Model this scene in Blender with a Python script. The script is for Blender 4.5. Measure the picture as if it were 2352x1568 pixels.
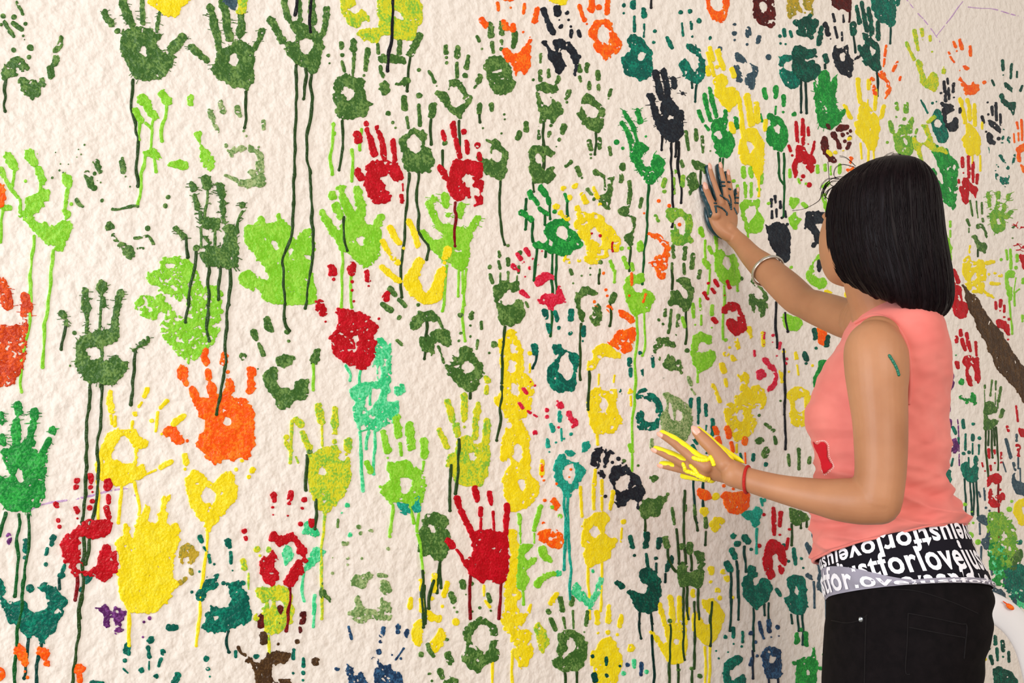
import bpy, bmesh, math, random
import numpy as np
from mathutils import Vector, Matrix, noise as mnoise
from mathutils.bvhtree import BVHTree

random.seed(7)
rng = np.random.default_rng(7)
for o in list(bpy.data.objects):
    bpy.data.objects.remove(o)
scene = bpy.context.scene
COL = scene.collection

# ------------------------------------------------------------------ camera
W, H, FPX = 2352, 1568, 2600.0
CX, CY = W / 2, H / 2
CAM_H = 1.15
TILT, ROLL = math.radians(6.2), math.radians(-1.3)
YAW = math.radians(35)          # the camera looks along the wall at 35 degrees; the wall itself runs along X
RC = Matrix.Rotation(-YAW, 3, 'Z') @ Matrix.Rotation(math.pi / 2 + TILT, 3, 'X') @ Matrix.Rotation(ROLL, 3, 'Z')
CAM = Vector((0, 0, CAM_H))
cam_data = bpy.data.cameras.new('camera')
cam_data.sensor_width = 36.0
cam_data.lens = FPX / W * 36.0
cam_data.clip_start = 0.02
camera = bpy.data.objects.new('camera', cam_data)
COL.objects.link(camera)
camera.matrix_world = Matrix.Translation(CAM) @ RC.to_4x4()
scene.camera = camera

# ------------------------------------------------------------------ light
scene.view_settings.view_transform = 'Standard'
scene.view_settings.look = 'None'
scene.view_settings.gamma = 1
scene.view_settings.use_curve_mapping = False
scene.view_settings.exposure = 0.16
world = bpy.data.worlds.new('world')
scene.world = world
world.use_nodes = True
bg = world.node_tree.nodes['Background']
bg.inputs[0].default_value = (1.0, 0.90, 0.79, 1)
bg.inputs[1].default_value = 0.50


def area_light(name, loc, target, sx, sy, power, col):
    d = bpy.data.lights.new(name, 'AREA')
    d.shape = 'RECTANGLE'
    d.size, d.size_y, d.energy, d.color = sx, sy, power, col
    o = bpy.data.objects.new(name, d)
    COL.objects.link(o)
    o.location = loc
    o.rotation_euler = (Vector(target) - Vector(loc)).to_track_quat('-Z', 'Y').to_euler()
    return o


# open side of the veranda: broad daylight from the near left, low
def cam_frame(x, y, z):
    """x to the right of the camera, y ahead of it, z up from the floor"""
    return Matrix.Rotation(-YAW, 3, 'Z') @ Vector((x, y, z))


area_light('daylight_opening', cam_frame(-2.9, -1.0, 1.3), cam_frame(0.3, 2.4, 1.1), 2.2, 1.8, 118, (0.84, 0.92, 1.0))
# added frontal fill from behind the camera, brightens the far right of the wall
area_light('fill_behind', cam_frame(1.7, -2.5, 2.5), cam_frame(1.2, 2.9, 1.3), 2.8, 2.0, 116, (1.0, 0.95, 0.89))


# ------------------------------------------------------------------ helpers
def lin(c):
    return tuple(((v / 255) / 12.92 if v / 255 <= 0.04045 else ((v / 255 + 0.055) / 1.055) ** 2.4) for v in c)


def at(x, y, z):
    """the point seen at pixel (x, y) at camera depth z (metres)"""
    return CAM + RC @ Vector(((x - CX) / FPX * z, (CY - y) / FPX * z, -z))


WALL_N = Vector((0, -1, 0))
WALL_D = Vector((1, 0, 0))
WALL_P = at(CX, CY, 2.2)


def wall_depth(x, y):
    d = RC @ Vector(((x - CX) / FPX, (CY - y) / FPX, -1))
    return (WALL_P - CAM).dot(WALL_N) / d.dot(WALL_N)


def on_wall(x, y, off=0.0):
    return at(x, y, wall_depth(x, y)) + WALL_N * off


def ray_wall(x, y, off):
    """the point on the sight line of pixel (x, y) that hovers off metres in front of the plaster"""
    zw_ = wall_depth(x, y)
    return at(x, y, zw_ * (1 - off / abs((WALL_P - CAM).dot(WALL_N))))


def link(name, mesh, mats=None, parent=None, smooth=True, loc=None):
    o = bpy.data.objects.new(name, mesh)
    COL.objects.link(o)
    if mats is not None:
        for m in (mats if isinstance(mats, (list, tuple)) else [mats]):
            mesh.materials.append(m)
    if smooth and len(mesh.polygons):
        mesh.polygons.foreach_set('use_smooth', np.ones(len(mesh.polygons), bool))
    if parent is not None:
        o.parent = parent
    if loc is not None:
        o.location = loc
    return o


def empty(name, loc, label=None, cat=None, group=None):
    o = bpy.data.objects.new(name, None)
    o.empty_display_size = 0.02
    COL.objects.link(o)
    o.location = loc
    tag(o, label, cat, group)
    return o


def tag(o, label=None, cat=None, group=None, kind=None):
    if label: o['label'] = label
    if cat: o['category'] = cat
    if group: o['group'] = group
    if kind: o['kind'] = kind
    return o


def mesh_from(name, v, f):
    me = bpy.data.meshes.new(name)
    me.from_pydata([tuple(p) for p in v], [], f)
    me.update()
    return me


# ------------------------------------------------------------------ materials
def new_mat(name):
    m = bpy.data.materials.new(name)
    m.use_nodes = True
    nt = m.node_tree
    return m, nt, nt.nodes['Principled BSDF']


def nd(nt, kind, **kw):
    n = nt.nodes.new(kind)
    for k, v in kw.items():
        if k in n.inputs:
            n.inputs[k].default_value = v
        else:
            setattr(n, k, v)
    return n


def geo_pos(nt):
    return nt.nodes.new('ShaderNodeNewGeometry').outputs['Position']


def mix_col(nt, fac, a, b):
    n = nt.nodes.new('ShaderNodeMix')
    n.data_type = 'RGBA'
    if isinstance(fac, float): n.inputs[0].default_value = fac
    else: nt.links.new(fac, n.inputs[0])
    for s, c in ((6, a), (7, b)):
        if isinstance(c, tuple): n.inputs[s].default_value = (*c, 1)
        else: nt.links.new(c, n.inputs[s])
    return n.outputs[2]


def ramp(nt, val, lo, hi):
    n = nt.nodes.new('ShaderNodeMapRange')
    n.inputs[1].default_value, n.inputs[2].default_value = lo, hi
    nt.links.new(val, n.inputs[0])
    return n.outputs[0]


def noise_tex(nt, scale, detail=3.0, rough=0.5, vec=None):
    n = nd(nt, 'ShaderNodeTexNoise', Scale=scale, Detail=detail, Roughness=rough)
    nt.links.new(vec if vec is not None else geo_pos(nt), n.inputs['Vector'])
    return n.outputs[0]


def math_n(nt, op, a, b):
    n = nt.nodes.new('ShaderNodeMath')
    n.operation = op
    for i, x in enumerate((a, b)):
        if isinstance(x, (int, float)): n.inputs[i].default_value = x
        else: nt.links.new(x, n.inputs[i])
    return n.outputs[0]


def plaster_height(nt):
    """lumpy rough-cast relief shared by the bare wall and the paint lying on it"""
    big = noise_tex(nt, 52, 2.0, 0.4)
    mid = noise_tex(nt, 150, 2.0, 0.5)
    a = math_n(nt, 'MULTIPLY', big, 1.0)
    b = math_n(nt, 'MULTIPLY', mid, 0.22)
    return math_n(nt, 'ADD', a, b)


def bump(nt, bsdf, height, strength, dist):
    n = nt.nodes.new('ShaderNodeBump')
    n.inputs['Strength'].default_value = strength
    n.inputs['Distance'].default_value = dist
    nt.links.new(height, n.inputs['Height'])
    nt.links.new(n.outputs[0], bsdf.inputs['Normal'])


def plain(name, col, rough=0.5, spec=0.5, var=0.0, scale=30, bump_s=0.0, bump_scale=300, bump_d=0.001, metal=0.0, sss=0.0):
    m, nt, b = new_mat(name)
    c = lin(col)
    if var:
        d = tuple(v * (1 - var) for v in c)
        nt.links.new(mix_col(nt, ramp(nt, noise_tex(nt, scale), 0.3, 0.7), d, c), b.inputs['Base Color'])
    else:
        b.inputs['Base Color'].default_value = (*c, 1)
    b.inputs['Roughness'].default_value = rough
    b.inputs['Specular IOR Level'].default_value = spec
    b.inputs['Metallic'].default_value = metal
    if sss:
        b.inputs['Subsurface Weight'].default_value = sss
        b.inputs['Subsurface Radius'].default_value = (0.012, 0.005, 0.003)
        b.inputs['Subsurface Scale'].default_value = 0.5
    if bump_s:
        bump(nt, b, noise_tex(nt, bump_scale, 4.0), bump_s, bump_d)
    return m


# bare plaster
MAT_WALL, nt, b = new_mat('cream_plaster')
warm = noise_tex(nt, 1.2, 3.0)
nt.links.new(mix_col(nt, ramp(nt, warm, 0.3, 0.75), lin((236, 226, 216)), lin((242, 234, 227))), b.inputs['Base Color'])
b.inputs['Roughness'].default_value = 0.6
b.inputs['Specular IOR Level'].default_value = 0.35
bump(nt, b, plaster_height(nt), 1.0, 0.0055)

# paints: name -> (main colour, second colour, share of the second, gloss roughness)
PAINT = {
    'G': ((58, 100, 40), (112, 148, 76), 0.34), 'A': ((96, 134, 70), (166, 186, 128), 0.55),
    'L': ((124, 200, 36), (152, 216, 66), 0.45), 'Z': ((92, 160, 52), (146, 190, 60), 0.5),
    'E': ((16, 126, 50), (48, 172, 70), 0.4), 'T': ((0, 88, 76), (6, 134, 108), 0.38),
    'J': ((6, 64, 54), (10, 104, 82), 0.35), 'R': ((178, 2, 18), (204, 12, 34), 0.4),
    'K': ((206, 18, 52), (226, 60, 88), 0.4), 'M': ((70, 14, 14), (104, 22, 18), 0.4),
    'O': ((246, 84, 6), (252, 126, 26), 0.4), 'Y': ((240, 216, 16), (244, 226, 52), 0.4),
    'N': ((22, 26, 36), (36, 46, 56), 0.4), 'S': ((48, 72, 86), (74, 100, 112), 0.4),
    'V': ((84, 28, 92), (134, 70, 146), 0.4), 'C': ((46, 196, 124), (116, 228, 170), 0.45),
    'B': ((66, 44, 24), (96, 68, 38), 0.35), 'W': ((214, 212, 40), (130, 190, 60), 0.42),
    'U': ((188, 52, 14), (228, 84, 20), 0.5), 'I': ((26, 52, 84), (52, 96, 136), 0.4),
    'Q': ((190, 160, 44), (132, 132, 54), 0.4), 'X': ((16, 142, 122), (40, 182, 156), 0.4),
    'P': ((206, 176, 214), (190, 150, 206), 0.5),
}
PAINT_MATS = {}


def paint_mat(code, deep=False):
    key = code + ('d' if deep else '')
    if key in PAINT_MATS:
        return PAINT_MATS[key]
    a, c, share = PAINT[code]
    if deep and code in 'GTJNERMAI':
        a = tuple(v * 0.72 for v in a)
        c = tuple(v * 0.8 for v in a)
    m, nt, b = new_mat('paint_' + key)
    n1 = noise_tex(nt, 38, 4.0, 0.6)
    n2 = noise_tex(nt, 260, 2.0, 0.5)
    s = math_n(nt, 'ADD', math_n(nt, 'MULTIPLY', n1, 0.5), math_n(nt, 'MULTIPLY', n2, 0.5))
    mid = 0.5 + (0.5 - share) * 0.20
    nt.links.new(mix_col(nt, ramp(nt, s, mid - 0.05, mid + 0.07), lin(a), lin(c)), b.inputs['Base Color'])
    b.inputs['Roughness'].default_value = 0.6 if code == 'P' else 0.27
    b.inputs['Specular IOR Level'].default_value = 0.22
    h = math_n(nt, 'ADD', plaster_height(nt), math_n(nt, 'MULTIPLY', n2, 0.35))
    bump(nt, b, h, 0.8, 0.0046)
    PAINT_MATS[key] = m
    return m


# ------------------------------------------------------------------ setting
def quad_grid(name, o, u, v, nu, nv):
    vs = [o + u * (i / nu) + v * (j / nv) for j in range(nv + 1) for i in range(nu + 1)]
    fs = [(j * (nu + 1) + i, j * (nu + 1) + i + 1, (j + 1) * (nu + 1) + i + 1, (j + 1) * (nu + 1) + i) for j in range(nv) for i in range(nu)]
    return mesh_from(name, vs, fs)


w0 = WALL_P - WALL_D * 2.2
w0.z = 0.0
wall = link('wall_back', quad_grid('wall_back', w0, WALL_D * 6.2, Vector((0, 0, 2.9)), 12, 6), MAT_WALL)
tag(wall, kind='structure')
sol = wall.modifiers.new('thickness', 'SOLIDIFY'); sol.thickness = 0.15; sol.offset = -1
MAT_FLOOR = plain('floor_cement', (168, 158, 146), 0.75, 0.3, 0.12, 6, 0.2, 80)
floor = link('floor', quad_grid('floor', Vector((-6, -6, 0)), Vector((12, 0, 0)), Vector((0, 12, 0)), 4, 4), MAT_FLOOR)
tag(floor, kind='structure')
PRINTS = r"""
@0 0 .255
p G 2 broken olive print in the top corner with a curled separate thumb stroke
B 25 590 110 510 190 470 215 550 260 610 265 645 200 635 150 600 130 650 160 680 90 690 60 720 25 710 15 640
B 165 720 220 690 250 720 330 740 310 780 370 750 375 700 430 750 420 780 375 790 370 850 310 890 250 860 195 800
U 26 555 345 540 400 500 460
U 32 500 520 490 570
U 30 450 620 460 680
F 16 40 200 75 260 120 325
F 13 150 20 180 75 205 130
F 18 120 215 165 245 195 265
s 130 150 25 30 145 22 10 225 14 230 215 16 275 430 30 260 515 20 210 325 9 220 357 9 125 450 28
D 50 720 30 800 45 880 30 940 45 1000
p G 0 large bristly olive print whose finger runs into the yellow patch at the top edge
B 1090 310 1130 270 1250 230 1370 260 1440 300 1450 345 1410 370 1420 440 1500 470 1590 500 1560 570 1520 640 1470 690 1440 710 1300 720 1250 735 1190 700 1150 620 1120 520 1085 440
H 1270 420 1310 410 1330 470 1330 510 1290 510 1250 480
F 35 1110 -60 1120 60 1150 140 1185 220
F 26 1275 -60 1280 80 1290 150 1290 210
F 18 1440 110 1425 180 1410 290
F 28 940 110 960 160 1000 225
s 1055 280 24
U 42 1650 340 1610 390 1550 450
D 1205 720 1185 900 1180 1000 1220 1090 1210 1190 1250 1240 1235 1400 1225 1476 1245 1576 1230 1676
p:patch Y2 0 yellow patch with dark flecks at the top edge over olive fingers
B 1310 -60 1320 0 1420 100 1500 140 1590 155 1620 70 1700 30 1730 -20 1730 -60
p L 0 lime drippy print with four round fingertips beside the long olive drip
F 42 1280 890 1320 940 1370 1010 1400 1040
F 32 1215 1000 1240 1060 1270 1090
F 40 1450 840 1490 890 1510 910
F 36 1715 880 1715 925
B 1280 1370 1350 1340 1400 1350 1440 1390 1440 1425 1390 1420 1300 1410
B 1500 1480 1590 1440 1690 1460 1690 1530 1660 1540 1560 1500
D 1260 1090 1240 1200 1250 1260
D 1385 1040 1370 1130 1380 1200 1360 1340
D 1500 910 1490 1060 1470 1100 1460 1200 1465 1270
D 1310 1110 1370 1160
D 1305 1410 1300 1500 1265 1600 1260 1750 1240 1840
D 1390 1420 1395 1545
@400 0 .255
B 190 1190 250 1190 235 1270 250 1310 310 1350 370 1440 365 1500 310 1545 250 1480 220 1400 240 1320 200 1240
p G 0 bristly olive print with slanted little finger under the grey and yellow smear
B 390 460 470 420 540 380 600 360 660 400 720 450 720 600 730 700 700 780 660 830 600 800 500 780 440 720 350 670 320 590 380 540
H 500 510 550 500 580 560 560 610 500 590 490 540
F 33 320 60 340 160 370 260 390 350 400 430
F 35 440 10 465 130 480 240 490 340
F 35 600 140 605 240 600 310
F 30 790 280 770 350 730 430
U 35 160 430 220 490 290 540
D 650 830 640 960 650 1060 635 1150
p:patch S2 2 grey smear at the top edge between two olive fingers
B 430 -40 570 -40 580 60 530 90 480 50 440 20
p:patch W2 1 small mustard smear at the top edge touching an olive finger
B 560 -40 680 -40 670 30 650 110 600 140 560 110
p G2 0 tall olive print with a round palm hole and two very long drips
B 1035 190 1110 200 1170 210 1215 230 1260 240 1290 290 1340 310 1350 400 1330 480 1320 580 1280 650 1240 660 1190 620 1100 590 1050 530 990 450 960 350 1050 380 1100 360 1070 300 1040 230
H 1140 360 1190 345 1240 370 1255 420 1215 480 1170 490 1130 450
F 26 980 -60 1000 60 1020 130 1040 190
F 22 1110 -60 1130 80 1130 190
F 28 1235 -60 1240 100 1255 200
F 30 1370 90 1370 170 1350 260 1340 300
U 35 865 180 910 240 940 300 980 370
D 1100 590 1100 750 1100 860 1085 1090 1090 1200 1080 1350 1075 1570
D 1185 620 1190 700 1165 890
D 1230 650 1225 770 1250 930 1230 1050 1200 1200 1190 1400 1225 1560
@380 300 .255
D 1155 390 1145 520 1160 650 1150 800 1130 950 1100 1050 1045 1170 1065 1250 1050 1380 1065 1560
D 1300 380 1300 470 1310 650 1320 850 1325 1000 1330 1070 1320 1230 1280 1380 1270 1560
@400 640 .255
D 985 220 980 330 1000 430 1030 470
D 1200 200 1185 265
@400 0 .255
p:run N3 0 pair of black runs dripping over the tall olive fingers at the top
D 1105 -60 1090 80 1080 135
D 1240 -60 1230 150 1220 290
@740 0 .255
p:patch W 1 mottled yellow and green half ring at the top edge
B 150 -40 300 -40 300 60 240 80 260 110 310 130 350 95 390 100 430 160 420 200 370 195 340 240 280 255 220 210 170 140
p W 1 mottled yellow and green print at the top with a white slit and black run
B 490 -40 860 -40 900 60 915 130 890 180 860 240 830 270 850 350 790 375 720 370 640 340 600 300 540 310 520 370 500 400 430 390 300 310 310 285 380 260 500 250 510 180 490 100
H 640 70 700 110 760 190 740 200 640 160
p:run N3 0 single black run crossing the mottled yellow and green print
D 650 -60 630 120 620 300 625 380 600 480 605 560 600 640
p G 0 olive print with star-shaped palm hole under the mottled half ring
B 110 720 160 680 240 660 300 700 340 690 390 740 370 800 380 860 400 910 470 935 420 960 410 1010 380 1060 280 1060 180 1095 130 1020 110 920 100 830
H 190 800 220 755 280 800 290 860 230 910 200 860 170 830
F 22 175 390 175 430
F 20 178 500
F 16 178 560 200 640
F 28 280 370 280 440
F 16 285 490 280 590 275 680
F 24 410 450 400 520 390 620
F 18 55 500
s 375 680 12 65 570 8
D 180 1090 185 1250 195 1330 175 1450 150 1530
p G 1 broken olive print hanging just below the mottled print and its black run
B 495 500 560 485 640 480 690 500 760 550 750 600 700 580 640 570 590 560 520 570 495 540
F 33 880 330 840 400 790 480
D 790 490 775 680 760 820
F 22 700 370 690 480
F 12 500 400 505 480
B 510 740 580 720 595 780 610 830 550 860 510 820 470 830 505 790
F 16 520 600 530 660 550 690
B 650 740 700 740 740 690 790 700 800 740 760 760 740 790 720 760 690 780 650 770
s 870 630 18
p G 0 olive fish-shaped print with a forked tail dripping between red fingers
B 1130 720 1180 705 1250 730 1290 790 1310 840 1355 870 1330 940 1290 990 1265 1040 1250 1090 1215 1060 1160 1010 1100 980 1060 920 1020 820 1090 820 1140 800 1140 770
H 1150 770 1220 790 1260 870 1290 930 1250 950 1190 960 1150 900 1140 850
F 24 1112 420 1112 470
s 1118 520 14 1120 565 18 1030 775 10
F 26 1220 430 1215 500
F 14 1212 570 1212 690
F 22 1315 510 1300 610
F 20 1290 680
F 17 960 640 985 680 1010 740
U 24 1420 690 1405 730
U 8 1385 770 1370 790
D 1240 1090 1235 1180 1240 1300 1230 1410
@1080 0 .255
p G 2 speckled olive print overlapped by the orange fish-shaped one
B 120 560 190 500 260 490 330 560 350 590 380 640 380 700 415 730 400 790 350 850 230 850 180 810 150 720 130 660
H 190 640 250 630 280 620 280 655 200 655
F 26 180 220 190 310
F 16 195 390 205 470
F 24 280 210 285 300
F 16 280 370 275 440
F 24 405 310 385 420
F 14 60 330 80 370
s 105 440 12
p O2 0 orange fish-shaped print on top of a speckled olive one
B 285 440 340 440 380 490 440 470 490 400 530 320 550 380 540 450 555 530 540 580 500 680 440 630 410 690 380 580 310 540
F 28 105 180 135 230
F 28 300 200 320 250
F 20 380 230 385 265
s 475 290 10
p O 1 orange finger marks at the top edge above the olive print
B 200 -40 400 -40 380 5 290 10
F 13 245 30 255 90
F 9 365 70
F 13 490 40 480 120
F 24 600 90 590 150 580 190
p:patch Y 3 yellow patch at the top edge above the black S-shaped print
B 620 -40 900 -40 870 20 830 45 760 30 700 20
p N 0 black S-shaped print with a tapering tail under the yellow patch
B 740 360 770 345 850 360 930 430 980 490 990 530 970 560 980 600 960 640 940 695 920 680 945 620 930 540 900 480 840 450 810 450 810 490 850 560 850 620 830 660 810 680 770 650 730 580 700 510 710 470 690 430 650 400 640 370 690 370 690 410 720 465 760 470 760 420
F 24 655 90 690 180 720 250 740 290
F 28 780 70 790 130
F 21 815 240
F 25 875 115
F 17 910 280 905 330
F 17 975 280 985 320
s 800 180 11 885 180 12 905 240 13
p O 2 orange ring-shaped print beside the black S-shaped one
B 1065 290 1110 200 1180 170 1265 165 1280 260 1330 330 1370 420 1340 490 1260 490 1260 520 1210 545 1150 470 1110 400 1130 370 1080 340
H 1150 250 1200 220 1250 270 1265 350 1250 430 1220 410 1210 390 1150 370 1140 310
F 20 985 60 1010 140 1030 180
F 26 1090 -40 1090 20 1085 90
F 22 1160 70
F 24 1235 -40 1240 30 1235 110
s 1050 215 8
p G 2 olive print like a letter R under the black S-shaped print
B 570 780 640 740 700 740 780 760 800 800 780 830 730 840 720 870 760 900 800 930 840 970 840 1010 800 1040 780 1080 740 1110 720 1070 690 1050 660 1100 620 1110 620 1040 600 940 590 860
H 630 810 700 850 740 900 720 950 680 960 640 930 620 860
F 17 635 490 630 560
F 20 630 640 630 720
F 14 705 630 705 690
F 18 795 700 780 740
U 24 890 830 865 880
s 870 920 14 565 720 13
D 650 1100 640 1200 655 1310
p G 1 olive print with a split hollow palm below the letter R one
F 20 620 1150 615 1240
F 14 725 1130
F 18 710 1195 705 1230
F 22 840 1140 830 1190
F 16 800 1260
F 22 500 1110 505 1170
U 26 445 1200 430 1240
s 280 1200 12 775 1320 9
D 650 1300 660 1440 655 1530
@1100 340 .2168
B 530 0 600 -30 700 -20 800 30 790 80 760 110 700 70 690 240 740 200 790 190 790 260 820 295 770 370 710 370 650 360 580 380 540 310 525 200
H 590 80 640 45 670 120 680 210 640 170 590 110
D 690 40 685 270
D 575 370 575 460
@1080 0 .255
p G 2 olive print with a crescent palm above two thin olive fingers
B 1000 880 1060 830 1110 870 1150 930 1210 970 1215 1060 1200 1140 1140 1210 1080 1170 1020 1140 1000 1080 950 1030 990 1000 1000 960 990 920
H 1000 940 1060 930 1130 970 1160 1000 1120 1050 1060 1060 1010 1000
F 22 1050 580 1050 640
F 14 1070 740 1070 800
F 18 1145 650 1150 710
F 14 1150 770 1155 810
F 20 975 590 985 640
F 16 985 690 995 730
U 16 1265 810 1250 860
F 9 1245 890
D 1130 1200 1130 1280 1125 1390
p G 2 scattered olive print just above the spotted yellow one
F 20 1070 1270 1085 1340
F 20 1160 1250 1165 1330
F 14 1255 1330 1265 1390
s 1080 1390 11
@1100 340 .2168
B 1210 220 1270 240 1340 290 1330 340 1300 320 1250 290 1210 280
B 1350 310 1400 320 1440 290 1430 380 1430 460 1400 560 1395 640 1355 675 1310 640 1280 570 1290 500 1370 460 1360 380
H 1370 340 1395 340 1390 365 1370 360
F 12 1330 340 1335 440
F 24 1035 210 1070 280
F 22 920 190 970 150
F 20 1150 440 1190 490
F 20 1215 540
s 1090 315 12 1185 68 14 1185 105 12
p G 1 olive hook-shaped print hugging the yellow palm with one straight drip
F 26 1525 180 1520 215
F 24 1510 290 1505 350
F 22 1595 360 1600 480 1580 620
B 1460 650 1530 620 1590 640 1590 690 1550 720 1480 690
B 1570 700 1640 710 1665 760 1640 880 1640 960 1625 1020 1600 1050 1560 1010 1530 970 1560 920 1620 880 1640 820 1610 760
F 18 1720 540 1705 620
D 1605 1050 1595 1200 1590 1300
@1380 0 .255
p T 2 teal print with a white slot in the palm beside the orange ring
B 240 330 300 310 360 340 380 370 430 420 465 470 460 570 460 640 430 720 380 735 300 700 230 660 180 590 175 520 220 490 280 450 250 400
H 330 470 370 455 410 490 370 545 330 540
F 18 205 45
s 205 120 10
F 22 290 20 295 70
F 14 300 150 300 280
F 22 385 90 385 140
F 10 390 220 385 330
F 17 483 280
F 17 475 380
p T 2 teal print with a hollow curved palm and short drips beside a yellow one
B 770 400 810 390 870 420 900 480 940 560 945 640 930 720 870 780 830 750 760 700 710 630 680 570 730 530 760 500 790 560 830 640 860 640 880 580 870 500 820 480 790 450
F 20 720 110
F 20 800 100
F 21 885 185
F 9 730 210 740 320
F 11 810 200 815 260
F 11 820 330
F 18 985 340
U 16 595 340 620 390 640 430
D 865 770 850 860 845 915
D 820 740 825 790
p N 0 glossy black print with long thin black drips above the raised hand
B 540 860 590 880 640 900 700 970 740 1010 750 1080 740 1170 730 1230 700 1280 640 1290 590 1260 530 1220 500 1150 480 1100 475 1030 540 1030 540 950
H 600 1050 640 1040 660 1070 620 1080
F 30 495 660 520 760 545 880
F 28 565 645 590 760 600 890
F 24 650 710 665 780
F 14 735 840
F 30 450 870 475 960 500 1060
D 550 1230 550 1350
D 640 1290 640 1400 640 1560
D 685 1280 675 1410
D 700 1280 700 1400 695 1450 705 1560
@1400 340 .2168
D 655 0 660 280 670 480 675 740 655 835
D 735 0 735 200 745 350 765 460 760 580
@1380 0 .255
p S 4 worn slate-blue print beside the upper yellow one
B 1200 460 1270 490 1310 540 1370 570 1420 620 1420 660 1400 720 1390 790 1360 820 1310 780 1300 700 1330 660 1380 640 1340 580 1280 570 1210 540
B 1185 600 1250 580 1270 640 1270 740 1230 740 1200 670
F 20 1205 220
F 22 1205 300
F 22 1330 260 1330 320
F 20 1420 330 1410 380
F 18 1070 440
F 20 1510 515
s 1205 360 12 1315 400 12
p Y2 0 yellow print with a small notch in the palm beside the slate-blue one
B 1025 690 1090 660 1140 680 1150 750 1090 790 1140 800 1160 780 1220 790 1240 850 1260 920 1210 960 1160 1010 1110 980 1070 920 1030 830 1000 740
F 17 960 480 980 560 1020 680
F 18 980 430 1010 540
F 22 1050 460 1080 560 1100 620
F 24 1180 620 1195 690
F 20 955 610 970 670
s 1045 605 16
p E 0 green print with an oval palm hole directly above the raised hand
B 1000 1100 1050 1065 1130 1065 1140 1140 1110 1180 1170 1200 1210 1260 1200 1340 1160 1410 1080 1430 1040 1380 1000 1280 980 1200
H 1040 1180 1080 1165 1110 1200 1100 1250 1060 1280 1025 1220
F 20 935 860 950 960 985 1080
F 20 980 800 1010 940 1040 1050
F 20 880 1000 915 1090
F 14 940 1130 970 1170
F 22 1120 1000 1120 1060
U 24 1220 1070 1215 1150
D 1070 1430 1070 1500
D 1100 1430 1095 1600
p Y3 0 yellow print with a triangular palm hole and a long pointed run
B 1260 1180 1340 1150 1390 1160 1440 1220 1470 1260 1470 1350 1460 1480 1440 1580 1410 1640 1390 1570 1350 1500 1280 1470 1240 1410 1230 1310 1260 1250
H 1310 1270 1350 1280 1390 1310 1340 1390 1320 1340
F 20 1240 900 1260 1010 1275 1180
F 26 1315 870 1335 1000 1350 1120
F 24 1400 940 1410 1080
F 18 1480 1090 1475 1170
U 24 1170 1120 1190 1180
@1660 240 .2168
D 385 700 385 900 380 970
@1380 0 .255
p E 0 green print with an oval palm hole beside the triangular-holed yellow one
B 1510 1020 1570 1040 1630 1080 1680 1150 1690 1200 1670 1300 1640 1390 1590 1370 1530 1330 1480 1260 1475 1190 1540 1110 1500 1060
H 1550 1140 1600 1130 1620 1190 1600 1230 1560 1190
F 20 1470 810 1485 880
F 22 1575 790 1575 870
F 20 1645 870 1645 950
F 10 1575 960 1570 1030
F 11 1640 1010
U 20 1740 1030
F 12 1440 1030 1450 1090
D 1600 1380 1600 1560
D 1650 1390 1645 1560
@1660 240 .2168
D 590 510 590 700 600 790 640 840
D 650 520 645 700 650 850 645 1000 640 1190
@1380 0 .255
p E 0 green print with a hooked palm and bent fingers under the glossy black one
F 20 210 1010 250 1080 300 1170
F 12 300 1170 330 1290
F 22 190 1110 230 1170 270 1270
F 10 265 1280 270 1400 290 1450
F 24 330 1000 355 1090
s 140 1280 24 195 1335 16 405 1230 8
@1400 340 .2168
B 250 -40 330 -60 410 -20 415 30 360 50 335 110 360 170 430 210 450 150 450 70 490 55 570 100 580 180 560 280 520 310 470 360 440 390 400 390 350 320 280 220 240 120
D 410 390 410 600 395 720 395 850 370 1050 360 1200 345 1440
@1380 0 .255
p G 2 small olive print half covered by the raised painted hand
F 14 765 1190 780 1300 790 1350
F 14 855 1170 860 1260
F 14 915 1230 920 1370
F 11 985 1360
@1400 340 .2168
B 850 110 890 120 960 140 1010 180 1020 240 1040 320 1010 280 960 230 910 220 860 170
B 820 310 870 250 910 280 940 340 940 430 880 460 860 500 840 490 850 420 815 380
D 965 240 960 400
F 16 755 140 775 190
@1380 0 .255
p O 3 orange horseshoe print cut off by the top edge
B 930 -40 990 -40 990 50 1020 90 1070 110 1100 60 1080 -10 1150 -40 1160 60 1140 140 1080 210 1020 190 960 120
p M 3 maroon blot-like print at the top edge beside the orange horseshoe
B 1370 -40 1550 -40 1570 80 1570 220 1540 255 1470 230 1400 210 1360 120
H 1420 40 1470 20 1500 50 1480 110 1440 100
p:run N 0 short black run at the top edge above two teal prints
D 460 -60 460 70
@1780 0 .1722
p Q 4 mustard print smeared with green at the top edge above the teal ones
B 140 60 180 -40 310 -40 330 80 400 150 440 200 360 190 270 130 260 230 220 260 180 260
B 330 -40 540 -40 490 60 520 130 490 220 440 160 380 90
p:patch J2 3 dark teal smear mixed into the mustard print
B 250 270 350 260 400 210 480 190 490 250 560 250 580 330 550 400 490 450 500 530 430 500 350 500 280 430 330 380 260 340
p T 1 bright teal print partly covered by a darker teal one
B 55 730 120 740 160 720 230 760 220 820 120 830 130 920 180 970 260 940 340 1060 330 1150 270 1195 200 1180 110 1110 60 1000 50 880
F 20 65 480
F 24 120 400 130 470
F 20 200 420 220 490
F 16 75 580
F 16 140 590
p J2 0 dark teal solid print with a tiny notch and two straight drips
B 240 620 330 610 430 650 540 640 560 700 550 770 480 780 430 800 390 760 390 800 440 820 510 790 570 870 610 910 560 1020 500 1090 410 1105 330 1060 260 1000 220 900
U 34 615 380 605 470 580 580
F 36 670 740 690 820
D 345 1060 345 1300 350 1500
D 405 1100 415 1350 420 1510
D 665 860 670 910
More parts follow.
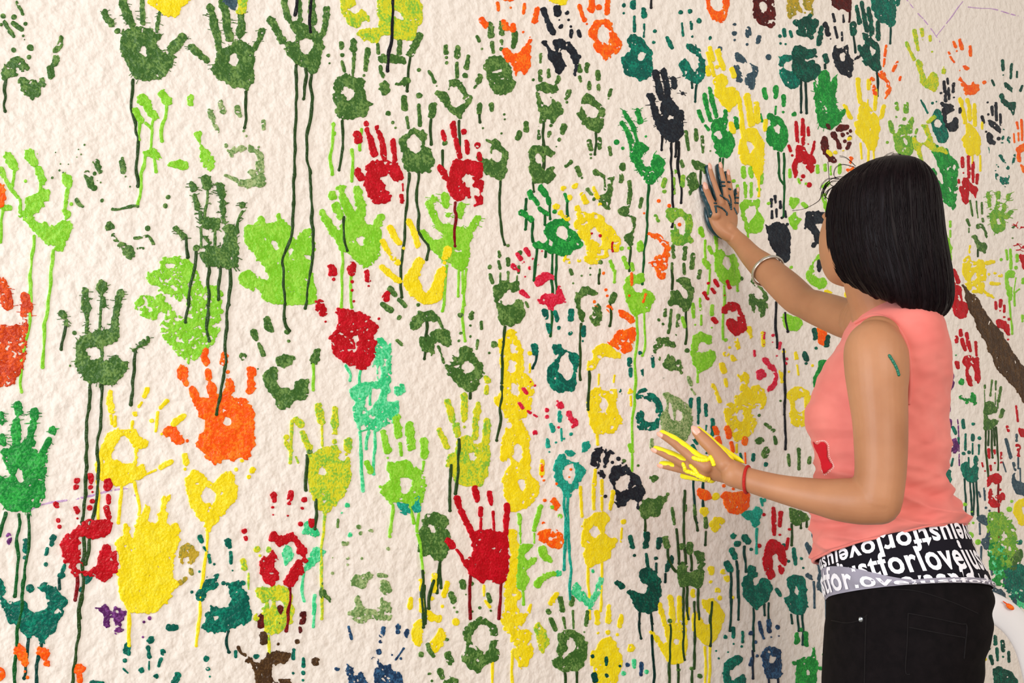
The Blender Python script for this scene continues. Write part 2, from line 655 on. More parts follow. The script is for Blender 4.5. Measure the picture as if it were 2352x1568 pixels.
p M 1 maroon print at the top edge above the charcoal one
B 730 -40 1020 -40 1010 60 1000 160 960 150 900 120 850 130 780 90
D 990 150 990 290
p N 1 charcoal print with an hourglass gap between two dark teal prints
B 765 620 860 560 880 600 830 620 860 650 920 600 1000 560 980 640 980 700 1000 780 1050 800 1130 730 1140 770 1070 800 1045 860 1040 920 1010 1040 950 1020 870 980 820 930 790 820 770 700
H 870 740 910 680 950 720 930 790 890 840
F 32 665 310 690 400 705 450
F 16 770 190 800 280
F 13 795 360 830 500
F 16 910 200 915 290
F 11 890 430 895 540
s 740 520 12
p J 0 dark teal pointed print with an almond slit in its palm
B 1150 430 1220 440 1280 500 1350 550 1400 600 1405 700 1400 850 1410 930 1360 970 1290 920 1200 850 1140 740 1090 640 1110 590 1160 620 1190 560 1160 500
H 1260 600 1300 620 1340 690 1290 760 1260 680
F 28 1080 90 1110 200 1130 300
F 30 1155 50 1180 180 1200 290 1225 400
F 30 1240 110 1270 250 1295 450
F 30 1370 300 1375 420 1375 520
U 34 1040 330 1045 440
D 1050 480 1065 600 1070 700
D 1350 970 1370 1100 1370 1280
p T 1 big feathery teal print hanging from the top edge
B 1260 -40 1570 -40 1610 80 1620 200 1590 330 1550 370 1500 330 1400 310 1350 220 1290 110
F 24 1650 -20 1630 60
D 1540 370 1540 580
p E 1 green print with wide bristly fingers like a lizard
B 640 920 690 910 720 1000 740 1140 780 1020 830 1030 820 1150 800 1300 820 1430 870 1490 940 1430 960 1480 900 1560 850 1640 760 1730 700 1720 600 1690 560 1600 540 1450 510 1230 490 1100 540 1080 570 1180 580 1000
H 650 1440 680 1420 700 1470 670 1490
p Y 0 yellow print with four thin runs just above the dark hair
F 28 1105 1060 1110 1180 1130 1320 1140 1370
F 24 1245 1080 1250 1180
F 10 1240 1330 1230 1400
F 24 1345 1200 1340 1330 1330 1460
U 26 1450 1420 1430 1540
F 26 920 1400 960 1480 1010 1570
@1660 240 .2168
B 1450 -30 1520 -20 1580 60 1620 90 1660 200 1660 320 1640 420 1610 500 1580 480 1530 460 1500 400 1420 330 1380 200 1430 160
F 20 1300 20 1340 110
U 24 1700 30 1680 130
D 1465 410 1470 570
D 1540 470 1540 610
D 1590 490 1600 590
@1780 0 .1722
p O2 5 dry orange print with broken finger strokes beside the dark teal pointed one
B 1360 970 1420 950 1470 990 1470 1050 1520 1090 1520 1150 1560 1180 1540 1250 1480 1320 1450 1330 1480 1230 1500 1170 1480 1080 1420 1050 1380 1010
B 1260 1040 1350 1040 1310 1110 1350 1180 1350 1280 1300 1230 1270 1130
F 16 1480 610 1460 750 1450 880
F 18 1630 830 1580 930 1555 980
U 20 1670 1030 1660 1070
@2032 0 .1722
p W 1 yellow-green boot-shaped print under the lilac chalk lines
B 410 830 460 790 500 830 510 930 540 1040 560 1060 600 970 640 940 690 990 730 1080 710 1170 660 1220 590 1190 520 1160 470 1080 440 960
F 24 290 570 330 680 390 790
F 26 395 420 420 540 445 660
F 24 495 400 505 470
F 20 605 490 605 540
s 630 690 14 505 530 9
U 34 785 920 780 970
p O 1 orange print with a hollow U palm above the yellow fish-shaped one
B 990 1010 1040 1040 1070 1110 1150 1140 1180 1070 1200 1120 1270 1130 1250 1200 1190 1270 1110 1260 1080 1275 1030 1160
B 1040 890 1070 870 1140 900 1140 940 1080 930
F 18 915 560 940 620
F 10 960 680
F 20 1000 530 1030 650
F 18 1140 620 1145 740
F 14 855 700 890 790 925 830
F 11 1000 940
U 28 1330 1100
p J 1 dark green print with a heart-like palm high up by the frame edge
B 1525 1250 1580 1245 1610 1320 1660 1370 1740 1340 1755 1400 1740 1500 1720 1550 1660 1470 1570 1400
B 1600 1100 1660 1130 1720 1240 1700 1250 1640 1190 1600 1160
F 18 1570 810 1580 930
F 20 1690 860 1680 1040
F 18 1765 960 1760 1030
U 20 1830 1150 1810 1210
F 13 1430 1070 1460 1140
F 10 1580 1000
@2032 230 .1722
p T 1 teal ring print partly under a charcoal one and streaked yellow
B 640 190 690 120 760 150 780 250 820 330 830 410 860 480 840 540 770 590 710 570 670 480 640 380 610 290
H 650 290 700 255 750 270 770 340 720 390 660 360
F 14 480 0 530 90 570 170
s 635 40 18 688 20 12
p N2 1 charcoal print shaped like a figure eight beside the yellow fish
B 750 10 810 40 900 50 945 110 900 160 830 180 820 290 870 310 930 210 980 250 990 330 960 430 920 440 850 410 800 340 760 180 740 60
F 20 1000 110 1000 160
@2032 0 .1722
F 24 790 1090 800 1200 810 1340
F 20 835 1050 840 1120
F 18 850 1170 855 1320
F 22 915 1120 910 1220
F 12 920 1300
F 18 750 1240
@2032 230 .1722
p Y 0 yellow fish-shaped print with two thin runs ending over a red one
B 1070 300 1130 310 1190 360 1220 390 1270 470 1285 540 1270 640 1270 700 1240 740 1200 700 1150 745 1090 680 1040 600 1030 500 1080 420
F 26 1000 -20 1030 90 1060 230 1075 300
F 22 1100 -10 1130 100 1125 200 1135 260
F 24 1195 60 1200 200 1200 330
F 16 1300 300 1300 380
D 1160 745 1165 840
D 1260 740 1275 940
p N 2 charcoal print in narrow broken strips under the heart-like green one
B 1380 260 1440 290 1500 320 1550 380 1550 470 1500 430 1440 380 1390 330
B 1350 470 1400 420 1450 470 1440 530 1470 560 1470 610 1410 600 1380 560
F 14 1370 30
F 16 1380 190
F 16 1430 90 1435 200
F 18 1480 40 1490 260
F 14 1540 190 1545 330
F 18 1295 220 1320 300
s 1520 510 24 1350 420 14
p T 6 dry speckled teal print below the charcoal strips
B 1445 880 1500 860 1530 960 1580 1040 1640 990 1670 1010 1650 1150 1610 1180 1540 1120 1480 1060
F 22 1540 740 1600 830
F 17 1580 400 1570 560
F 17 1655 500 1655 560
F 10 1380 620 1410 740
F 13 1730 730 1710 850
F 20 1640 900
p O 0 orange print cut by the frame edge beside the speckled teal one
B 1745 640 1800 590 1900 570 1900 650 1820 700 1800 760 1830 860 1900 900 1900 1000 1820 920 1760 760
F 17 1760 300 1775 380
F 13 1780 440 1785 540
F 15 1820 260 1830 380 1830 530
F 13 1720 450 1730 560
p Z 3 brushed lime print with streaky fingers right above the dark hair
B 100 440 170 430 190 330 240 330 300 340 350 200 400 250 370 380 360 480 380 540 380 690 330 780 270 760 170 700 130 620
H 240 510 290 520 300 600 260 580
F 28 65 300 100 420
F 26 150 40 170 120
F 20 160 220
F 30 280 60 280 150
F 22 265 250
U 18 430 390 400 500
s 35 565 22
p E 2 long brushed green print streaked down beside the dark hair
B 620 660 700 580 760 660 830 640 880 740 950 810 990 900 970 1020 970 1120 950 1270 945 1450 900 1450 820 1390 740 1240 700 1100 620 920 660 900 750 1120 800 1100 740 960 670 760
H 900 860 950 860 950 960 910 950
H 830 1150 880 1150 900 1220 860 1230
p:patch W2 2 yellow smear streaked with dark green beside the teal ring print
B 480 330 560 320 590 400 640 530 680 640 740 600 800 650 860 740 740 700 640 680 560 620 520 580 470 650 490 720 520 850 590 970 560 960 460 760 390 650 350 520 400 490 460 570 530 570 570 470 510 390
F 26 580 290 660 225
p R 0 red print with a forked palm under the yellow fish runs
B 1040 1030 1120 1040 1180 1130 1240 1150 1240 1230 1215 1320 1190 1300 1150 1220 1115 1220 1120 1340 1080 1410 1030 1340 1005 1250 1005 1150 1040 1130
F 22 1030 770 1040 880
F 11 1050 970
F 22 1115 760 1120 900 1120 1030
F 20 1175 830 1175 950 1175 1090
F 19 1235 1000 1225 1110
F 15 985 1060 990 1100
p R 0 red finger marks peeking out at the crown of the dark hair
F 16 430 850
F 18 510 920 520 970
F 15 605 1100
@2112 440 .13008
p Z 3 lime print with spread bushy fingers beside the forked red one
B 1240 360 1300 310 1400 290 1450 330 1500 340 1500 450 1470 480 1520 560 1500 680 1440 720 1370 780 1300 700 1230 550 1230 450
H 1350 490 1410 480 1440 560 1400 600 1360 560
F 33 1200 30 1220 160 1250 300
F 36 1390 20 1380 150 1370 270
F 38 1565 70 1560 140
F 30 1500 220 1480 320
U 34 1645 320 1590 390 1540 440
p G 0 olive print with a broken ring palm under the forked red one
B 985 570 1060 545 1110 590 1170 680 1200 750 1190 870 1160 800 1120 690 1080 640 1050 680 990 650
B 910 770 990 775 1030 880 1100 930 1160 900 1185 960 1185 1080 1150 1110 1080 1060 1020 1020 970 900
F 26 840 500 880 600
F 10 870 640 870 720
F 17 890 160 920 330 935 430
F 13 1000 170 1010 320 1030 460
F 22 1095 200 1100 390
F 20 1110 480 1120 520
F 15 1205 440
D 1030 1020 1035 1140
p:patch G 4 faint olive dabs beside the bushy lime print
B 1630 600 1690 590 1670 660 1620 640
F 14 1640 820
p L 0 lime print half hidden behind the edge of the dark hair
B 380 730 440 720 500 800 560 900 555 1020 565 1200 540 1320 520 1340 480 1280 440 1050 400 900
H 430 920 480 960 480 1020 440 1040
F 21 400 340 420 500 430 690
F 19 540 530 540 620
F 15 540 690 540 800
@2112 600 .13008
p Y 4 yellow animal-shaped smear with stubby legs beside the brown stroke
B 760 0 850 -110 880 -100 900 10 990 10 1050 -40 1150 -30 1170 150 1190 230 1160 370 1150 500 1230 560 1350 620 1320 680 1200 620 1100 570 900 560 840 510 800 350 750 200
H 920 280 990 180 1000 320 960 350
F 30 1180 30 1320 10
F 21 1220 230
F 28 1320 220 1430 250
F 26 1270 390 1400 400
F 16 890 -270 880 -150
p L 0 lime print with a long narrow palm and two thin runs near the brown stroke
B 1500 220 1590 140 1680 190 1690 290 1640 290 1560 320 1580 460 1630 470 1630 560 1660 610 1620 690 1580 700 1540 600 1520 400
F 16 1760 490 1700 540
F 10 1700 290 1660 560
D 1580 700 1600 900 1620 1100 1635 1280
D 1670 560 1680 780
@2112 440 .13008
F 17 1530 1040 1550 1200
F 21 1600 1020 1610 1150 1610 1350
F 21 1720 1120 1720 1230
F 24 1700 1340
U 26 1440 1200
p R 0 red print cut off by the frame edge beside the bushy lime one
F 14 1700 600
F 12 1800 630
B 1760 1100 1830 1100 1900 1080 1900 1380 1830 1370 1790 1250
F 24 1730 930
F 16 1755 1030
F 30 1830 980
@2112 600 .13008
p:patch L 0 two lime dabs against the frame edge
B 1775 310 1900 250 1900 380 1800 400
B 1790 910 1840 980 1815 1090 1785 1000
p R 0 red print with a small white window in the palm next to the brown stroke
B 490 520 540 450 620 410 700 400 740 440 750 530 740 660 790 710 840 740 870 830 850 930 800 1000 780 1025 710 1025 640 990 590 890 550 720
H 655 600 690 580 720 600 735 690 690 700
F 34 510 150 560 290 600 400
F 34 600 160 640 250 680 370
F 22 500 300 525 420
@0 0 1
p:stroke B2 1 broad brown stroke slanting down like a tree trunk
B 2206 652 2213 655 2223 668 2240 677 2250 691 2259 711 2268 722 2280 738 2284 747 2301 763 2309 780 2318 791 2323 806 2336 820 2352 841 2410 890 2410 1010 2352 926 2342 910 2331 892 2315 876 2299 854 2285 841 2277 815 2269 796 2260 780 2252 772 2242 750 2235 727 2224 712 2218 690 2215 666
@2112 600 .13008
p R2 1 small red print pressed against the upper side of the brown stroke
B 1350 1040 1400 1015 1500 1040 1530 1100 1590 1110 1590 1250 1600 1310 1540 1300 1490 1220 1400 1180 1350 1120
F 22 1340 720 1350 840
F 26 1430 690 1420 800
F 16 1420 870
F 22 1495 790 1490 890
F 22 1490 980
F 22 1580 1020
F 15 1560 1380
p R 1 red print with a palm like a letter A below the brown stroke
F 30 720 1220 730 1300
F 24 750 1380 770 1480 800 1560
F 26 830 1270 850 1400 880 1540
F 24 990 1430 1000 1560
F 28 640 1340 650 1420
@2152 780 .1084
B 550 400 600 350 730 340 760 390 800 390 860 380 880 430 890 580 900 700 915 870 880 940 830 870 800 870 800 650 760 530 720 510 680 560 670 680 700 750 740 790 740 940 700 980 640 930 605 830 590 640 600 570 560 520
F 28 590 150 600 220
F 28 690 170 705 240
F 26 820 60 835 330
U 40 410 490 440 590
p:patch V 1 purple patch beside the back of the pink top
B 140 450 180 440 260 490 300 620 250 640 160 590
B 180 750 260 730 250 670 320 660 340 800 350 1000 290 1060 190 1070
F 10 50 10 100 160
F 11 200 120 230 220
s 140 305 12
@2112 600 .13008
p E 2 green print half hidden behind the shoulder of the pink top
B 120 870 250 870 330 850 400 820 470 870 420 960 410 1100 400 1200 350 1350 300 1250 250 1060 180 960
@2152 780 .1084
p E 4 thin broken green print below the red letter A one
B 460 1200 530 1180 590 1220 680 1240 740 1090 800 1160 830 1330 780 1420 700 1330 640 1400 580 1330 560 1270 480 1250
B 455 880 520 820 590 840 590 920 520 960 470 940
F 16 400 330
p G 0 olive print with comb-like fingers and five parallel drips
B 1000 1350 1110 1310 1200 1330 1280 1440 1290 1500 1290 1590 1000 1590
F 26 1010 970 1010 1020
F 8 1005 1060 1010 1320
F 24 1165 860 1150 990 1130 1180
F 22 1245 880 1240 1060
F 8 1235 1120 1235 1380
F 32 1350 1010 1340 1120 1300 1290
F 11 1285 1330 1285 1450
@2152 920 .2041
B 530 30 590 10 650 30 680 100 650 150 620 130 590 120 555 120 570 190 600 210 640 185 700 230 680 280 610 330 540 340 515 290 525 150
U 24 735 110 720 170
D 545 340 550 500 555 700 570 850
D 580 340 580 500
D 615 330 620 640
D 640 310 650 500
D 665 300 675 450 680 650 685 780
p V 4 speckled plum blots trickling down behind the pink top
B 70 210 150 200 165 270 140 330 90 280
B 140 480 200 400 240 470 220 600 150 580 100 620
F 9 135 20 150 130
F 6 230 210 240 300 245 480 250 730
p T 0 teal print with knobbly fingers and four drips behind the waist
B 260 730 320 680 355 690 370 760 410 750 420 600 460 620 460 760 460 870 440 910 400 910 370 915 330 880 290 860
F 17 290 220 300 300
F 11 320 380 318 550
F 17 295 590
F 19 405 260
F 15 400 390 400 440
F 7 400 480 400 600
F 17 480 420
F 9 470 500 470 600
F 15 360 580
F 8 355 640 355 720
F 19 180 300 210 370
F 14 240 420 245 480
D 305 880 310 1000 320 1100 325 1500
D 365 920 370 1000 385 1130 400 1300
D 400 915 415 1080 410 1280
D 435 910 450 1100 460 1290
p T 0 teal wavy strip touching the folds of the pink top
B 50 740 80 710 110 760 160 800 160 880 150 1000 110 1070 80 1040 100 900 90 820
F 11 180 650 160 730
p R 3 dry red print below the comb-like olive one
B 560 860 610 840 640 820 690 820 730 870 720 910 670 940 620 910 600 960 560 980
B 570 990 620 990 640 1060 690 1060 740 1030 770 1100 720 1130 720 1190 640 1210 590 1190
F 15 580 550 585 640
F 15 600 730 605 780
F 15 645 530 650 590
F 11 650 700
F 13 722 590 722 650
F 15 725 700
F 13 505 700 515 740
s 540 790 12 710 1000 16
D 690 940 690 1200 690 1560
p R 4 broken red flecks cut by the frame edge under the brown stroke
F 12 890 60 910 230
B 910 310 980 320 1020 420 930 400
F 15 790 290 805 340
B 870 500 930 480 950 560 930 640 890 620
p S 0 slate print with a long thin finger above the yellow ring
B 850 820 890 790 880 900 930 920 1020 930 1020 1090 900 1050 860 1000 830 890
F 15 775 430 800 530 830 640
F 13 860 700 880 780
F 13 895 380 895 450
D 915 640 915 760
D 935 760 935 920
F 7 740 690 775 800
p Y 0 yellow ring print cut by the frame edge below the slate one
B 870 1180 940 1090 1030 1090 1030 1420 930 1400 880 1300 860 1240
H 950 1200 1030 1190 1030 1290 955 1280
@2152 1100 .2677
p S 0 slate hook-shaped print beside the patterned waistband
B 340 320 400 305 450 340 470 390 455 440 455 560 435 610 390 590 380 520 420 500 440 450 420 390 380 380 340 350
D 360 380 365 470
D 375 580 375 770
s 235 370 20
p Z 6 scrubby green print below the dry red one
B 470 350 560 280 600 330 580 450 520 500 490 540 470 450
p C 5 mint speckled print beside the slate hook
B 450 620 520 560 590 580 590 700 560 850 500 840 460 700
p G 3 dark olive pointed print low by the frame edge
B 600 640 660 630 730 600 730 700 640 820 590 760
F 16 610 560
F 18 660 600
p T 4 teal scrubbed patch low by the frame edge above the white chair
B 590 800 660 820 740 760 780 890 600 890
F 22 710 540
p:speck L 3 lime flecks scattered beside the patterned waistband
s 240 215 18 155 250 12 205 260 10 300 280 14 285 480 28 270 590 20 345 690 26 195 390 20 350 540 24 640 190 12 620 260 22 310 375 10 270 380 9
p S 2 slate finger strokes beneath the mint speckled print
F 10 465 740 470 820
F 12 512 690 515 800
F 12 575 730 580 890
F 14 408 830
F 8 350 80 370 150
F 8 405 80 410 180
s 420 245 10 450 270 9
@2152 1328 .2677
p S 3 ragged slate blot just above the white chair arm
B 470 40 500 80 560 90 590 140 580 190 520 170 480 130
B 660 150 690 130 705 180 680 230 640 230
p:patch C 4 mint smear above the white chair arm
B 640 110 700 90 780 200 780 270 690 250
p J 1 dark green print seen through the opening of the white chair
F 14 430 570 440 600
F 14 460 670 475 730
F 16 497 500 500 560
F 11 515 600 520 700
F 16 560 540 570 620
F 14 565 670
F 14 612 630 615 710
B 480 790 520 750 580 770 640 800 660 830 700 896 700 990 480 990
p Y 2 yellow dabs between the trousers and the white chair opening
F 14 410 690
D 400 720 400 830
F 11 345 740
B 340 820 380 820 370 920 345 920
@0 0 1
p Z 6 scrubbed lime patch under the dry red print
B 2262 1180 2300 1170 2330 1200 2340 1260 2320 1310 2290 1300 2270 1250
p E 5 scrubbed green streaks beside the slate hook-shaped print
B 2268 1240 2300 1245 2322 1300 2312 1345 2285 1350 2270 1300
p T 5 scrubbed teal patch against the frame edge above the chair
B 2300 1300 2370 1290 2370 1390 2310 1372
@0 300 .255
p G 3 faint broken olive print among scattered dots beside the lime drips
F 33 780 390 800 440 815 480
F 26 870 285 880 320 900 365
F 26 1095 290 1110 320 1105 365
B 1050 1020 1110 1010 1200 1040 1210 1080 1215 1140 1180 1160 1130 1130 1090 1080
B 945 870 970 820 1030 815 1035 850 1010 890 965 910
B 990 940 1040 915 1030 960 1070 1000 1040 1000
F 13 1010 705 1060 710 1130 695 1200 675 1240 685
F 12 1210 970 1280 960 1340 945 1360 980 1380 1020
F 11 1240 1060 1290 1060
F 15 690 630 710 660 745 685
s 1100 250 14 850 385 16 850 515 26 1330 880 26 1515 600 22 1490 675 24 760 128 8 705 170 7 730 213 7 655 248 6 690 238 6 543 300 10 615 303 9 535 357 8 567 378 7 470 425 9 500 197 7 905 465 8 875 450 8 1130 413 8 1170 505 9 920 630 16
p L 0 lime print by the frame edge with two long pale drips
B 200 720 230 620 270 580 340 560 390 530 450 540 460 580 445 630 400 620 390 660 400 690 350 690 310 780 340 820 420 850 490 860 550 820 610 805 650 850 640 920 610 990 575 1070 510 1080 440 1040 380 980 330 950 280 890 210 820 165 750
F 44 260 215 290 265 310 290
F 36 345 350 370 400 378 440
F 12 365 460 365 540
F 38 70 230 100 290 130 325
F 14 130 340 125 420 110 500
F 24 10 350 35 410
F 18 50 440 100 520
F 16 100 530 150 590 190 640 180 730
F 44 600 420 605 480
F 17 605 530 595 620 585 710
B 550 720 590 700 640 740 640 780 600 805 570 770
s 230 455 14 640 660 14
D 315 950 305 1070 295 1200 275 1340 270 1450 270 1700 240 1880 200 2040 200 2190 185 2280 195 2350
D 485 1080 465 1250 450 1400 430 1570 430 1600 400 1750 385 1900 375 2130
p L 0 lime stub at the frame edge below the orange spot
B -40 660 50 660 105 680 90 715 30 715 -40 700
D 25 715 15 830 15 930 0 1000
p:patch O2 1 orange spot on the frame edge beside the lime fingers
B -40 480 50 480 40 530 60 600 40 660 20 700 -40 700
@0 600 .255
p L 5 scraped lime print full of bare streaks above the big orange one
B 1310 80 1430 60 1430 -30 1580 -45 1730 0 1800 130 1828 247 1888 197 1988 217 2003 457 1948 737 1868 777 1728 947 1628 857 1570 800 1500 700 1420 610 1490 480 1450 440 1400 540 1290 510 1215 420 1230 350 1300 300 1400 340 1410 250 1330 170 1320 120
H 1490 30 1570 30 1560 60 1500 50
H 1450 320 1550 300 1600 360 1680 330 1700 460 1620 520 1560 440
p U 3 bristly rust print cut off by the frame edge
F 52 10 190 50 270 80 390
F 52 240 320 240 400 240 480
B -40 560 100 590 185 570 240 540 265 590 240 680 240 800 220 930 190 1000 150 1060 130 1110 60 1130 -40 1120
p G2 0 dark green print with a wide white mouth and two drips reaching the floor edge
B 665 740 700 690 790 650 900 620 960 630 1010 600 1070 600 1070 690 1050 720 960 760 930 770 930 890 960 880 980 850 1050 850 1090 880 1110 900 1165 910 1140 970 1090 1050 1010 1100 920 1115 850 1110 800 1110 740 1040 705 970 670 920 690 840
H 790 800 810 775 900 760 910 880 810 880 850 850 790 840
F 34 765 275 765 340 780 420
F 18 775 430 785 540 780 640
F 38 918 215 915 250
F 11 915 280 905 450 895 620
F 20 925 340 935 400
F 33 1080 285 1070 340 1050 440 1035 560 1040 620
F 28 558 470 575 500
F 22 595 540 595 570
D 590 580 580 680 555 790
U 26 1325 705 1270 750
U 16 1250 770 1205 800
s 670 645 18 630 942 12
D 1215 810 1205 1000 1190 1130 1180 1290
@0 860 .2168
D 955 110 945 300 925 480 912 640 915 830 910 1000 900 1200 875 1560
D 1080 110 1065 320 1075 400 1055 620 1020 800 1030 920 1045 1050 1025 1300 1010 1420 975 1560
@0 1080 .2168
D 875 500 890 700 880 960 875 1170 865 1310 845 1450 845 1560
D 985 490 960 600 945 760 925 850 910 990
@0 1310 .1645
D 1140 330 1150 440 1100 540 1095 750 1090 930 1050 1100 1035 1280 1005 1440 1005 1650
@360 780 .2168
p O1 0 big orange print with a white spot in the palm and a detached thumb
B 340 540 430 560 500 640 570 620 660 570 780 590 880 620 960 620 975 680 1020 740 1040 850 1030 930 1050 1050 1055 1130 1000 1160 1000 1250 940 1280 870 1240 800 1310 720 1260 640 1310 560 1300 500 1220 460 1160 420 1120 450 1040 490 960 490 880 440 760 390 680
H 720 830 760 825 800 850 800 905 740 905 710 885
F 55 265 305 275 370
F 28 295 430 312 470
F 40 380 530 430 630
F 44 510 125 500 190 525 255
F 40 540 330 545 400
F 44 575 480 600 580
F 40 715 170 715 240
F 46 770 430 785 510 745 570
F 42 1000 320 990 400 1000 490 985 540
U 60 130 980 200 990 220 1040
s 322 1067 14 750 340 16
@380 300 .255
p G3 0 dark olive print with spiky fingers and long drips over the scraped lime one
B 310 800 400 790 490 800 500 850 470 900 340 880 320 850
B 500 870 540 840 640 870 650 960 660 1080 660 1180 640 1240 580 1260 520 1230 440 1220 380 1220 340 1170 305 1110 360 1080 320 1040 380 1030 450 1050 480 1040 520 1000 530 920
F 40 240 490 250 520
F 24 260 580 280 650 290 700
F 20 310 740 315 830
F 11 320 880 320 1050
F 42 355 435 365 490
F 11 378 550 375 640 355 720 345 790
F 38 490 490 500 570
F 26 510 650 520 740
F 13 510 780 530 830
F 28 690 670
F 13 690 730 650 800 640 890
U 26 90 880 130 920 170 960
F 11 445 900 445 1050
F 12 350 960 400 1010
s 275 1060 28
D 185 970 180 1060 195 1140
D 270 1090 260 1230 220 1390 200 1560
D 385 1220 385 1330 380 1450 380 1570
D 485 1220 480 1350 470 1520
D 580 1250 580 1400 570 1570
@400 640 .255
D 130 180 120 260 95 390
D 305 100 310 150 300 300 280 440 310 560
D 495 150 490 200 470 370 455 640 460 740 440 900 410 1050 385 1160 380 1220
@380 300 .255
p L 1 large lime print with thick blurred fingers crossed by two dark drips
B 700 950 730 850 780 850 820 820 860 750 890 790 930 850 990 840 1000 760 1030 735 1080 830 1130 860 1140 940 1170 990 1200 910 1250 880 1310 890 1310 970 1350 990 1350 1080 1320 1200 1330 1330 1368 1433 1378 1533 1338 1573 1178 1573 1008 1563 888 1533 858 1463 818 1393 768 1453 678 1393 655 1330 700 1240 780 1270 840 1320 930 1360 900 1250 860 1160 800 1190 830 1130 760 1080 720 1020
H 960 1000 1020 990 1010 1080 970 1050
H 1110 1090 1140 1050 1130 1140 1100 1150
H 1240 1120 1310 1130 1310 1190 1270 1150
H 870 945 910 960 900 990
p A 3 faint olive print with a square palm beside the tall print's drips
B 530 130 560 120 560 180 620 160 700 130 730 170 640 190 590 240 570 190
B 740 120 800 160 860 190 890 280 900 400 920 480 870 525 780 510 670 510 650 450 730 440 770 430 750 350 820 350 800 280 830 260 800 200 760 190
F 16 530 400 600 430 640 450
@400 0 .255
F 26 325 1010 340 1060
F 18 350 1090 390 1180
F 26 415 930 440 1000
F 22 565 970 595 1040
F 20 800 1095 805 1155
F 10 625 1180
s 650 1225 10 760 1325 12
@740 0 .255
p:run L 0 thin lime runs beside the red fingers of the shaggy red pair
D 100 1110 95 1250 85 1400 85 1570
F 17 100 1125
F 20 105 1205
F 15 355 1160
D 350 1170 345 1350
D 275 1350 275 1500 265 1630
@720 300 .255
p G 0 olive print with a big white palm hole between the two solid red prints
B 770 40 850 20 870 -30 960 -10 1030 20 1010 90 990 130 1050 160 1090 260 1060 350 1020 375 850 385 800 290 775 150
H 840 90 880 35 950 70 975 140 935 215 870 190 850 130
D 855 385 845 560 830 750 820 950 800 1090 790 1230 790 1500
D 940 375 930 600 945 800 945 900 990 980 1030 1040 1020 1160
@740 0 .255
F 22 735 880 745 980
F 15 760 1060 775 1150
F 26 870 860
F 15 870 950 880 1130
F 28 1000 950 985 1040
D 975 1080 970 1300
F 22 595 1020
s 635 1105 10 660 1150 8
@720 300 .255
p G 0 olive print with an eye-shaped palm tucked behind the dripping red one
B 1510 70 1590 90 1640 70 1700 130 1750 180 1755 260 1730 350 1725 420 1680 460 1600 420 1540 390 1510 290 1450 230 1530 240 1590 260 1600 200 1590 110
H 1600 170 1660 170 1700 230 1660 305 1610 260
F 24 1185 110
D 1160 180 1160 330
D 1680 460 1680 620 1680 790 1700 960 1720 1025
@1080 0 .255
F 22 85 950 85 1010
D 85 1020 90 1100
F 20 190 940 195 990
F 13 305 1030
s 310 1075 9 290 1165 9 112 1155 10
@720 300 .255
p R2 1 solid red print with a worn wrist corner beside the thin lime runs
B 475 310 500 275 600 255 690 280 760 300 800 380 800 440 740 450 700 430 670 380 640 410 590 420 620 480 640 530 690 570 710 600 690 650 620 660 560 665 500 610 470 540 455 460 470 390
F 24 790 590 800 640
F 10 800 480 805 540
U 34 390 375 430 425
@740 0 .255
F 34 310 1205 330 1260
F 24 390 1115
F 24 400 1170 430 1250 450 1330 470 1385
F 22 490 1150
F 21 505 1190 540 1280 555 1430
F 23 635 1270 650 1400 650 1470
@720 300 .255
p R2 1 solid red print with one dark red drip over a lime print
B 1230 310 1260 260 1330 250 1420 270 1510 290 1520 380 1530 420 1470 460 1440 440 1420 400 1360 400 1350 440 1370 490 1420 580 1400 610 1370 590 1350 640 1270 650 1220 560 1200 480 1220 400
B 1440 460 1520 430 1520 520 1500 560 1540 610 1530 670 1490 690 1440 680 1480 640 1450 560
H 1450 520 1500 540 1490 610 1440 590
U 28 1130 330 1160 370 1190 420
D 1275 650 1265 720 1285 760 1265 900 1270 1040
@740 0 .255
F 25 1175 1120 1185 1220
F 22 1200 1260 1220 1340 1240 1420
F 25 1275 1190
F 22 1300 1280 1310 1380
F 26 1400 1310
F 20 1410 1390 1415 1430
F 23 1085 1200 1100 1250
@720 300 .255
p L 0 lime print with a heart-shaped palm spot below the thin lime runs
B 80 790 120 760 200 880 240 900 220 850 280 800 310 750 430 740 490 840 560 850 620 900 600 1050 590 1150 520 1200 440 1230 350 1150 300 1090 240 1085 200 980 120 900
H 370 1000 390 960 455 945 440 1040
F 42 250 525
F 38 260 590 300 680 340 760
F 42 390 530 420 640 430 740
F 44 170 590
F 36 200 680 230 770
F 34 80 745 110 800
U 34 610 780 560 860
D 255 1085 260 1200 255 1400 250 1590
D 340 1300 335 1400 345 1590
p L 0 lime print with short spread fingers under the dripping red one
B 945 880 1020 920 1070 990 1130 990 1160 950 1130 900 1080 810 1160 840 1240 840 1340 870 1380 910 1440 870 1420 1000 1400 1150 1380 1240 1300 1250 1200 1200 1130 1130 1060 1070 1000 1000
F 34 1080 620
F 30 1040 650 1080 750 1120 850
F 36 1180 570 1190 660
F 24 1210 760
F 36 1340 670 1310 760
U 32 1480 790 1440 850 1400 910
D 1300 1250 1295 1400 1300 1490
D 1335 1250 1340 1460
D 1370 1250 1350 1450 1355 1570
D 1195 1220 1180 1400 1165 1570
@700 640 .255
D 1250 180 1235 290
D 1430 200 1415 320 1440 560
@720 300 .255
p:run G2 0 hairline dark green run on the heart-spotted lime print
D 275 780 275 900 275 1000 300 1080
p Y2 0 yellow print lying on its side with a hollow curved palm and five dabs
B 790 1360 850 1260 900 1190 960 1130 1010 1190 960 1270 940 1340 970 1420 1020 1450 1070 1370 1100 1290 1150 1220 1200 1230 1170 1350 1170 1500 1100 1540 1050 1568 980 1560 860 1460
F 26 690 870 720 940 770 1010
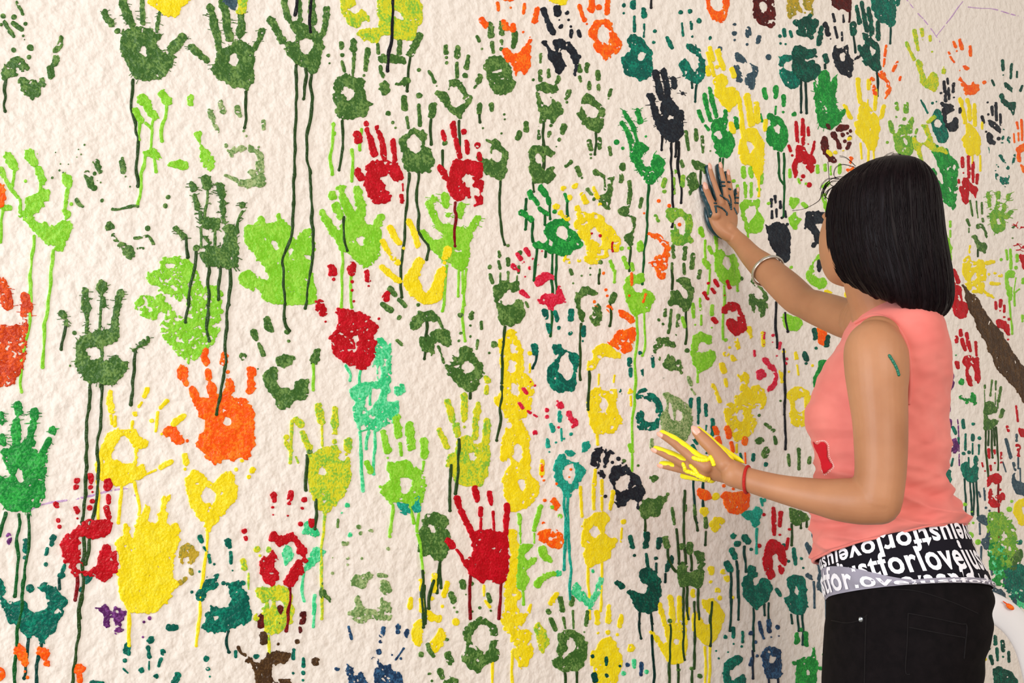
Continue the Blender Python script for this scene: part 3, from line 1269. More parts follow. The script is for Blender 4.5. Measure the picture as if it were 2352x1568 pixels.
F 26 860 820 900 900 940 1030
F 24 620 1000 660 1070 720 1150
F 28 755 1190
F 16 810 1060
F 24 615 1230 690 1300 770 1350
U 34 1205 1060 1190 1140
s 1180 1190 18
@1080 540 .2168
p G 1 olive print with a bare oval in the palm and a drip down the yellow column
B 250 540 330 490 400 460 420 500 470 490 520 500 510 590 440 610 410 580 350 630 340 700 360 750 440 740 500 650 550 690 580 800 570 900 480 950 370 970 300 920 280 820 250 680
F 22 300 170 310 220
F 16 300 280 315 350
F 9 318 400 315 510
F 16 400 110
F 22 400 250 400 310
F 15 400 390 400 460
F 25 520 190
F 13 515 330 510 400
F 9 495 430 490 500
F 22 205 330
F 17 210 420 235 500
U 15 590 710 610 760
@1100 740 .2168
p Y 3 upper of two stacked yellow prints in a column crossed by the long olive drip
B 270 80 400 80 410 170 450 190 470 320 470 500 530 560 570 640 570 760 550 900 500 990 420 1050 280 1030 240 900 150 870 160 770 230 790 240 560 210 420 210 300 200 180 260 160
H 330 650 370 640 420 720 420 820 380 780
H 290 420 340 380 390 440 380 510 310 540
H 330 220 380 290 420 300 400 330 340 330
F 20 540 330
F 9 540 440 535 530
@960 860 .2168
p Y 2 lower of two stacked yellow prints in a column beside the aqua ring
B 870 740 910 640 930 500 1000 480 1090 480 1130 540 1190 650 1180 780 1190 930 1180 1020 1220 1090 1290 1150 1280 1260 1200 1370 1100 1440 990 1470 960 1390 920 1260 895 1120 920 1010 990 940 960 880 920 930 880 920
H 1010 760 1060 720 1110 800 1100 890 1040 920 1000 880
H 1050 1120 1090 1100 1150 1130 1120 1240 1080 1200
H 945 500 990 500 990 570 950 560
@1080 540 .2168
p:run G2 0 long olive drip running down the yellow column
D 365 970 360 1100 340 1260 345 1450 335 1568
@1100 740 .2168
D 240 680 230 800 230 1000 215 1100 190 1250
@1100 340 .2168
p E 0 emerald and olive print with a ring palm beside the spotted yellow one
B 700 830 760 760 860 740 920 750 960 800 940 840 1010 860 1060 930 1100 1000 1100 1050 1000 1080 980 1130 890 1155 820 1120 760 1120 700 1070 600 1060 560 1030 580 990 700 1010 730 960 690 900
H 830 870 880 830 930 840 950 920 930 980 870 960 820 920
H 740 960 780 1000 770 1040 725 1040
F 36 530 470 545 520
F 26 580 540 620 590
F 23 640 640 680 670 720 700
F 33 660 430 700 490
F 25 730 530 745 580
D 750 590 755 750
F 34 450 680 500 720 550 760
D 560 780 560 900 570 990
D 490 540 490 650
D 485 760 485 860
D 695 690 695 810
F 17 910 490 935 560
D 940 570 940 720
F 20 800 670
D 605 1060 600 1250 590 1400
D 775 1120 775 1300 770 1560 760 1990
D 820 1130 820 1300 815 1640
D 695 1090 695 1150
p Y2 3 spotted yellow print with red flecks in its palm
B 1010 780 1070 690 1190 680 1280 690 1330 750 1400 830 1460 900 1500 1000 1480 1110 1420 1110 1370 1060 1350 1100 1390 1150 1280 1160 1240 1230 1180 1230 1100 1200 1150 1130 1120 1010 1060 930 1000 850
H 1180 880 1230 850 1290 920 1320 1020 1270 1060 1240 980 1170 940
F 30 895 430
F 30 955 520
F 34 1015 400
F 25 1090 490 1130 570
F 21 1210 420 1250 520
F 17 1280 600
F 35 810 620
F 27 870 690 930 750
F 27 1040 640 1050 690
U 46 935 1180
F 20 1060 1190
p:speck R3 0 three small red flecks on the spotted yellow print
F 12 1190 905
F 15 1280 930
F 11 1410 1000 1400 1050 1415 1095
@1080 540 .2168
p K2 3 crimson ring print crossed by two olive drips
B 670 500 700 430 760 400 830 390 890 420 900 480 860 490 800 490 760 530 700 540
B 690 670 760 600 830 630 870 600 900 620 930 550 960 560 970 630 1010 700 980 730 900 740 870 790 830 790 800 740 720 720
F 21 490 200 530 250
F 13 560 290
F 25 450 320 490 370
F 21 590 150 620 210
F 10 660 250
F 15 720 320
F 17 760 170
F 15 630 350
s 580 440 12
U 28 550 610 600 650
@1100 740 .2168
p T 1 teal print with a tall oval hole under the crimson ring
B 760 240 860 220 890 290 960 300 1060 340 1070 440 1030 520 1020 640 1010 720 940 740 830 740 760 690 710 600 720 500 780 430 830 390 850 330 800 350
H 880 340 940 310 980 400 1010 500 960 620 880 570 830 530 860 470 830 430
U 34 580 260 600 320
D 610 350 605 420 575 485
@1080 540 .2168
F 30 790 810 800 870
F 27 820 950 840 1020
F 25 900 820 920 900
F 17 935 980
F 31 1065 810 1065 880
F 21 1060 1040
F 23 1200 980 1200 1060
F 11 1190 1120
p G 1 olive print curled like a letter P with a long crooked drip
B 1105 640 1170 560 1250 550 1340 590 1340 640 1290 650 1260 620 1200 660 1170 710 1160 760 1200 800 1210 900 1180 940 1140 860 1120 760 1130 710 1100 680
B 1290 780 1340 720 1380 760 1405 850 1380 930 1340 975 1300 940 1250 870 1290 850
F 17 1060 370 1075 410
F 11 1090 510
F 25 1380 290
F 13 1370 360 1370 410
D 1365 420 1365 510
F 11 1270 350
s 1180 430 10 1270 420 10
U 29 1520 640 1500 690
D 1485 720 1490 850 1475 960
D 1180 940 1165 1100 1165 1300 1160 1450 1170 1530
p O 4 orange print with a triangular torn palm beside the letter P olive one
B 1440 1130 1500 1110 1570 1010 1650 1000 1740 960 1750 1050 1710 1160 1710 1240 1650 1270 1560 1220 1500 1180
B 1550 790 1600 770 1680 840 1740 890 1740 950 1700 960 1670 900 1600 880
F 19 1410 400
F 25 1470 770 1490 810
F 16 1310 700 1340 760
s 1435 580 16 1450 640 14
@1400 620 .2168
p L 0 lime print with orange streaks on its palm and very long thin drips
B 190 60 240 30 290 70 330 30 375 80 360 130 320 150 290 140 250 160 260 250 320 240 360 210 440 230 490 280 460 370 420 430 370 450 330 450 275 500 230 440 180 340 140 200
D 275 500 280 700 275 900 275 1100 265 1300 245 1450 240 1568
D 365 450 365 650 360 850 345 905
@1400 340 .2168
F 25 130 1060
F 23 150 1160 180 1270
F 20 200 1060
F 18 235 1230 250 1290
F 19 10 1200 40 1290
D 45 1300 45 1420
F 32 325 1000 320 1070
@1240 860 .2168
D 1000 180 980 450 980 700 985 850 970 1020
F 20 955 750 970 810
@1400 620 .2168
p:speck O2 1 orange streaks on the long-dripping lime print
F 15 230 40 228 160
F 13 205 270
F 15 375 260 350 340
@1400 340 .2168
p O 6 worn orange print reduced to speckles beside the green drip
B 380 910 440 900 520 910 570 960 640 1040 640 1130 620 1200 600 1320 580 1390 520 1370 470 1310 420 1220 380 1220 460 1190 540 1130 600 1080 560 1010 480 960
s 520 560 20 630 610 20 740 810 18 365 690 10
p Z 2 lime and green print with a torn lower palm left of the raised hand
B 600 650 680 630 760 650 800 690 860 700 875 780 870 860 850 940 890 960 880 1010 800 1010 770 1030 680 1030 650 960 640 880 690 840 680 790 660 770 610 740
H 690 760 760 730 800 790 810 880 790 940 730 890 700 830
F 25 585 340 570 400
F 17 580 460
F 19 690 250
F 13 680 320 685 480
F 23 775 310 770 400
F 19 485 720 515 770
@1400 620 .2168
p G 1 olive print shaped like a letter N with tall fingers
B 690 80 750 70 790 60 850 90 860 160 900 190 880 280 870 380 830 440 790 440 750 390 700 370 640 390 610 330 640 290 610 240 660 200 730 210 790 290 820 320 830 260 800 210 750 150 690 130
D 660 0 660 200
D 810 440 815 600 800 780
F 16 650 420 640 560 625 660
@1400 340 .2168
F 21 670 1040 675 1150
F 11 660 1220 665 1480
F 25 805 1060 790 1170
F 17 785 1230 790 1330
F 25 885 1130 865 1270
F 19 955 1300 940 1370
@1600 440 .2168
p L 0 lime print with a white oval hole just below the raised wrist
B 170 640 240 610 300 640 310 680 390 650 400 690 430 740 440 810 460 900 460 970 400 990 300 1000 230 940 190 840 210 760 180 700
H 270 730 310 680 350 700 370 790 330 830 280 810
F 32 45 400 70 470
D 90 520 95 700
F 32 80 740 120 790
D 135 820 140 960 110 1080
F 19 200 480 210 560
D 215 570 215 620
F 17 130 590 160 650
D 290 1000 295 1150 285 1300 275 1560
D 430 980 435 1050
D 195 750 200 840
p G 3 brushed olive print like a forked animal leg beside the bangle
B 580 900 640 980 700 1040 760 1090 750 1200 720 1330 670 1340 660 1270 640 1200 610 1300 580 1250 540 1160 560 1080 610 1070 640 1150 700 1120 690 1040 620 1010 580 960
F 26 470 920
p R2 2 red round print with a bitten hole under the white-holed lime one
B 250 1250 300 1180 380 1170 440 1190 470 1270 510 1340 530 1430 490 1490 420 1530 360 1500 310 1420 310 1360 360 1350 430 1370 440 1300 430 1230 400 1270 340 1260 320 1300 270 1290
F 17 120 970
F 15 160 1030 190 1070
F 21 80 1080 115 1140
F 15 190 940 225 1000
F 17 320 950 345 1020
s 292 1100 12
U 22 170 1350 200 1380
p L 0 lime print with a jagged hole in the ring palm near the black hand shape
B 455 120 530 70 600 90 660 70 665 150 640 190 690 250 710 320 690 420 600 430 540 435 500 380 460 240
H 520 180 560 140 630 150 620 220 590 300 560 320 560 400 540 390 530 300 510 240
F 18 520 -60 515 20
F 16 575 -40 580 40
F 18 655 -20
F 18 430 -60 440 -10
D 535 430 535 480
@1660 240 .2168
F 20 215 680 220 760
F 12 230 830 240 980
F 20 295 670 300 760
F 14 300 840 300 980
F 20 405 740 400 820
F 18 115 810
p N 0 black solid print with a pointed wrist above the forearm
B 490 1290 530 1235 620 1240 700 1310 715 1400 715 1560 700 1650 660 1680 600 1640 540 1560 495 1500 480 1400 440 1290 445 1260 480 1280
F 16 515 1010 515 1080
F 14 520 1130 520 1200
F 17 555 970 560 1040
F 11 565 1110 570 1190
F 16 605 1030 612 1090
F 13 660 1130 668 1190
F 14 625 1200
s 680 1270 14
p L 1 two-part lime print with a gap beside the black solid one
B 700 1000 760 990 820 990 820 1030 780 1070 740 1120 710 1080
F 18 850 1050 880 1080
B 700 1180 750 1140 790 1180 850 1220 800 1260 790 1340 760 1340 720 1260
F 22 485 1050
p N 2 black print with a white keyhole right in front of the face
B 880 1130 930 1120 1060 1130 1120 1180 1120 1230 1090 1280 1050 1260 980 1260 990 1310 1060 1400 1050 1470 1010 1480 960 1520 930 1490 980 1440 950 1370 900 1310 860 1290 880 1210
F 12 870 1310
p L 1 lime print mostly behind the face and the chin
B 1180 1190 1220 1170 1230 1260 1200 1290 1190 1240
F 20 1090 1080 1080 1010
F 20 1080 640 1085 700
F 16 1000 650 1005 720
F 18 1140 660 1145 740
F 18 1240 640 1240 720
F 20 1070 870 1120 830
F 22 1070 960 1080 1060 1110 1150
@1600 440 .2168
p L 2 lime print under the chin with a black blot on it
B 1160 900 1190 800 1230 720 1290 640 1350 680 1340 780 1290 730 1240 760 1250 880 1290 930 1370 890 1380 980 1330 1040 1230 1000 1180 960
F 22 1500 960
F 18 1000 800
p:patch N2 3 small black blot on the lime print under the chin
B 1260 740 1290 700 1330 760 1310 860 1280 850
p:patch Y 0 yellow edge of a print seen between neck and outstretched arm
B 1360 1040 1430 1060 1440 1080 1350 1060
B 1550 1110 1590 1020 1620 1130
p R 2 red and crimson print with a frayed wrist beside the maroon folded one
@1660 240 .2168
B 770 430 830 430 870 460 900 510 950 530 980 570 970 660 940 725 900 700 870 620 830 600 780 660 800 740 760 800 730 700 730 620 780 560
F 17 775 190 780 290 790 400
F 20 845 160 850 290 850 420
F 18 905 250 910 320
F 12 905 420
F 15 967 390 960 460 940 520
F 13 700 440 715 490
F 13 735 540
s 850 760 22 915 850 26 830 800 12
p M 1 maroon folded print with yellow streaks near the hair
B 1040 410 1060 330 1110 370 1130 430 1120 500 1180 540 1210 600 1180 640 1130 620 1090 560 1050 490
B 1150 290 1190 290 1240 390 1250 470 1210 470 1200 400 1150 340
F 28 1110 220 1120 240
F 30 1250 250 1310 240
F 18 1215 265
F 20 1350 280
F 22 1270 325
F 14 1320 305
F 16 1345 345
F 14 1290 390
F 20 1340 420 1320 460
p:patch Y2 2 yellow streaks across the maroon folded print
F 22 1110 500 1140 530
F 20 1190 510
F 18 1340 360
F 16 1270 480
p O 6 dry orange scraps just above the forehead hair
B 1320 590 1360 540 1400 620 1420 660 1340 720 1310 680
p L 2 lime print strokes under the frayed red one
F 17 705 690 715 780
F 14 800 790 810 830
F 12 880 840
@1400 620 .2168
p L 0 lime print with an open C palm below the letter N one
B 870 740 910 690 970 650 1010 680 1080 690 1080 770 1040 790 980 760 930 800 940 870 990 880 1040 860 1060 830 1110 860 1130 940 1080 1010 1040 1060 990 1070 940 1100 900 1040 880 940 850 850
F 19 880 360 890 500
F 17 955 300 965 420
F 11 970 480 970 580
F 19 1085 380 1080 470
F 17 770 510 795 600
F 22 1230 740
s 905 580 8 1080 610 10
D 935 1100 930 1185
p G 4 ragged olive print beside the open C lime one
B 470 800 490 740 540 700 620 710 640 760 690 760 690 820 620 800 560 800 500 850 480 890 465 850
B 490 910 540 920 540 1000 600 940 640 870 690 910 680 990 740 940 780 1050 770 1100 730 1060 640 1080 570 1030
F 19 590 420 585 480
F 17 520 530
F 15 565 570
F 17 725 480 720 590
F 13 700 690
F 25 820 850
p T 4 dry teal square ring print beside the olive A-shaped one
B 285 1300 350 1250 440 1290 510 1340 550 1400 550 1470 540 1568 500 1568 490 1420 430 1390 370 1360 300 1370
F 21 205 950 215 1000
F 17 220 1050 225 1120
F 21 320 880
F 15 345 1060 350 1120
F 17 455 920 460 1020
F 11 570 1150
@1240 860 .2168
B 1010 460 1060 340 1100 400 1110 480 1160 510 1230 500 1250 380 1290 310 1290 400 1260 500 1240 580 1160 590 1060 600 1020 540
F 20 850 160 860 230
p A2 1 olive print shaped like a letter A behind the yellow painted fingers
B 1310 200 1360 200 1440 230 1530 280 1580 340 1600 420 1610 520 1590 620 1540 720 1440 690 1350 630 1290 560 1270 420 1330 390 1340 300
H 1370 280 1400 320 1420 430 1420 500 1380 480 1360 380
H 1440 340 1490 380 1510 450 1470 510 1430 470
F 22 1570 30 1600 110
F 10 1600 150 1640 210
F 18 1185 690 1185 780
@1480 860 .2168
p T 0 teal print above the yellow painted fingers with four finger strokes
F 19 490 260 490 340
F 21 572 250 575 400
F 11 570 430 568 520
F 17 648 320 650 430
F 10 655 540 650 590
F 19 722 480 725 560 720 640
B 500 690 540 680 600 750 560 760
F 20 510 750 540 800
F 14 660 830
D 520 1080 520 1250 530 1400 545 1568
D 620 1080 620 1400
@1240 860 .2168
p Y 3 yellow print with a teardrop hole and a thin run to the navy splat
B 480 330 520 180 620 130 700 180 800 150 820 220 790 330 850 440 885 490 820 560 820 610 740 630 640 630 590 650 540 580 510 450
H 620 340 660 240 700 260 730 320 680 420
D 610 640 610 740
U 32 960 180
F 11 960 230 965 330
F 9 625 0 620 120
F 9 790 10 780 80
@1100 740 .2168
B 1210 270 1330 210 1420 270 1510 330 1510 390 1440 380 1380 350 1300 360 1260 440 1220 490 1150 520 1140 420 1200 390
p:run G2 0 thin olive run down the teardrop-holed yellow print
D 1165 520 1175 600 1155 750 1150 850 1155 925
p K3 0 crimson spots across the upper stacked yellow print
F 20 420 860 460 910
F 15 510 940 540 960
F 10 580 980 610 1000
F 15 470 710 500 750
F 10 540 630
F 12 590 670
p K2 3 crimson torn print with a wedge palm beside the stacked yellow pair
B 810 880 830 840 890 850 900 900 850 920
F 13 830 830
F 25 720 930
F 23 720 1000
B 920 940 960 940 1000 1000 1050 1070 1000 1130 950 1050
F 23 590 1170
F 17 840 1110
@960 860 .2168
p X2 1 aqua ring print with two straight parallel drips
F 22 1495 400 1500 490
F 9 1515 560 1520 700
F 24 1410 530 1430 590
F 22 1370 700 1375 760
F 12 1390 820
F 13 1620 630
F 11 1545 680
F 13 1460 720
B 1430 940 1490 850 1560 840 1570 900 1600 920 1700 930 1750 980 1780 1060 1740 1090 1700 1190 1640 1250 1610 1310 1560 1290 1500 1200 1450 1110 1430 1020
H 1510 1030 1540 960 1600 930 1650 950 1650 1100 1620 1170 1540 1110
B 1550 810 1620 800 1670 830 1640 880 1580 860
B 1730 720 1800 700 1830 750 1790 820 1750 850
@1200 1080 .3795
D 250 140 258 300 255 450 248 600
D 275 140 270 350 280 500 290 600 290 780
@960 860 .2168
p:speck O2 3 orange spots scattered around the aqua ring
F 17 1315 960 1310 1010
F 13 1310 1080
F 15 1330 1120
B 1400 1360 1440 1300 1480 1340 1530 1410 1500 1420 1450 1440
s 1470 1155 16 1620 1005 14 1600 1085 12 1340 1330 20
p:patch Y 2 yellow dab under the orange spots beside the stacked yellow pair
F 26 1310 920 1310 1050
@1240 860 .2168
p N2 3 navy splat print with a torn ring palm and crumbled fingers
B 710 1110 750 1030 770 970 830 970 880 940 940 970 970 1020 1040 1070 1080 1140 1110 1200 1110 1280 1060 1340 1030 1450 1020 1340 940 1330 880 1410 820 1390 800 1280 780 1200
H 810 1130 860 1070 940 1060 960 1110 940 1180 890 1230 800 1210
B 560 800 600 750 660 790 640 850 640 960 600 990 540 930
B 690 800 750 780 800 840 740 850 730 920 680 980 660 920
F 33 640 1040 660 1070
s 830 890 24 765 930 16 685 970 18 690 1290 18
p G 0 leathery olive print with a bowl palm next to the navy splat
B 1045 1390 1100 1300 1200 1320 1270 1280 1300 1300 1350 1260 1350 1320 1280 1400 1270 1480 1200 1510 1110 1530 1060 1490
U 15 1350 1270
F 22 890 910
s 1040 965 18
B 1150 1060 1180 1080 1240 1060 1260 1100 1220 1150 1160 1110
@1400 1160 .3036
D 265 100 265 190
@1200 1080 .3795
p Y 1 yellow print on stilts with a lime edge and two drips to the bottom
B 360 300 420 280 440 250 500 240 530 290 500 340 500 400 580 410 540 480 520 550 460 560 400 590 380 560 360 450
H 410 350 440 330 480 370 440 420 410 390
F 10 440 0 430 100 430 230
F 8 480 60 480 240
F 11 550 130 530 230
F 8 350 100 360 280
U 15 610 310
F 6 600 350 595 430
D 390 590 395 700 405 800 410 896
D 480 560 480 700 465 850
p C 3 mint butterfly-like print below the yellow one on stilts
B 300 690 340 680 370 730 390 770 440 740 460 640 490 650 480 720 440 790 410 850 380 800 330 780 290 740
F 15 425 610
F 19 220 620
@940 1080 .3795
p:patch Y 1 yellow strip running down beside the big red print
B 590 350 640 350 660 440 670 560 650 640 640 720 580 720 570 700 600 620 605 480
p L2 0 lime print like a bird with bean-shaped wings
B 665 450 720 440 760 445 740 480 700 500 700 540 770 520 775 550 720 580 710 620 735 660 700 720 690 740 650 710 650 600
B 750 680 790 640 860 605 880 615 870 640 820 660 800 710 760 715
F 12 665 270 668 320
F 11 670 380
F 5 670 330 672 440
F 14 795 220 770 300 755 360
F 5 755 380 755 440
F 14 865 220
F 12 910 280
B 770 470 800 450 840 480 830 510 870 540 850 560 800 540
D 690 740 690 810
p O 4 orange splash over the bird-like lime print
B 780 380 840 350 890 360 920 380 940 430 910 480 870 480 840 450 790 430
F 10 810 320
p G 0 olive print with a keyhole palm left of the big red one
B 80 280 130 250 190 255 240 290 240 330 210 345 245 380 245 480 200 540 170 545 120 515 80 525 50 470 55 380 90 330
H 105 330 135 315 160 340 160 375 130 375
D 180 545 175 600 165 740
D 180 570 190 710
p R3 0 big red print with spread fingers and two thin drips at the bottom centre
B 360 380 430 360 470 350 520 360 590 380 600 440 605 540 590 640 565 680 540 680 490 660 430 680 390 650 360 640 350 600 320 560 345 540 380 520 385 470 370 430
H 492 470 510 460 522 475 500 485
F 17 285 170 310 240 350 320 375 380
F 17 395 105 410 180
F 14 430 230 430 270
F 7 432 290 430 370
F 14 482 135 495 200
F 7 505 250 512 365
F 15 588 210 585 290 582 380
U 24 230 425 255 455
F 9 285 480 310 510 325 550
D 370 640 360 760 370 896
D 555 680 550 780 540 896
@700 640 .255
p R2 3 red strawberry-like print riddled with holes above the mint one
B 280 270 310 250 420 280 500 300 570 330 610 390 660 420 660 470 620 530 650 580 630 680 590 780 550 800 550 825 440 800 330 740 260 690 230 610 240 560 220 530 300 460 300 380
H 440 510 480 510 470 600 450 620
F 36 130 220 160 300
s 185 385 10 665 360 10 440 202 10
@720 300 .255
F 36 160 1240 165 1270
F 15 180 1340
F 36 345 1210 340 1280
F 29 485 1280 490 1340
F 11 495 1400
s 345 1360 14 345 1437 14
@700 640 .255
p:patch R2 0 single red fingertip beside the sideways yellow print
F 27 735 140 730 185
p C 3 mint print with drips running through it under the red strawberry one
B 390 1010 450 960 560 910 640 930 650 840 640 760 600 800 650 700 620 640 640 540 700 520 740 600 780 570 780 700 760 780 770 900 760 1010 730 1090 790 1110 840 1090 850 1180 790 1300 740 1330 640 1380 560 1370 500 1380 450 1290 430 1180 460 1110 410 1080
H 560 1040 620 990 680 1010 650 1100 570 1190 530 1150
H 660 780 690 790 690 880 660 900
H 700 720 740 720 745 800 720 820
F 38 870 990 850 1010
D 505 1380 500 1568
D 575 1380 555 1440 550 1530
D 630 1380 630 1568
D 590 980 590 1130
D 370 780 400 830 420 870 405 915
D 500 830 500 940
@640 880 .2168
D 870 630 870 800 880 1000 900 1140
D 1020 630 1015 780 1000 960
@700 640 .255
p G 1 olive print with a crab-like palm under the sideways yellow one
B 930 400 960 360 1030 270 1080 300 1150 270 1200 340 1190 380 1100 380 1060 410 1030 460 950 460
B 1030 510 1090 520 1180 460 1240 450 1290 460 1330 590 1290 620 1200 560 1160 600 1160 690 1060 660 1030 590
F 23 700 230 770 280
F 21 850 350
F 23 770 90 810 140
F 19 850 190 900 240
D 1100 390 1090 560 1075 720
F 13 1200 360 1240 440
F 15 830 555 875 595
s 1020 235 16
p G 1 olive print with a pointed chin palm and hollow centre near the yellow column
B 1250 770 1330 750 1350 700 1390 730 1380 640 1440 600 1520 650 1560 740 1610 760 1600 860 1560 960 1510 1030 1440 1000 1380 980 1330 900 1280 830
H 1400 770 1460 720 1530 780 1520 830 1470 870 1420 830
F 21 1405 320
F 25 1505 310 1500 350
F 13 1490 420
F 17 1585 390 1590 450
F 17 1400 490
F 15 1385 560
F 13 1490 520
F 15 1555 560 1545 630
F 15 1200 610 1230 680 1250 760
U 25 1705 590
F 10 1660 670
D 1485 1030 1485 1075
p:patch W 0 yellow-green teardrop dab beside the stacked yellow pair
F 40 1640 910
F 20 1640 970 1635 1030
@360 780 .2168
p G 0 olive heart-shaped print beside the big orange one
B 1125 390 1160 310 1210 280 1270 310 1285 390 1260 450 1300 480 1400 500 1430 540 1450 450 1500 430 1610 430 1610 510 1590 610 1540 650 1480 630 1420 710 1330 755 1260 650 1180 530 1130 450
B 1245 230 1300 185 1400 160 1450 170 1440 240 1380 290 1320 310 1290 270
@400 640 .255
F 29 715 490 735 540
F 19 760 590 800 680
F 33 830 370 855 450
F 23 1005 370
F 23 1015 480
F 15 1030 560
F 33 615 700
U 33 1285 660 1260 740
s 755 810 10
p:run L 0 short lime run under the thumb of the heart-shaped olive print
D 1255 760 1260 880 1250 1000
@640 880 .2168
p W2 0 yellow print dotted with green and a tall narrow palm slit
B 300 800 330 750 420 700 470 670 560 660 610 640 640 720 640 810 700 830 740 780 770 850 770 950 760 1050 700 1180 620 1270 540 1350 490 1380 410 1310 340 1180 300 1020
H 415 950 450 850 510 940 480 980 430 980
F 40 180 390 230 440
F 33 250 520 290 610 330 680
F 35 420 240 440 330 450 410
F 12 455 450 460 660
F 35 595 280 590 400 590 520
F 29 590 620
U 42 735 620 730 690
F 12 715 750
F 25 80 570
F 23 80 640 130 720
F 11 180 780 205 840
D 135 400 130 700 120 840
@540 1080 .2168
D 950 430 940 600 930 760 910 950 915 1150 920 1568
@640 880 .2168
p:run G3 0 dark green runs on the green-dotted yellow print
F 22 330 720
D 300 760 290 880 280 1000 285 1130
D 385 1230 395 1400 385 1540
p L2 1 green and lime print with an oval slit palm and an aqua corner
B 1160 820 1250 830 1380 820 1440 880 1530 930 1560 1000 1550 1130 1530 1250 1480 1300 1400 1290 1350 1270 1230 1260 1190 1290 1130 1220 1080 1150 1060 1080 1160 1070 1190 980 1150 900
H 1280 1020 1350 975 1400 1020 1400 1080 1370 1150 1310 1170 1290 1090
F 33 1110 520 1130 620 1150 720
F 13 1155 790
F 40 1250 370 1260 470 1260 550
F 21 1285 640 1300 760
F 40 1390 440 1390 560 1400 680
F 36 1540 610 1540 760
F 11 1535 830 1525 930
F 30 930 850 970 930
D 1200 1290 1195 1450 1190 1568
D 1400 1290 1410 1400 1430 1480
D 1500 1290 1470 1400 1460 1568
@540 1080 .2168
D 1660 420 1660 520 1635 700
@720 1228 .2168
D 1090 0 1140 150 1160 400
@640 880 .2168
p:patch X2 4 aqua smear at the wrist of the green and lime print
B 1240 1240 1320 1270 1390 1280 1400 1390 1330 1380 1270 1330
F 38 1470 1220 1460 1330
@960 860 .2168
p W 0 yellow and green five-fingered print just above the big red one
B 310 850 360 820 390 850 400 700 470 650 540 640 570 700 620 720 680 720 740 730 770 830 750 960 720 1090 660 1200 580 1180 480 1190 420 1160 360 1100 310 980 300 900
H 545 830 580 820 610 890 590 920 550 880
F 35 310 290 340 390 360 480
F 35 400 540 420 640
F 35 490 230 485 350 490 470
F 17 490 560
F 35 630 320 615 440 605 560 600 660
F 38 735 490 730 600 720 700
F 31 225 590 270 690 310 770
p:run G3 0 two dark green runs on the five-fingered yellow and green print
D 425 690 420 900 420 1080 400 1260
D 345 960 340 1200 340 1440
@0 860 .2168
p E2 0 bubbly dark green print by the frame edge with four drips
B 20 800 100 770 130 740 210 720 230 700 300 670 340 640 360 700 320 790 380 790 400 850 480 820 500 900 500 980 490 1110 470 1230 430 1350 350 1430 310 1480 220 1460 100 1450 30 1380 -60 1300 -60 1060 60 1080 130 1070 90 1000 20 890
H 165 1010 230 1000 250 1050 240 1130 180 1110
F 44 185 320 190 400
F 50 170 500 170 600 170 720
F 44 360 390 365 440
F 37 350 520 330 610 310 690
F 37 550 590
F 29 520 690 480 760 440 850
F 34 10 420 15 500
F 40 15 660 40 720
@0 1080 .2168
D 60 450 20 570 5 690
D 210 470 215 600 185 750 185 880 165 1080 175 1170 160 1330
D 310 470 310 600 300 800 265 1000 255 1180 240 1300
@0 1310 .1645
D 325 130 310 400 290 560 260 740 245 900 240 1050 210 1200 200 1350 195 1650
@0 860 .2168
p Y 0 yellow print with an arched hollow palm and a long sideways thumb
B 1180 570 1280 580 1310 600 1430 560 1470 650 1570 690 1560 800 1450 770 1440 960 1500 950 1550 1010 1550 1060 1480 1110 1400 1130 1340 1190 1270 1180 1150 1150 1060 1120 1000 1010 1030 900 1070 730
H 1180 880 1220 760 1300 650 1400 720 1430 780 1430 940 1330 950 1240 910
F 30 1170 190 1160 280 1180 380
F 13 1175 430 1185 520
F 18 1220 450 1215 540
F 25 1555 160 1530 230
F 13 1500 300 1470 340
F 33 1430 420
F 15 1400 500 1395 560
F 22 1770 280 1700 350
F 13 1670 400 1650 600
F 24 1605 490
U 31 1810 930 1700 980
U 13 1650 1010 1560 1050
D 1285 1180 1275 1400 1250 1568
D 1430 1140 1450 1280 1480 1400 1470 1480
D 1030 1130 1050 1300 1030 1568
@360 780 .2168
F 28 280 810 180 890
F 13 50 1000
@0 0 1
p Y 0 yellow leaf-shaped print under the big orange one with a long thin drip
B 424 1105 440 1082 460 1080 480 1100 490 1110 515 1082 530 1085 545 1120 540 1150 515 1180 490 1205 478 1222 465 1200 450 1180 430 1150
H 455 1130 480 1118 498 1138 490 1160 465 1156
D 476 1218 471 1270 464 1340 458 1370 459 1400 455 1440 447 1482
@360 780 .2168
F 29 300 1230 310 1300
F 17 300 1370
F 34 1010 1380
F 20 970 1450
s 900 1280 20 840 1375 20
@0 1080 .2168
p Y2 0 largest yellow print with thick lumpy paint and one fat drip
B 1220 760 1240 700 1300 680 1300 600 1330 560 1370 600 1370 680 1420 720 1450 580 1470 480 1520 440 1530 380 1570 360 1590 440 1560 500 1610 560 1680 540 1650 470 1700 440 1690 350 1720 260 1800 270 1780 350 1750 400 1790 480 1760 560 1800 600 1850 560 1900 600 1900 750 1850 900 1810 1000 1850 1150 1900 1230 1830 1260 1800 1370 1680 1480 1620 1510 1400 1520 1330 1440 1270 1330 1250 1200 1240 1080 1280 1000 1250 880
@200 1228 .2168
D 440 800 445 960 450 1100 445 1170
@0 1080 .2168
p:patch V 4 small purple scrap beside the drips of the bubbly dark green print
F 22 90 690 95 760
p T 0 teal crescent print in the lower corner with drips through orange spots
F 38 560 710 540 780
F 26 500 830 490 880
F 36 270 750 270 850
F 22 260 920
F 34 650 1110
F 22 680 1010 660 1060
F 34 950 1100 920 1170
F 24 850 1260
D 630 1140 625 1250
s 483 990 20
@0 1310 .1645
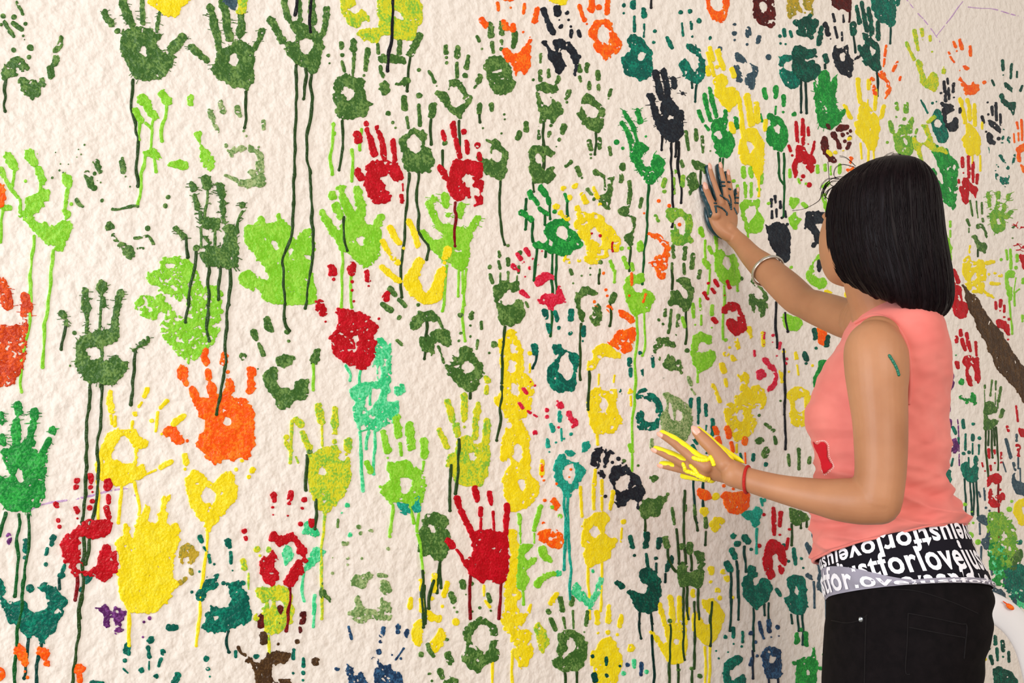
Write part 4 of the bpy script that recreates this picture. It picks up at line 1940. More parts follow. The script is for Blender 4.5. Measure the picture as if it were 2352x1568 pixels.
B 70 430 200 450 260 430 340 430 400 480 430 560 500 570 600 550 660 530 690 480 650 450 700 420 620 380 600 310 530 320 520 220 560 170 640 160 700 220 780 230 830 290 870 360 930 390 940 460 880 520 880 600 830 680 750 880 660 920 590 1040 550 1000 490 900 440 890 420 940 370 930 280 860 200 800 120 720 60 600 40 500 0 360 50 380
H 775 560 805 530 830 570 800 600
F 62 430 235
F 55 -10 180 20 280
D 395 940 390 1150 370 1350 360 1420 335 1500
D 575 1030 540 1200 530 1350 500 1640
p O2 0 four orange fingertips along the bottom in the lower corner
F 85 270 1110 290 1160
F 40 340 1240 350 1290
F 82 590 1140 620 1170
F 45 660 1300
F 85 1110 1370
F 40 1110 1450 1105 1540
F 75 -10 1400 -10 1480
s 345 1405 18 380 1490 20
@0 1080 .2168
p R3 1 red print of scattered dabs with a broken ring palm by the two long dark drips
B 635 770 700 690 780 620 850 590 870 540 950 520 990 550 1080 530 1160 520 1190 570 1170 650 1110 710 1000 730 920 710 840 700 850 780 840 900 860 960 910 1000 900 1040 860 1010 820 1000 800 1040 860 1060 920 1070 980 1040 1030 970 1050 880 1080 800 1140 760 1180 800 1170 860 1240 860 1220 930 1260 1000 1200 1100 1170 1140 1090 1170 1010 1130 960 1100 830 1090 830 1140 800 1130 750 1060 720 990 660 970 670 860
H 930 530 960 535 955 575 930 570
F 36 815 105
F 26 805 175
F 32 955 60 960 110
F 22 955 180
F 40 1140 130 1140 170
F 22 1140 270 1150 340
F 30 1130 400 1150 490
F 34 588 370
F 28 800 400 815 440
s 978 230 12 975 325 24 950 395 28 615 530 20 628 598 20 820 508 9
D 815 1120 810 1250 795 1370
@200 1228 .2168
p V 4 purple lacy print beside the wrist of the largest yellow one
B 70 780 130 760 230 730 230 780 280 810 300 700 320 700 310 770 400 790 410 860 380 920 350 980 400 1000 380 1030 310 1060 280 1020 300 940 240 870 250 940 220 1000 180 940 190 860
s 600 920 18 660 880 20 590 1080 16
p T 1 teal print with an apple-like palm right of the largest yellow one
B 1150 600 1200 600 1220 540 1260 460 1330 450 1380 420 1400 460 1340 500 1390 520 1350 570 1280 600 1250 660 1210 700 1160 680
B 1480 500 1530 510 1640 500 1640 560 1690 610 1720 720 1750 850 1720 940 1600 950 1480 1030 1380 1030 1260 1010 1200 970 1270 900 1240 820 1300 800 1290 740 1400 770 1480 760 1530 690 1510 570
H 1350 860 1400 850 1400 900 1350 900
F 30 1195 20 1210 70
F 13 1235 130 1270 180
F 20 1290 220 1300 290
F 31 1490 60 1500 120
F 17 1520 180 1525 290
U 38 860 980 930 985
s 1345 310 14 1190 388 12 1540 378 10 1440 510 20 1650 510 26 1110 605 14
D 1500 1020 1475 1130 1500 1240
p T 0 teal fingers rising from the bottom edge under the purple lacy print
F 40 425 1180 420 1240
F 21 400 1330
F 12 385 1420 430 1460
F 35 670 1110
F 25 650 1200 660 1290
F 11 655 1340 655 1430
F 31 800 1240
F 22 780 1320 760 1390
F 31 575 1430
F 33 730 1500
U 36 960 1480 920 1590
F 23 1265 1310
F 19 1280 1420
B 50 1540 130 1530 200 1568 220 1620 40 1620
s 1300 1500 14
p:patch Q 1 mustard smears beside the largest yellow print
B 970 170 1010 120 1110 110 1170 190 1150 290 1080 330 1080 240 1040 240 1020 300 980 280
F 35 1100 390
F 22 1040 460 980 510
@540 1080 .2168
p C 3 mint print behind the dark red crown-like one
B 700 640 740 540 790 560 850 600 910 660 870 710 780 690 720 680
B 490 850 540 790 600 820 620 900 580 980 540 1020 500 950
B 760 920 850 800 920 840 960 850 930 920 850 1000 760 1070 720 1060
D 730 1060 715 1200 730 1380
F 25 1190 370
F 11 1130 450
F 23 1220 680
@520 1310 .1645
p W2 0 yellow-olive print with a mask-like palm under the crown-like red one
B 410 270 480 230 600 220 700 205 830 215 880 270 930 350 930 420 900 460 950 510 950 580 920 640 930 720 870 760 760 850 680 870 620 920 570 900 520 800 500 700 360 690 400 610 450 640 520 560 480 530 550 500 540 450 490 440 430 380
H 590 400 640 400 640 490 590 540
H 670 410 740 395 800 410 800 540 760 560 690 530
D 600 910 595 1100 600 1300 610 1400
@540 1080 .2168
F 33 85 960 100 1030
F 11 140 1090 140 1260
F 35 230 840
F 19 260 900
F 25 355 840
p R3 2 dark red crown-like print split into three pieces with one drip
B 355 700 400 640 440 660 470 680 580 660 640 700 690 740 740 800 770 880 740 900 760 980 730 980 700 900 640 890 630 850 660 790 620 750 550 770 500 780 460 800 420 750 370 740
B 250 980 300 920 350 910 390 830 420 850 430 900 480 970 420 950 400 1010 450 1070 460 1140 470 1190 420 1170 390 1240 340 1220 300 1150 250 1090
B 620 960 650 920 700 950 730 1030 710 1090 660 1150 630 1240 560 1250 500 1190 560 1120 600 1010
F 29 405 270 405 310
F 15 395 390
F 29 590 240 580 300
F 17 570 350
F 11 555 480
F 31 730 310
F 15 710 400
F 29 810 530 800 570
F 27 95 640
F 23 110 720
s 400 470 11 690 570 28
D 575 1250 580 1350 555 1500
@520 1310 .1645
D 880 320 880 420 850 560 860 660 825 840
p M2 0 brownish maroon fingertips over the mask-like yellow-olive print
F 52 480 650 485 760
F 42 750 520 745 580
F 52 1070 610 1070 700
F 24 1030 800 1030 850
F 25 735 725
p B2 1 dark brown ragged print at the bottom edge under maroon fingertips
F 48 505 900 520 990
F 21 720 1025
F 30 985 990
B 250 1250 330 1210 400 1280 500 1260 580 1130 620 1160 740 1090 800 1140 900 1150 870 1220 820 1330 740 1310 680 1360 640 1290 620 1340 640 1480 590 1620 420 1620 400 1500 370 1380 340 1300
F 62 1235 1270
F 23 160 1070 200 1150 250 1180
B 680 1540 880 1500 900 1620 680 1620
p T 1 teal bits around the dark brown ragged print
F 34 420 1200
F 25 940 1110 935 1220
F 23 1075 1230 1075 1330
F 25 1075 1425
F 23 125 1130 130 1200
F 15 930 1430
s 1070 1530 18
p:run C 0 thin mint and yellow runs beside the maroon fingertips
D 1230 350 1210 500 1200 600
D 1230 470 1215 650 1215 780
@540 1080 .2168
p A 4 pale olive worn print with separate square palm halves above the blue one
B 1220 1180 1260 1120 1360 1090 1440 1060 1480 1100 1440 1140 1400 1180 1390 1240 1320 1260 1240 1240
F 21 1520 1110 1600 1120
B 1540 1180 1600 1160 1650 1250 1620 1310 1560 1290
F 31 1165 770
F 17 1190 930
F 13 1190 1000
F 29 1305 600
F 21 1325 665
F 29 1440 640
F 21 1620 830
F 13 1340 930
s 1030 925 12 1033 1090 14
@720 1228 .2168
B 430 680 480 640 520 740 560 780 640 790 700 760 700 660 760 680 820 730 820 900 700 900 600 870 540 940 470 940 400 880 350 830 430 780
@540 1080 .2168
p:patch G2 1 olive comma-shaped dab on the long yellow-green drip
B 885 1280 920 1250 970 1300 1020 1360 1010 1390 1070 1420 1000 1400 950 1350 900 1340
F 13 915 1190 915 1360
p:patch G 0 small dark green stick mark beside the mint print
F 12 1090 520 1085 600
@720 1228 .2168
p I 3 blue print splashed along the bottom edge below the pale olive one
F 26 740 990 725 1060
F 17 710 1130
F 29 905 960 895 1020
F 25 990 1010 980 1070
F 13 370 970 400 1100
B 330 1400 350 1350 400 1370 430 1420 410 1490 440 1500 520 1450 540 1520 600 1620 380 1620 370 1500
B 640 1440 700 1330 760 1380 830 1350 820 1430 940 1470 970 1620 640 1620
F 27 690 1240
F 22 630 1310
F 10 680 1320 680 1420
F 13 830 1270
F 10 870 1320 920 1250 955 1200
F 23 250 1420
F 15 925 1310
@940 1310 .2879
p Y 1 yellow print of separate bars under the keyhole-palmed olive one
B 20 460 60 400 120 370 100 450 100 500 100 580 90 610 50 610 20 540
B 130 310 180 310 220 350 255 350 245 420 140 410
B 160 580 200 510 240 440 280 520 270 600 210 670 170 620
F 21 95 80 100 160
F 17 100 230 100 320
F 23 200 40 195 160
F 19 182 220
F 21 300 100 275 200
F 17 10 230 5 290
s 370 410 30 263 285 14
p:run G3 0 dark olive runs down the yellow bars print
D 105 0 100 200 110 350 105 450
D 115 120 130 300 120 420
D 190 80 160 200 155 300
F 13 145 590 160 640 190 680
F 15 300 550
F 19 90 670
p G 2 olive ring print like a letter R under the big red one
B 425 480 460 440 510 400 560 370 640 400 690 440 705 510 650 520 640 560 710 560 700 620 720 680 680 740 600 750 550 820 490 790 430 740 400 700 450 650 460 580 430 520
H 500 500 560 430 620 450 650 530 640 640 580 660 540 610 500 570
F 23 420 90 430 130
F 17 500 100
F 19 625 190 640 240
F 8 650 320
F 25 335 190 350 240
s 450 190 8 560 295 10 500 325 10 355 295 10 378 330 9
p:run Y 0 thin yellow runs under the big red print
F 10 595 120 595 200
F 11 605 240 640 290
D 650 600 660 740 660 940
p G 2 olive scraps at the bottom edge beside the blue print
F 25 305 670 330 730
F 19 240 800 260 850
B 250 930 290 840 390 860 400 930
F 13 160 825
s 180 880 12
p Y 3 yellow shaggy print under the yellow strip with a run to the bottom
B 750 110 880 150 900 200 860 230 870 330 920 350 970 250 960 330 910 410 870 470 970 470 970 600 1000 640 960 730 900 800 860 750 820 640 810 500 740 470 730 380 770 280
D 820 640 825 940
@1200 1310 .2879
p W 1 lime-tinted yellow lobe beside the shaggy yellow print
B 80 440 130 410 160 450 200 520 220 560 180 640 150 660 110 610 110 530
p:patch Y 0 lone yellow slanted finger dab over the ring-fingered olive print
F 21 270 190 220 260
p G2 0 olive print with a swirl hollow and clubbed fingers at the bottom
B 285 500 340 470 420 475 480 520 510 580 510 680 490 780 440 810 380 810 330 820 280 780 220 720 280 690 260 640 290 610 280 560
H 340 560 390 530 420 570 420 650 350 670 320 720 310 690 350 620
F 23 205 325
F 15 225 390 260 470
F 19 295 220 315 310
F 11 325 380 340 460
F 17 395 220 390 270
F 7 400 320 405 460
F 13 515 330 505 430
F 7 490 490
D 340 820 340 940
D 435 810 435 940
p Y 0 solid yellow print at the bottom edge marked with dark dabs
B 600 570 640 540 700 530 750 560 770 640 810 730 770 820 740 940 570 940 560 780 540 700 540 640 590 620
F 21 595 330 600 420
F 11 600 500
F 23 685 290 685 400
F 17 680 490
F 17 790 360 770 440
F 11 755 510
U 28 865 620
p:patch J2 1 dark teal finger dabs on the solid yellow print at the bottom
F 15 555 680
F 17 665 700 665 750
F 21 570 830 580 870
F 19 665 830
F 15 772 760
p:patch I 1 two blue dabs at the bottom edge beside the solid yellow print
F 16 835 750
F 15 945 740 945 830
p:patch C 1 three mint dabs at the bottom edge among blue ones
F 15 890 720 890 770
F 17 985 810
F 19 805 820
@1400 1160 .3036
p J 0 dark teal print with a crescent moon palm and two black-teal drips
B 215 510 260 480 310 470 350 520 385 560 390 650 370 740 360 800 300 815 220 810 190 770 150 690 115 650 170 640 220 670 270 670 290 600 250 580
F 16 155 240 170 310
F 14 185 380
F 23 280 220 275 310
F 10 275 370 290 470
F 19 375 260 368 320
F 15 350 400
F 8 352 440 355 510
U 23 60 585 90 610
F 25 465 410 430 490
D 415 520 415 580
D 225 815 230 896
D 315 815 320 896
@1440 1310 .2879
D 100 400 112 540
D 195 400 200 600 215 780 215 940
@1400 1160 .3036
p Y 1 yellow print under the crescent dark teal one with a notch in the wrist
@1440 1310 .2879
B 300 440 350 430 410 420 480 450 480 560 480 640 455 730 400 745 330 745 290 680 260 610 210 550 180 490 220 490 290 590 320 560 300 500
H 350 570 390 540 415 560 400 600
F 17 260 270 280 350 300 430
F 19 345 210 355 300 365 400
F 17 415 220 418 300 420 400
F 13 490 300 470 420
p Y 1 yellow leaf-like print with a spear slit at the bottom near the crescent one
B 590 240 640 220 700 230 750 300 785 370 760 470 720 530 670 590 630 610 590 570 550 520 520 460 510 390 540 330 560 340 590 370 620 420 650 430 680 400 640 340 600 280
F 21 525 160 525 200
D 625 610 620 940
D 660 600 650 940
p:run G2 0 olive runs dripping down over both bottom yellow prints
F 15 338 400
D 342 430 340 600 335 720 335 940
D 400 750 405 940
D 675 250 665 400 665 520 660 600
F 15 405 790
F 19 512 780
D 515 800 515 940
F 19 580 840
@1400 1160 .3036
p G2 0 olive print like a cactus with long drips beside the crescent one
B 505 470 550 430 580 450 590 510 640 490 670 470 665 400 640 390 645 340 680 360 715 350 720 420 715 530 690 610 660 630 600 600 550 620 510 560
F 21 420 250 435 310
D 440 330 445 410 470 470 500 500
F 23 545 310
F 21 605 300 600 350
F 10 470 20 490 140
D 505 180 515 300 522 440
D 560 -110 560 60 565 280 570 440
D 610 370 615 490
D 555 620 560 760 560 896
D 580 610 585 800 595 860
D 665 630 670 760 680 860
F 10 575 0 570 40
@1440 1310 .2879
D 450 350 455 500 440 620 455 710
D 535 250 540 400 540 600 530 780
@1400 1160 .3036
p G 0 two olive finger drops right of the cactus print
F 11 640 0 645 70
D 645 80 655 190
F 18 728 100 728 160
D 725 200 722 300
p Y 2 yellow torn flower-like dabs below the orange round print
B 750 130 810 80 870 90 860 140 810 210 760 180
F 25 765 480 770 510
F 15 765 580
F 22 850 500
F 25 885 560
F 19 820 640
F 17 830 700
F 15 930 700
@1480 860 .2168
p Y 4 yellow cross-shaped print under the outstretched arm
B 840 340 900 300 970 310 950 220 1030 210 1010 80 980 -20 1110 -20 1110 70 1090 140 1190 110 1280 180 1300 290 1250 380 1200 310 1120 370 1140 430 1200 500 1160 580 1130 640 1020 700 980 730 930 650 880 560 850 460
H 950 400 1020 350 1060 370 1040 480 1000 500
D 975 740 975 820
@1400 620 .2168
F 27 1480 620 1500 720
F 22 1340 740 1360 820
F 27 1190 1000 1210 1070
F 17 1225 1160 1240 1230
F 20 1090 1220 1140 1310 1170 1390
F 33 1230 890
F 33 1310 940
F 19 1620 670 1630 800
s 1270 820 14
@1480 860 .2168
p Y 4 yellow ring print just in front of the chest
B 1500 200 1580 130 1660 120 1750 180 1780 290 1760 440 1720 540 1650 570 1550 520 1540 400 1550 300
H 1600 270 1680 240 1700 330 1680 400 1600 390
@1640 680 .17344
F 21 1080 760 1090 830
F 15 1100 920 1115 1040
F 19 920 740
F 17 990 1000
F 19 1300 920
F 25 880 1000 900 1130
p K2 4 crimson comet-like print over the yellow cross-shaped one
B 640 810 700 830 780 890 830 970 855 1060 830 1130 800 1200 770 1260 700 1300 700 1220 770 1130 800 1060 770 970 700 930 650 870
B 550 980 650 960 690 1040 640 1110 590 1110
F 13 530 720 540 800
F 15 660 490 655 560
F 10 655 640
F 19 780 520
F 13 770 610
F 19 870 620 855 690
F 11 830 790
F 20 960 830
F 22 945 890
p L 0 lime rounded print below the elbow of the outstretched arm
B 880 300 920 220 1000 240 1100 280 1170 340 1160 440 1080 460 990 460 920 400
p:run N2 0 thin black runs falling from behind the outstretched arm
D 820 80 815 350 830 530 830 680
D 945 220 955 350 975 470
D 920 700 925 900 930 1150 935 1350 935 1568
@1480 860 .2168
D 1485 300 1490 500 1490 790
@1640 680 .17344
p O1 0 orange print tucked under the upper arm with dark green fingers on it
B 1340 390 1490 440 1500 560 1480 650 1410 640 1360 600
p J2 0 dark green fingers on the orange print under the upper arm
F 32 1325 450 1340 560
F 19 1345 690
F 32 1510 540 1490 650
F 32 1195 750 1210 830
s 1215 890 16
p E 1 green print touching the front of the pink top
B 1300 1050 1370 980 1370 870 1430 840 1490 850 1495 990 1470 1010 1430 960 1420 1100 1430 1170 1390 1270 1350 1300 1310 1190
@1480 860 .2168
p G 4 worn olive print between the yellow cross-shaped and ring prints
B 1230 870 1260 780 1300 760 1340 790 1330 850 1280 910
B 1150 700 1230 640 1280 690 1240 740 1170 740
F 15 1280 520 1330 560
F 17 1360 590
F 19 1380 670 1390 730
F 19 1215 430
F 10 1360 250
F 12 1440 280
p T 0 teal slips around the worn olive print above the red bracelet
F 21 1155 850 1150 900
F 21 1285 950
F 16 1015 840 1025 890
p G 1 three olive finger strokes above the lower forearm
F 19 1525 850 1535 960
F 17 1635 800 1635 1000
F 19 1750 880 1740 930
p O2 1 orange round print with long fingers behind the lower wrist
F 29 750 570 755 620
F 25 770 680 790 730
F 31 870 570 895 650
F 17 915 720 935 810
F 27 1060 680 1060 730
F 7 1065 830 1070 940
B 810 1280 850 1240 960 1240 1080 1240 1120 1290 1110 1380 1060 1440 990 1480 930 1480 870 1420 820 1350
U 52 610 1260 650 1280
F 17 840 1180
F 17 940 1210
p Y 2 yellow dab between the orange thumb and the orange round palm
F 33 750 1290
B 570 1380 660 1390 680 1460 640 1510 590 1450
@1620 1100 .3036
p X2 0 aqua-teal print hooked under the orange round one
B 270 260 330 240 350 250 400 200 425 230 420 300 400 360 370 375 345 320 300 300
F 13 445 160
F 10 420 150 430 200
D 385 375 385 560
p T 1 teal print with feathery palm and bottle-like fingers near the red arch
@1640 1310 .2879
B 220 70 280 20 350 0 350 30 300 60 310 130 350 110 370 50 430 70 460 130 450 210 400 270 350 310 300 290 250 230 220 150
F 15 500 150 525 190
D 130 100 135 260 130 480
D 190 0 195 390
D 315 300 315 450 315 640
D 403 270 400 355
D 437 260 435 400
@1620 1100 .3036
F 23 210 430
F 25 240 490
F 21 200 540 220 590
F 25 165 640 185 680
D 190 700 190 896
D 235 620 245 896
F 21 300 440 320 480
F 11 345 530
D 295 510 305 700
F 38 350 690
p T 0 teal print with a flame-shaped hole beside the patterned waistband
@1640 1310 .2879
B 570 60 650 30 720 50 740 120 740 230 745 320 710 355 640 350 590 300 555 230 600 190 590 120
H 635 160 655 120 680 170 660 200
D 615 350 618 420
D 667 360 670 480
D 705 350 705 590
@1620 1100 .3036
F 13 590 500
F 11 630 620
F 13 668 530 680 640
F 11 727 600
F 9 740 670
p R2 1 red arch-shaped print with long fingers under the lower forearm
B 460 470 510 450 560 470 600 510 615 560 610 640 600 660 560 620 530 560 500 590 510 680 530 740 490 765 450 720 430 640 450 550
B 550 650 600 680 580 720 550 690
F 15 513 220 518 320 518 420
F 13 568 255 562 350
F 11 562 420
F 11 635 380
F 11 625 450 612 530
U 13 442 270
s 405 505 14
p G 1 olive print peeping out below the lower forearm
B 615 205 700 230 780 260 785 310 740 320 690 355 650 340 635 270
D 655 340 655 500
D 725 320 727 370
D 770 310 770 360
p S 0 slate print touching the folded waistband
B 830 600 870 590 910 620 915 680 890 710 930 770 920 850 890 870 840 830 845 760 860 710
F 15 765 490 800 570
F 15 815 410 840 490 860 540
B 745 720 790 710 820 770 770 750
@1640 1310 .2879
D 795 90 795 295
D 890 190 890 300 900 470
p T 0 teal C-shaped print at the bottom edge with four short fingers
B 70 780 90 730 140 690 200 680 225 710 200 750 140 780 110 830 150 880 200 840 240 825 255 870 230 940 90 940
F 13 152 460 153 530
F 15 87 530
F 11 228 490 228 570
F 9 220 605
F 9 155 585
F 9 15 640
F 11 35 700
F 7 110 650
p I 1 blue print with a flame-like palm gap at the bottom edge
B 380 660 430 600 490 610 540 640 540 700 540 780 545 830 510 865 430 860 385 810 400 760
H 430 720 450 660 470 690 495 700 460 740
F 13 360 410 380 500 395 540
F 17 435 400 440 480
F 9 455 530
F 15 505 450
F 7 515 520
F 19 290 500
F 13 330 570
F 11 340 680
F 14 300 700 290 750
D 432 860 432 940
D 510 860 512 940
D 305 640 310 860
p E 1 green upright print at the bottom edge beside the black trousers
B 650 720 720 680 760 690 790 640 770 550 800 610 825 760 820 940 650 940 655 800
H 725 800 750 790 765 820 740 840
F 23 660 500 660 570
F 20 690 470
F 20 725 500 735 590
F 19 640 740
F 13 870 670
F 13 850 780
@2032 0 .1722
p:chalk P 5 lilac chalk zigzag sketched near the top edge
D 300 0 400 120 520 270 620 380 735 560
D 1040 20 900 220 780 380 690 480
D 1100 90 1250 110 1450 115 1650 180 1880 245
@0 860 .2168
p:chalk P 4 faint lilac chalk line among the red dabs and yellow prints
D 340 1430 400 1390 540 1350 700 1335 880 1300 1000 1275 1180 1225 1350 1200 1440 1290
"""

# ------------------------------------------------------------------ handprints
# outlines are given in pixels of the photograph's frame and cast onto the wall plane; "@x y s" sets origin and scale
CELL = 1.4
PAD = 90
GW, GH = int((W + 2 * PAD) / CELL), int((H + 2 * PAD) / CELL)


def fft_noise(feature_px, seed, aniso=1.0):
    r = np.random.default_rng(seed)
    g = r.standard_normal((GH, GW))
    fy = np.fft.fftfreq(GH)[:, None] * aniso
    fx = np.fft.rfftfreq(GW)[None, :]
    s = feature_px / CELL
    k = np.exp(-2 * (math.pi * s / 2.6) ** 2 * (fx ** 2 + fy ** 2))
    out = np.fft.irfft2(np.fft.rfft2(g) * k, s=(GH, GW))
    return (out / out.std()).astype(np.float32)


N_FINE, N_MID, N_BIG = fft_noise(4.6, 1), fft_noise(12, 2), fft_noise(30, 3)
N_DRY = 0.7 * fft_noise(4.8, 4) + 0.62 * fft_noise(12, 5, 0.7)
N_DRY /= N_DRY.std()
N_PIN = 0.8 * fft_noise(5.5, 8) + 0.5 * fft_noise(24, 9)
DRY_T = [9, 2.3, 1.75, 1.35, 1.0, 0.68, 0.38, 0.1]


def chaikin(p, closed=True):
    q = []
    n = len(p)
    for i in range(n if closed else n - 1):
        a, b_ = p[i], p[(i + 1) % n]
        q.append(a * 0.78 + b_ * 0.22)
        q.append(a * 0.22 + b_ * 0.78)
    return np.array(q if closed else [p[0]] + q + [p[-1]])


def seg_dist(X, Y, p, closed):
    d = np.full(X.shape, 1e9, np.float32)
    n = len(p)
    inside = np.zeros(X.shape, bool)
    for i in range(n if closed else max(n - 1, 1)):
        a = p[i]
        b_ = p[(i + 1) % n]
        ab = b_ - a
        L = float(ab @ ab) + 1e-9
        t = np.clip(((X - a[0]) * ab[0] + (Y - a[1]) * ab[1]) / L, 0, 1)
        d = np.minimum(d, (X - a[0] - t * ab[0]) ** 2 + (Y - a[1] - t * ab[1]) ** 2)
        if closed and a[1] != b_[1]:
            c = ((a[1] > Y) != (b_[1] > Y)) & (X < (b_[0] - a[0]) * (Y - a[1]) / (b_[1] - a[1]) + a[0])
            inside ^= c
    return np.sqrt(d), inside


# marching-squares table: corners 0..3 (tl, tr, br, bl), edge points 4..7 (top, right, bottom, left)
MS = {1: [(0, 4, 7)], 2: [(4, 1, 5)], 3: [(0, 1, 5, 7)], 4: [(5, 2, 6)], 5: [(0, 4, 7), (5, 2, 6)], 6: [(4, 1, 2, 6)],
      7: [(0, 1, 2, 6, 7)], 8: [(7, 6, 3)], 9: [(0, 4, 6, 3)], 10: [(4, 1, 5), (7, 6, 3)], 11: [(0, 1, 5, 6, 3)],
      12: [(7, 5, 2, 3)], 13: [(0, 4, 5, 2, 3)], 14: [(4, 1, 2, 3, 7)], 15: [(0, 1, 2, 3)]}
MS_EDGE = {1: [(4, 7)], 2: [(5, 4)], 3: [(5, 7)], 4: [(6, 5)], 5: [(4, 7), (6, 5)], 6: [(6, 4)], 7: [(6, 7)], 8: [(7, 6)],
           9: [(4, 6)], 10: [(5, 4), (7, 6)], 11: [(5, 6)], 12: [(7, 5)], 13: [(4, 5)], 14: [(7, 4)]}
RM = np.array(RC)
WN = np.array(WALL_N)
WPC = float((WALL_P - CAM).dot(WALL_N))


def px_to_wall(x, y, off):
    d = np.stack([(x - CX) / FPX, (CY - y) / FPX, -np.ones_like(x)], -1) @ RM.T
    z = WPC / (d @ WN)
    return d * z[:, None] + np.array(CAM) + WN[None] * off[:, None]


def paint_mesh(name, f, i0, j0, base, thick, origin):
    h, w = f.shape
    ins = f < 0
    code = (ins[:-1, :-1] * 1 + ins[:-1, 1:] * 2 + ins[1:, 1:] * 4 + ins[1:, :-1] * 8).astype(int)
    if not code.any():
        return None
    ny, nx = h, w
    base_id = ny * nx
    hid = base_id
    vid = base_id + ny * (nx - 1)
    loops, sizes, rim = [], [], []
    for c in range(1, 16):
        jj, ii = np.nonzero(code == c)
        if not len(jj):
            continue
        ids = {0: jj * nx + ii, 1: jj * nx + ii + 1, 2: (jj + 1) * nx + ii + 1, 3: (jj + 1) * nx + ii,
               4: hid + jj * (nx - 1) + ii, 6: hid + (jj + 1) * (nx - 1) + ii,
               7: vid + jj * nx + ii, 5: vid + jj * nx + ii + 1}
        for poly in MS[c]:
            loops.append(np.stack([ids[k] for k in reversed(poly)], 1).ravel())
            sizes.append(np.full(len(jj), len(poly)))
        for e in MS_EDGE.get(c, ()):
            rim.append(np.stack([ids[e[0]], ids[e[1]]], 1))
    loops = np.concatenate(loops)
    sizes = np.concatenate(sizes)
    used, inv = np.unique(loops, return_inverse=True)
    px = np.empty(len(used)); py = np.empty(len(used)); dep = np.empty(len(used))
    g = used < base_id
    y_, x_ = np.divmod(used[g], nx)
    px[g], py[g] = x_, y_
    dep[g] = -f[y_, x_]
    e = (used >= hid) & (used < vid)
    y_, x_ = np.divmod(used[e] - hid, nx - 1)
    a, b_ = f[y_, x_], f[y_, x_ + 1]
    px[e], py[e], dep[e] = x_ + np.clip(a / (a - b_ + 1e-9), 0.02, 0.98), y_, 0
    e = used >= vid
    y_, x_ = np.divmod(used[e] - vid, nx)
    a, b_ = f[y_, x_], f[y_ + 1, x_]
    px[e], py[e], dep[e] = x_, y_ + np.clip(a / (a - b_ + 1e-9), 0.02, 0.98), 0
    X = (px + i0) * CELL - PAD
    Y = (py + j0) * CELL - PAD
    t = np.clip(dep / 3.2, 0, 1)
    off = base + thick * (0.3 + 0.7 * (1 - (1 - t) ** 2))
    P = px_to_wall(X, Y, off)
    if rim:                                     # skirt down to the plaster: the paint film has thickness
        rim = np.searchsorted(used, np.concatenate(rim))
        rv, ri = np.unique(rim, return_inverse=True)
        ri = ri.reshape(-1, 2)
        P2 = px_to_wall(X[rv], Y[rv], np.full(len(rv), -0.0004))
        n0 = len(P)
        q = np.stack([rim[:, 0], rim[:, 1], n0 + ri[:, 1], n0 + ri[:, 0]], 1)
        P = np.concatenate([P, P2])
        inv = np.concatenate([inv, q.ravel()])
        sizes = np.concatenate([sizes, np.full(len(q), 4)])
    me = bpy.data.meshes.new(name)
    me.vertices.add(len(P))
    me.vertices.foreach_set('co', (P - np.array(origin)).astype(np.float32).ravel())
    me.loops.add(len(inv))
    me.loops.foreach_set('vertex_index', inv.astype(np.int32))
    me.polygons.add(len(sizes))
    me.polygons.foreach_set('loop_start', np.concatenate([[0], np.cumsum(sizes)[:-1]]).astype(np.int32))
    me.polygons.foreach_set('loop_total', sizes.astype(np.int32))
    me.update(calc_edges=True)
    return me


KIND = {'': ('handprint', 'handprint', 'handprints on the wall'), 'patch': ('paint_patch', 'paint patch', 'paint patches on the wall'),
        'run': ('paint_run', 'paint drip', 'loose paint runs on the wall'), 'stroke': ('brush_stroke', 'brush stroke', None),
        'speck': ('paint_fleck', 'paint flecks', 'paint flecks on the wall'), 'chalk': ('chalk_line', 'chalk line', 'chalk lines on the wall')}
PART_HAND = {'B': 'palm', 'F': 'finger', 'U': 'thumb', 'D': 'drip', 's': 'speck'}
PART_OTHER = {'B': 'blot', 'F': 'dab', 'U': 'dab', 'D': 'drip', 's': 'speck'}


def local_scale(x):
    return 1.18 * (1 - 0.00027 * (x - CX)) / 1.18


def parse_prints(text):
    out, cur, T = [], None, (0, 0, 1)
    for ln in text.strip().split('\n'):
        k = ln[0]
        if k == '@':
            T = tuple(float(v) for v in ln[1:].split())
        elif k == 'p':
            h = ln.split(' ', 3)
            sub = h[0].split(':')[1] if ':' in h[0] else ''
            code = h[1]
            cur = dict(sub=sub, col=code[0], layer=int(code[1:] or 1), dry=int(h[2]), label=h[3], parts=[])
            out.append(cur)
        else:
            v = [float(x) for x in ln[1:].split()]
            o = np.array(T[:2])
            if k in 'FU':
                p = np.array(v[1:]).reshape(-1, 2) * T[2] + o
                cur['parts'].append((k, p, v[0] * T[2], []))
            elif k == 's':
                q = np.array(v).reshape(-1, 3) * T[2]
                q[:, :2] += o
                cur['parts'].append((k, q, 0, []))
            else:
                p = np.array(v).reshape(-1, 2) * T[2] + o
                if k == 'H':
                    for part in reversed(cur['parts']):
                        if part[0] == 'B':
                            part[3].append(p)
                            break
                else:
                    cur['parts'].append((k, p, 0, []))
    return out


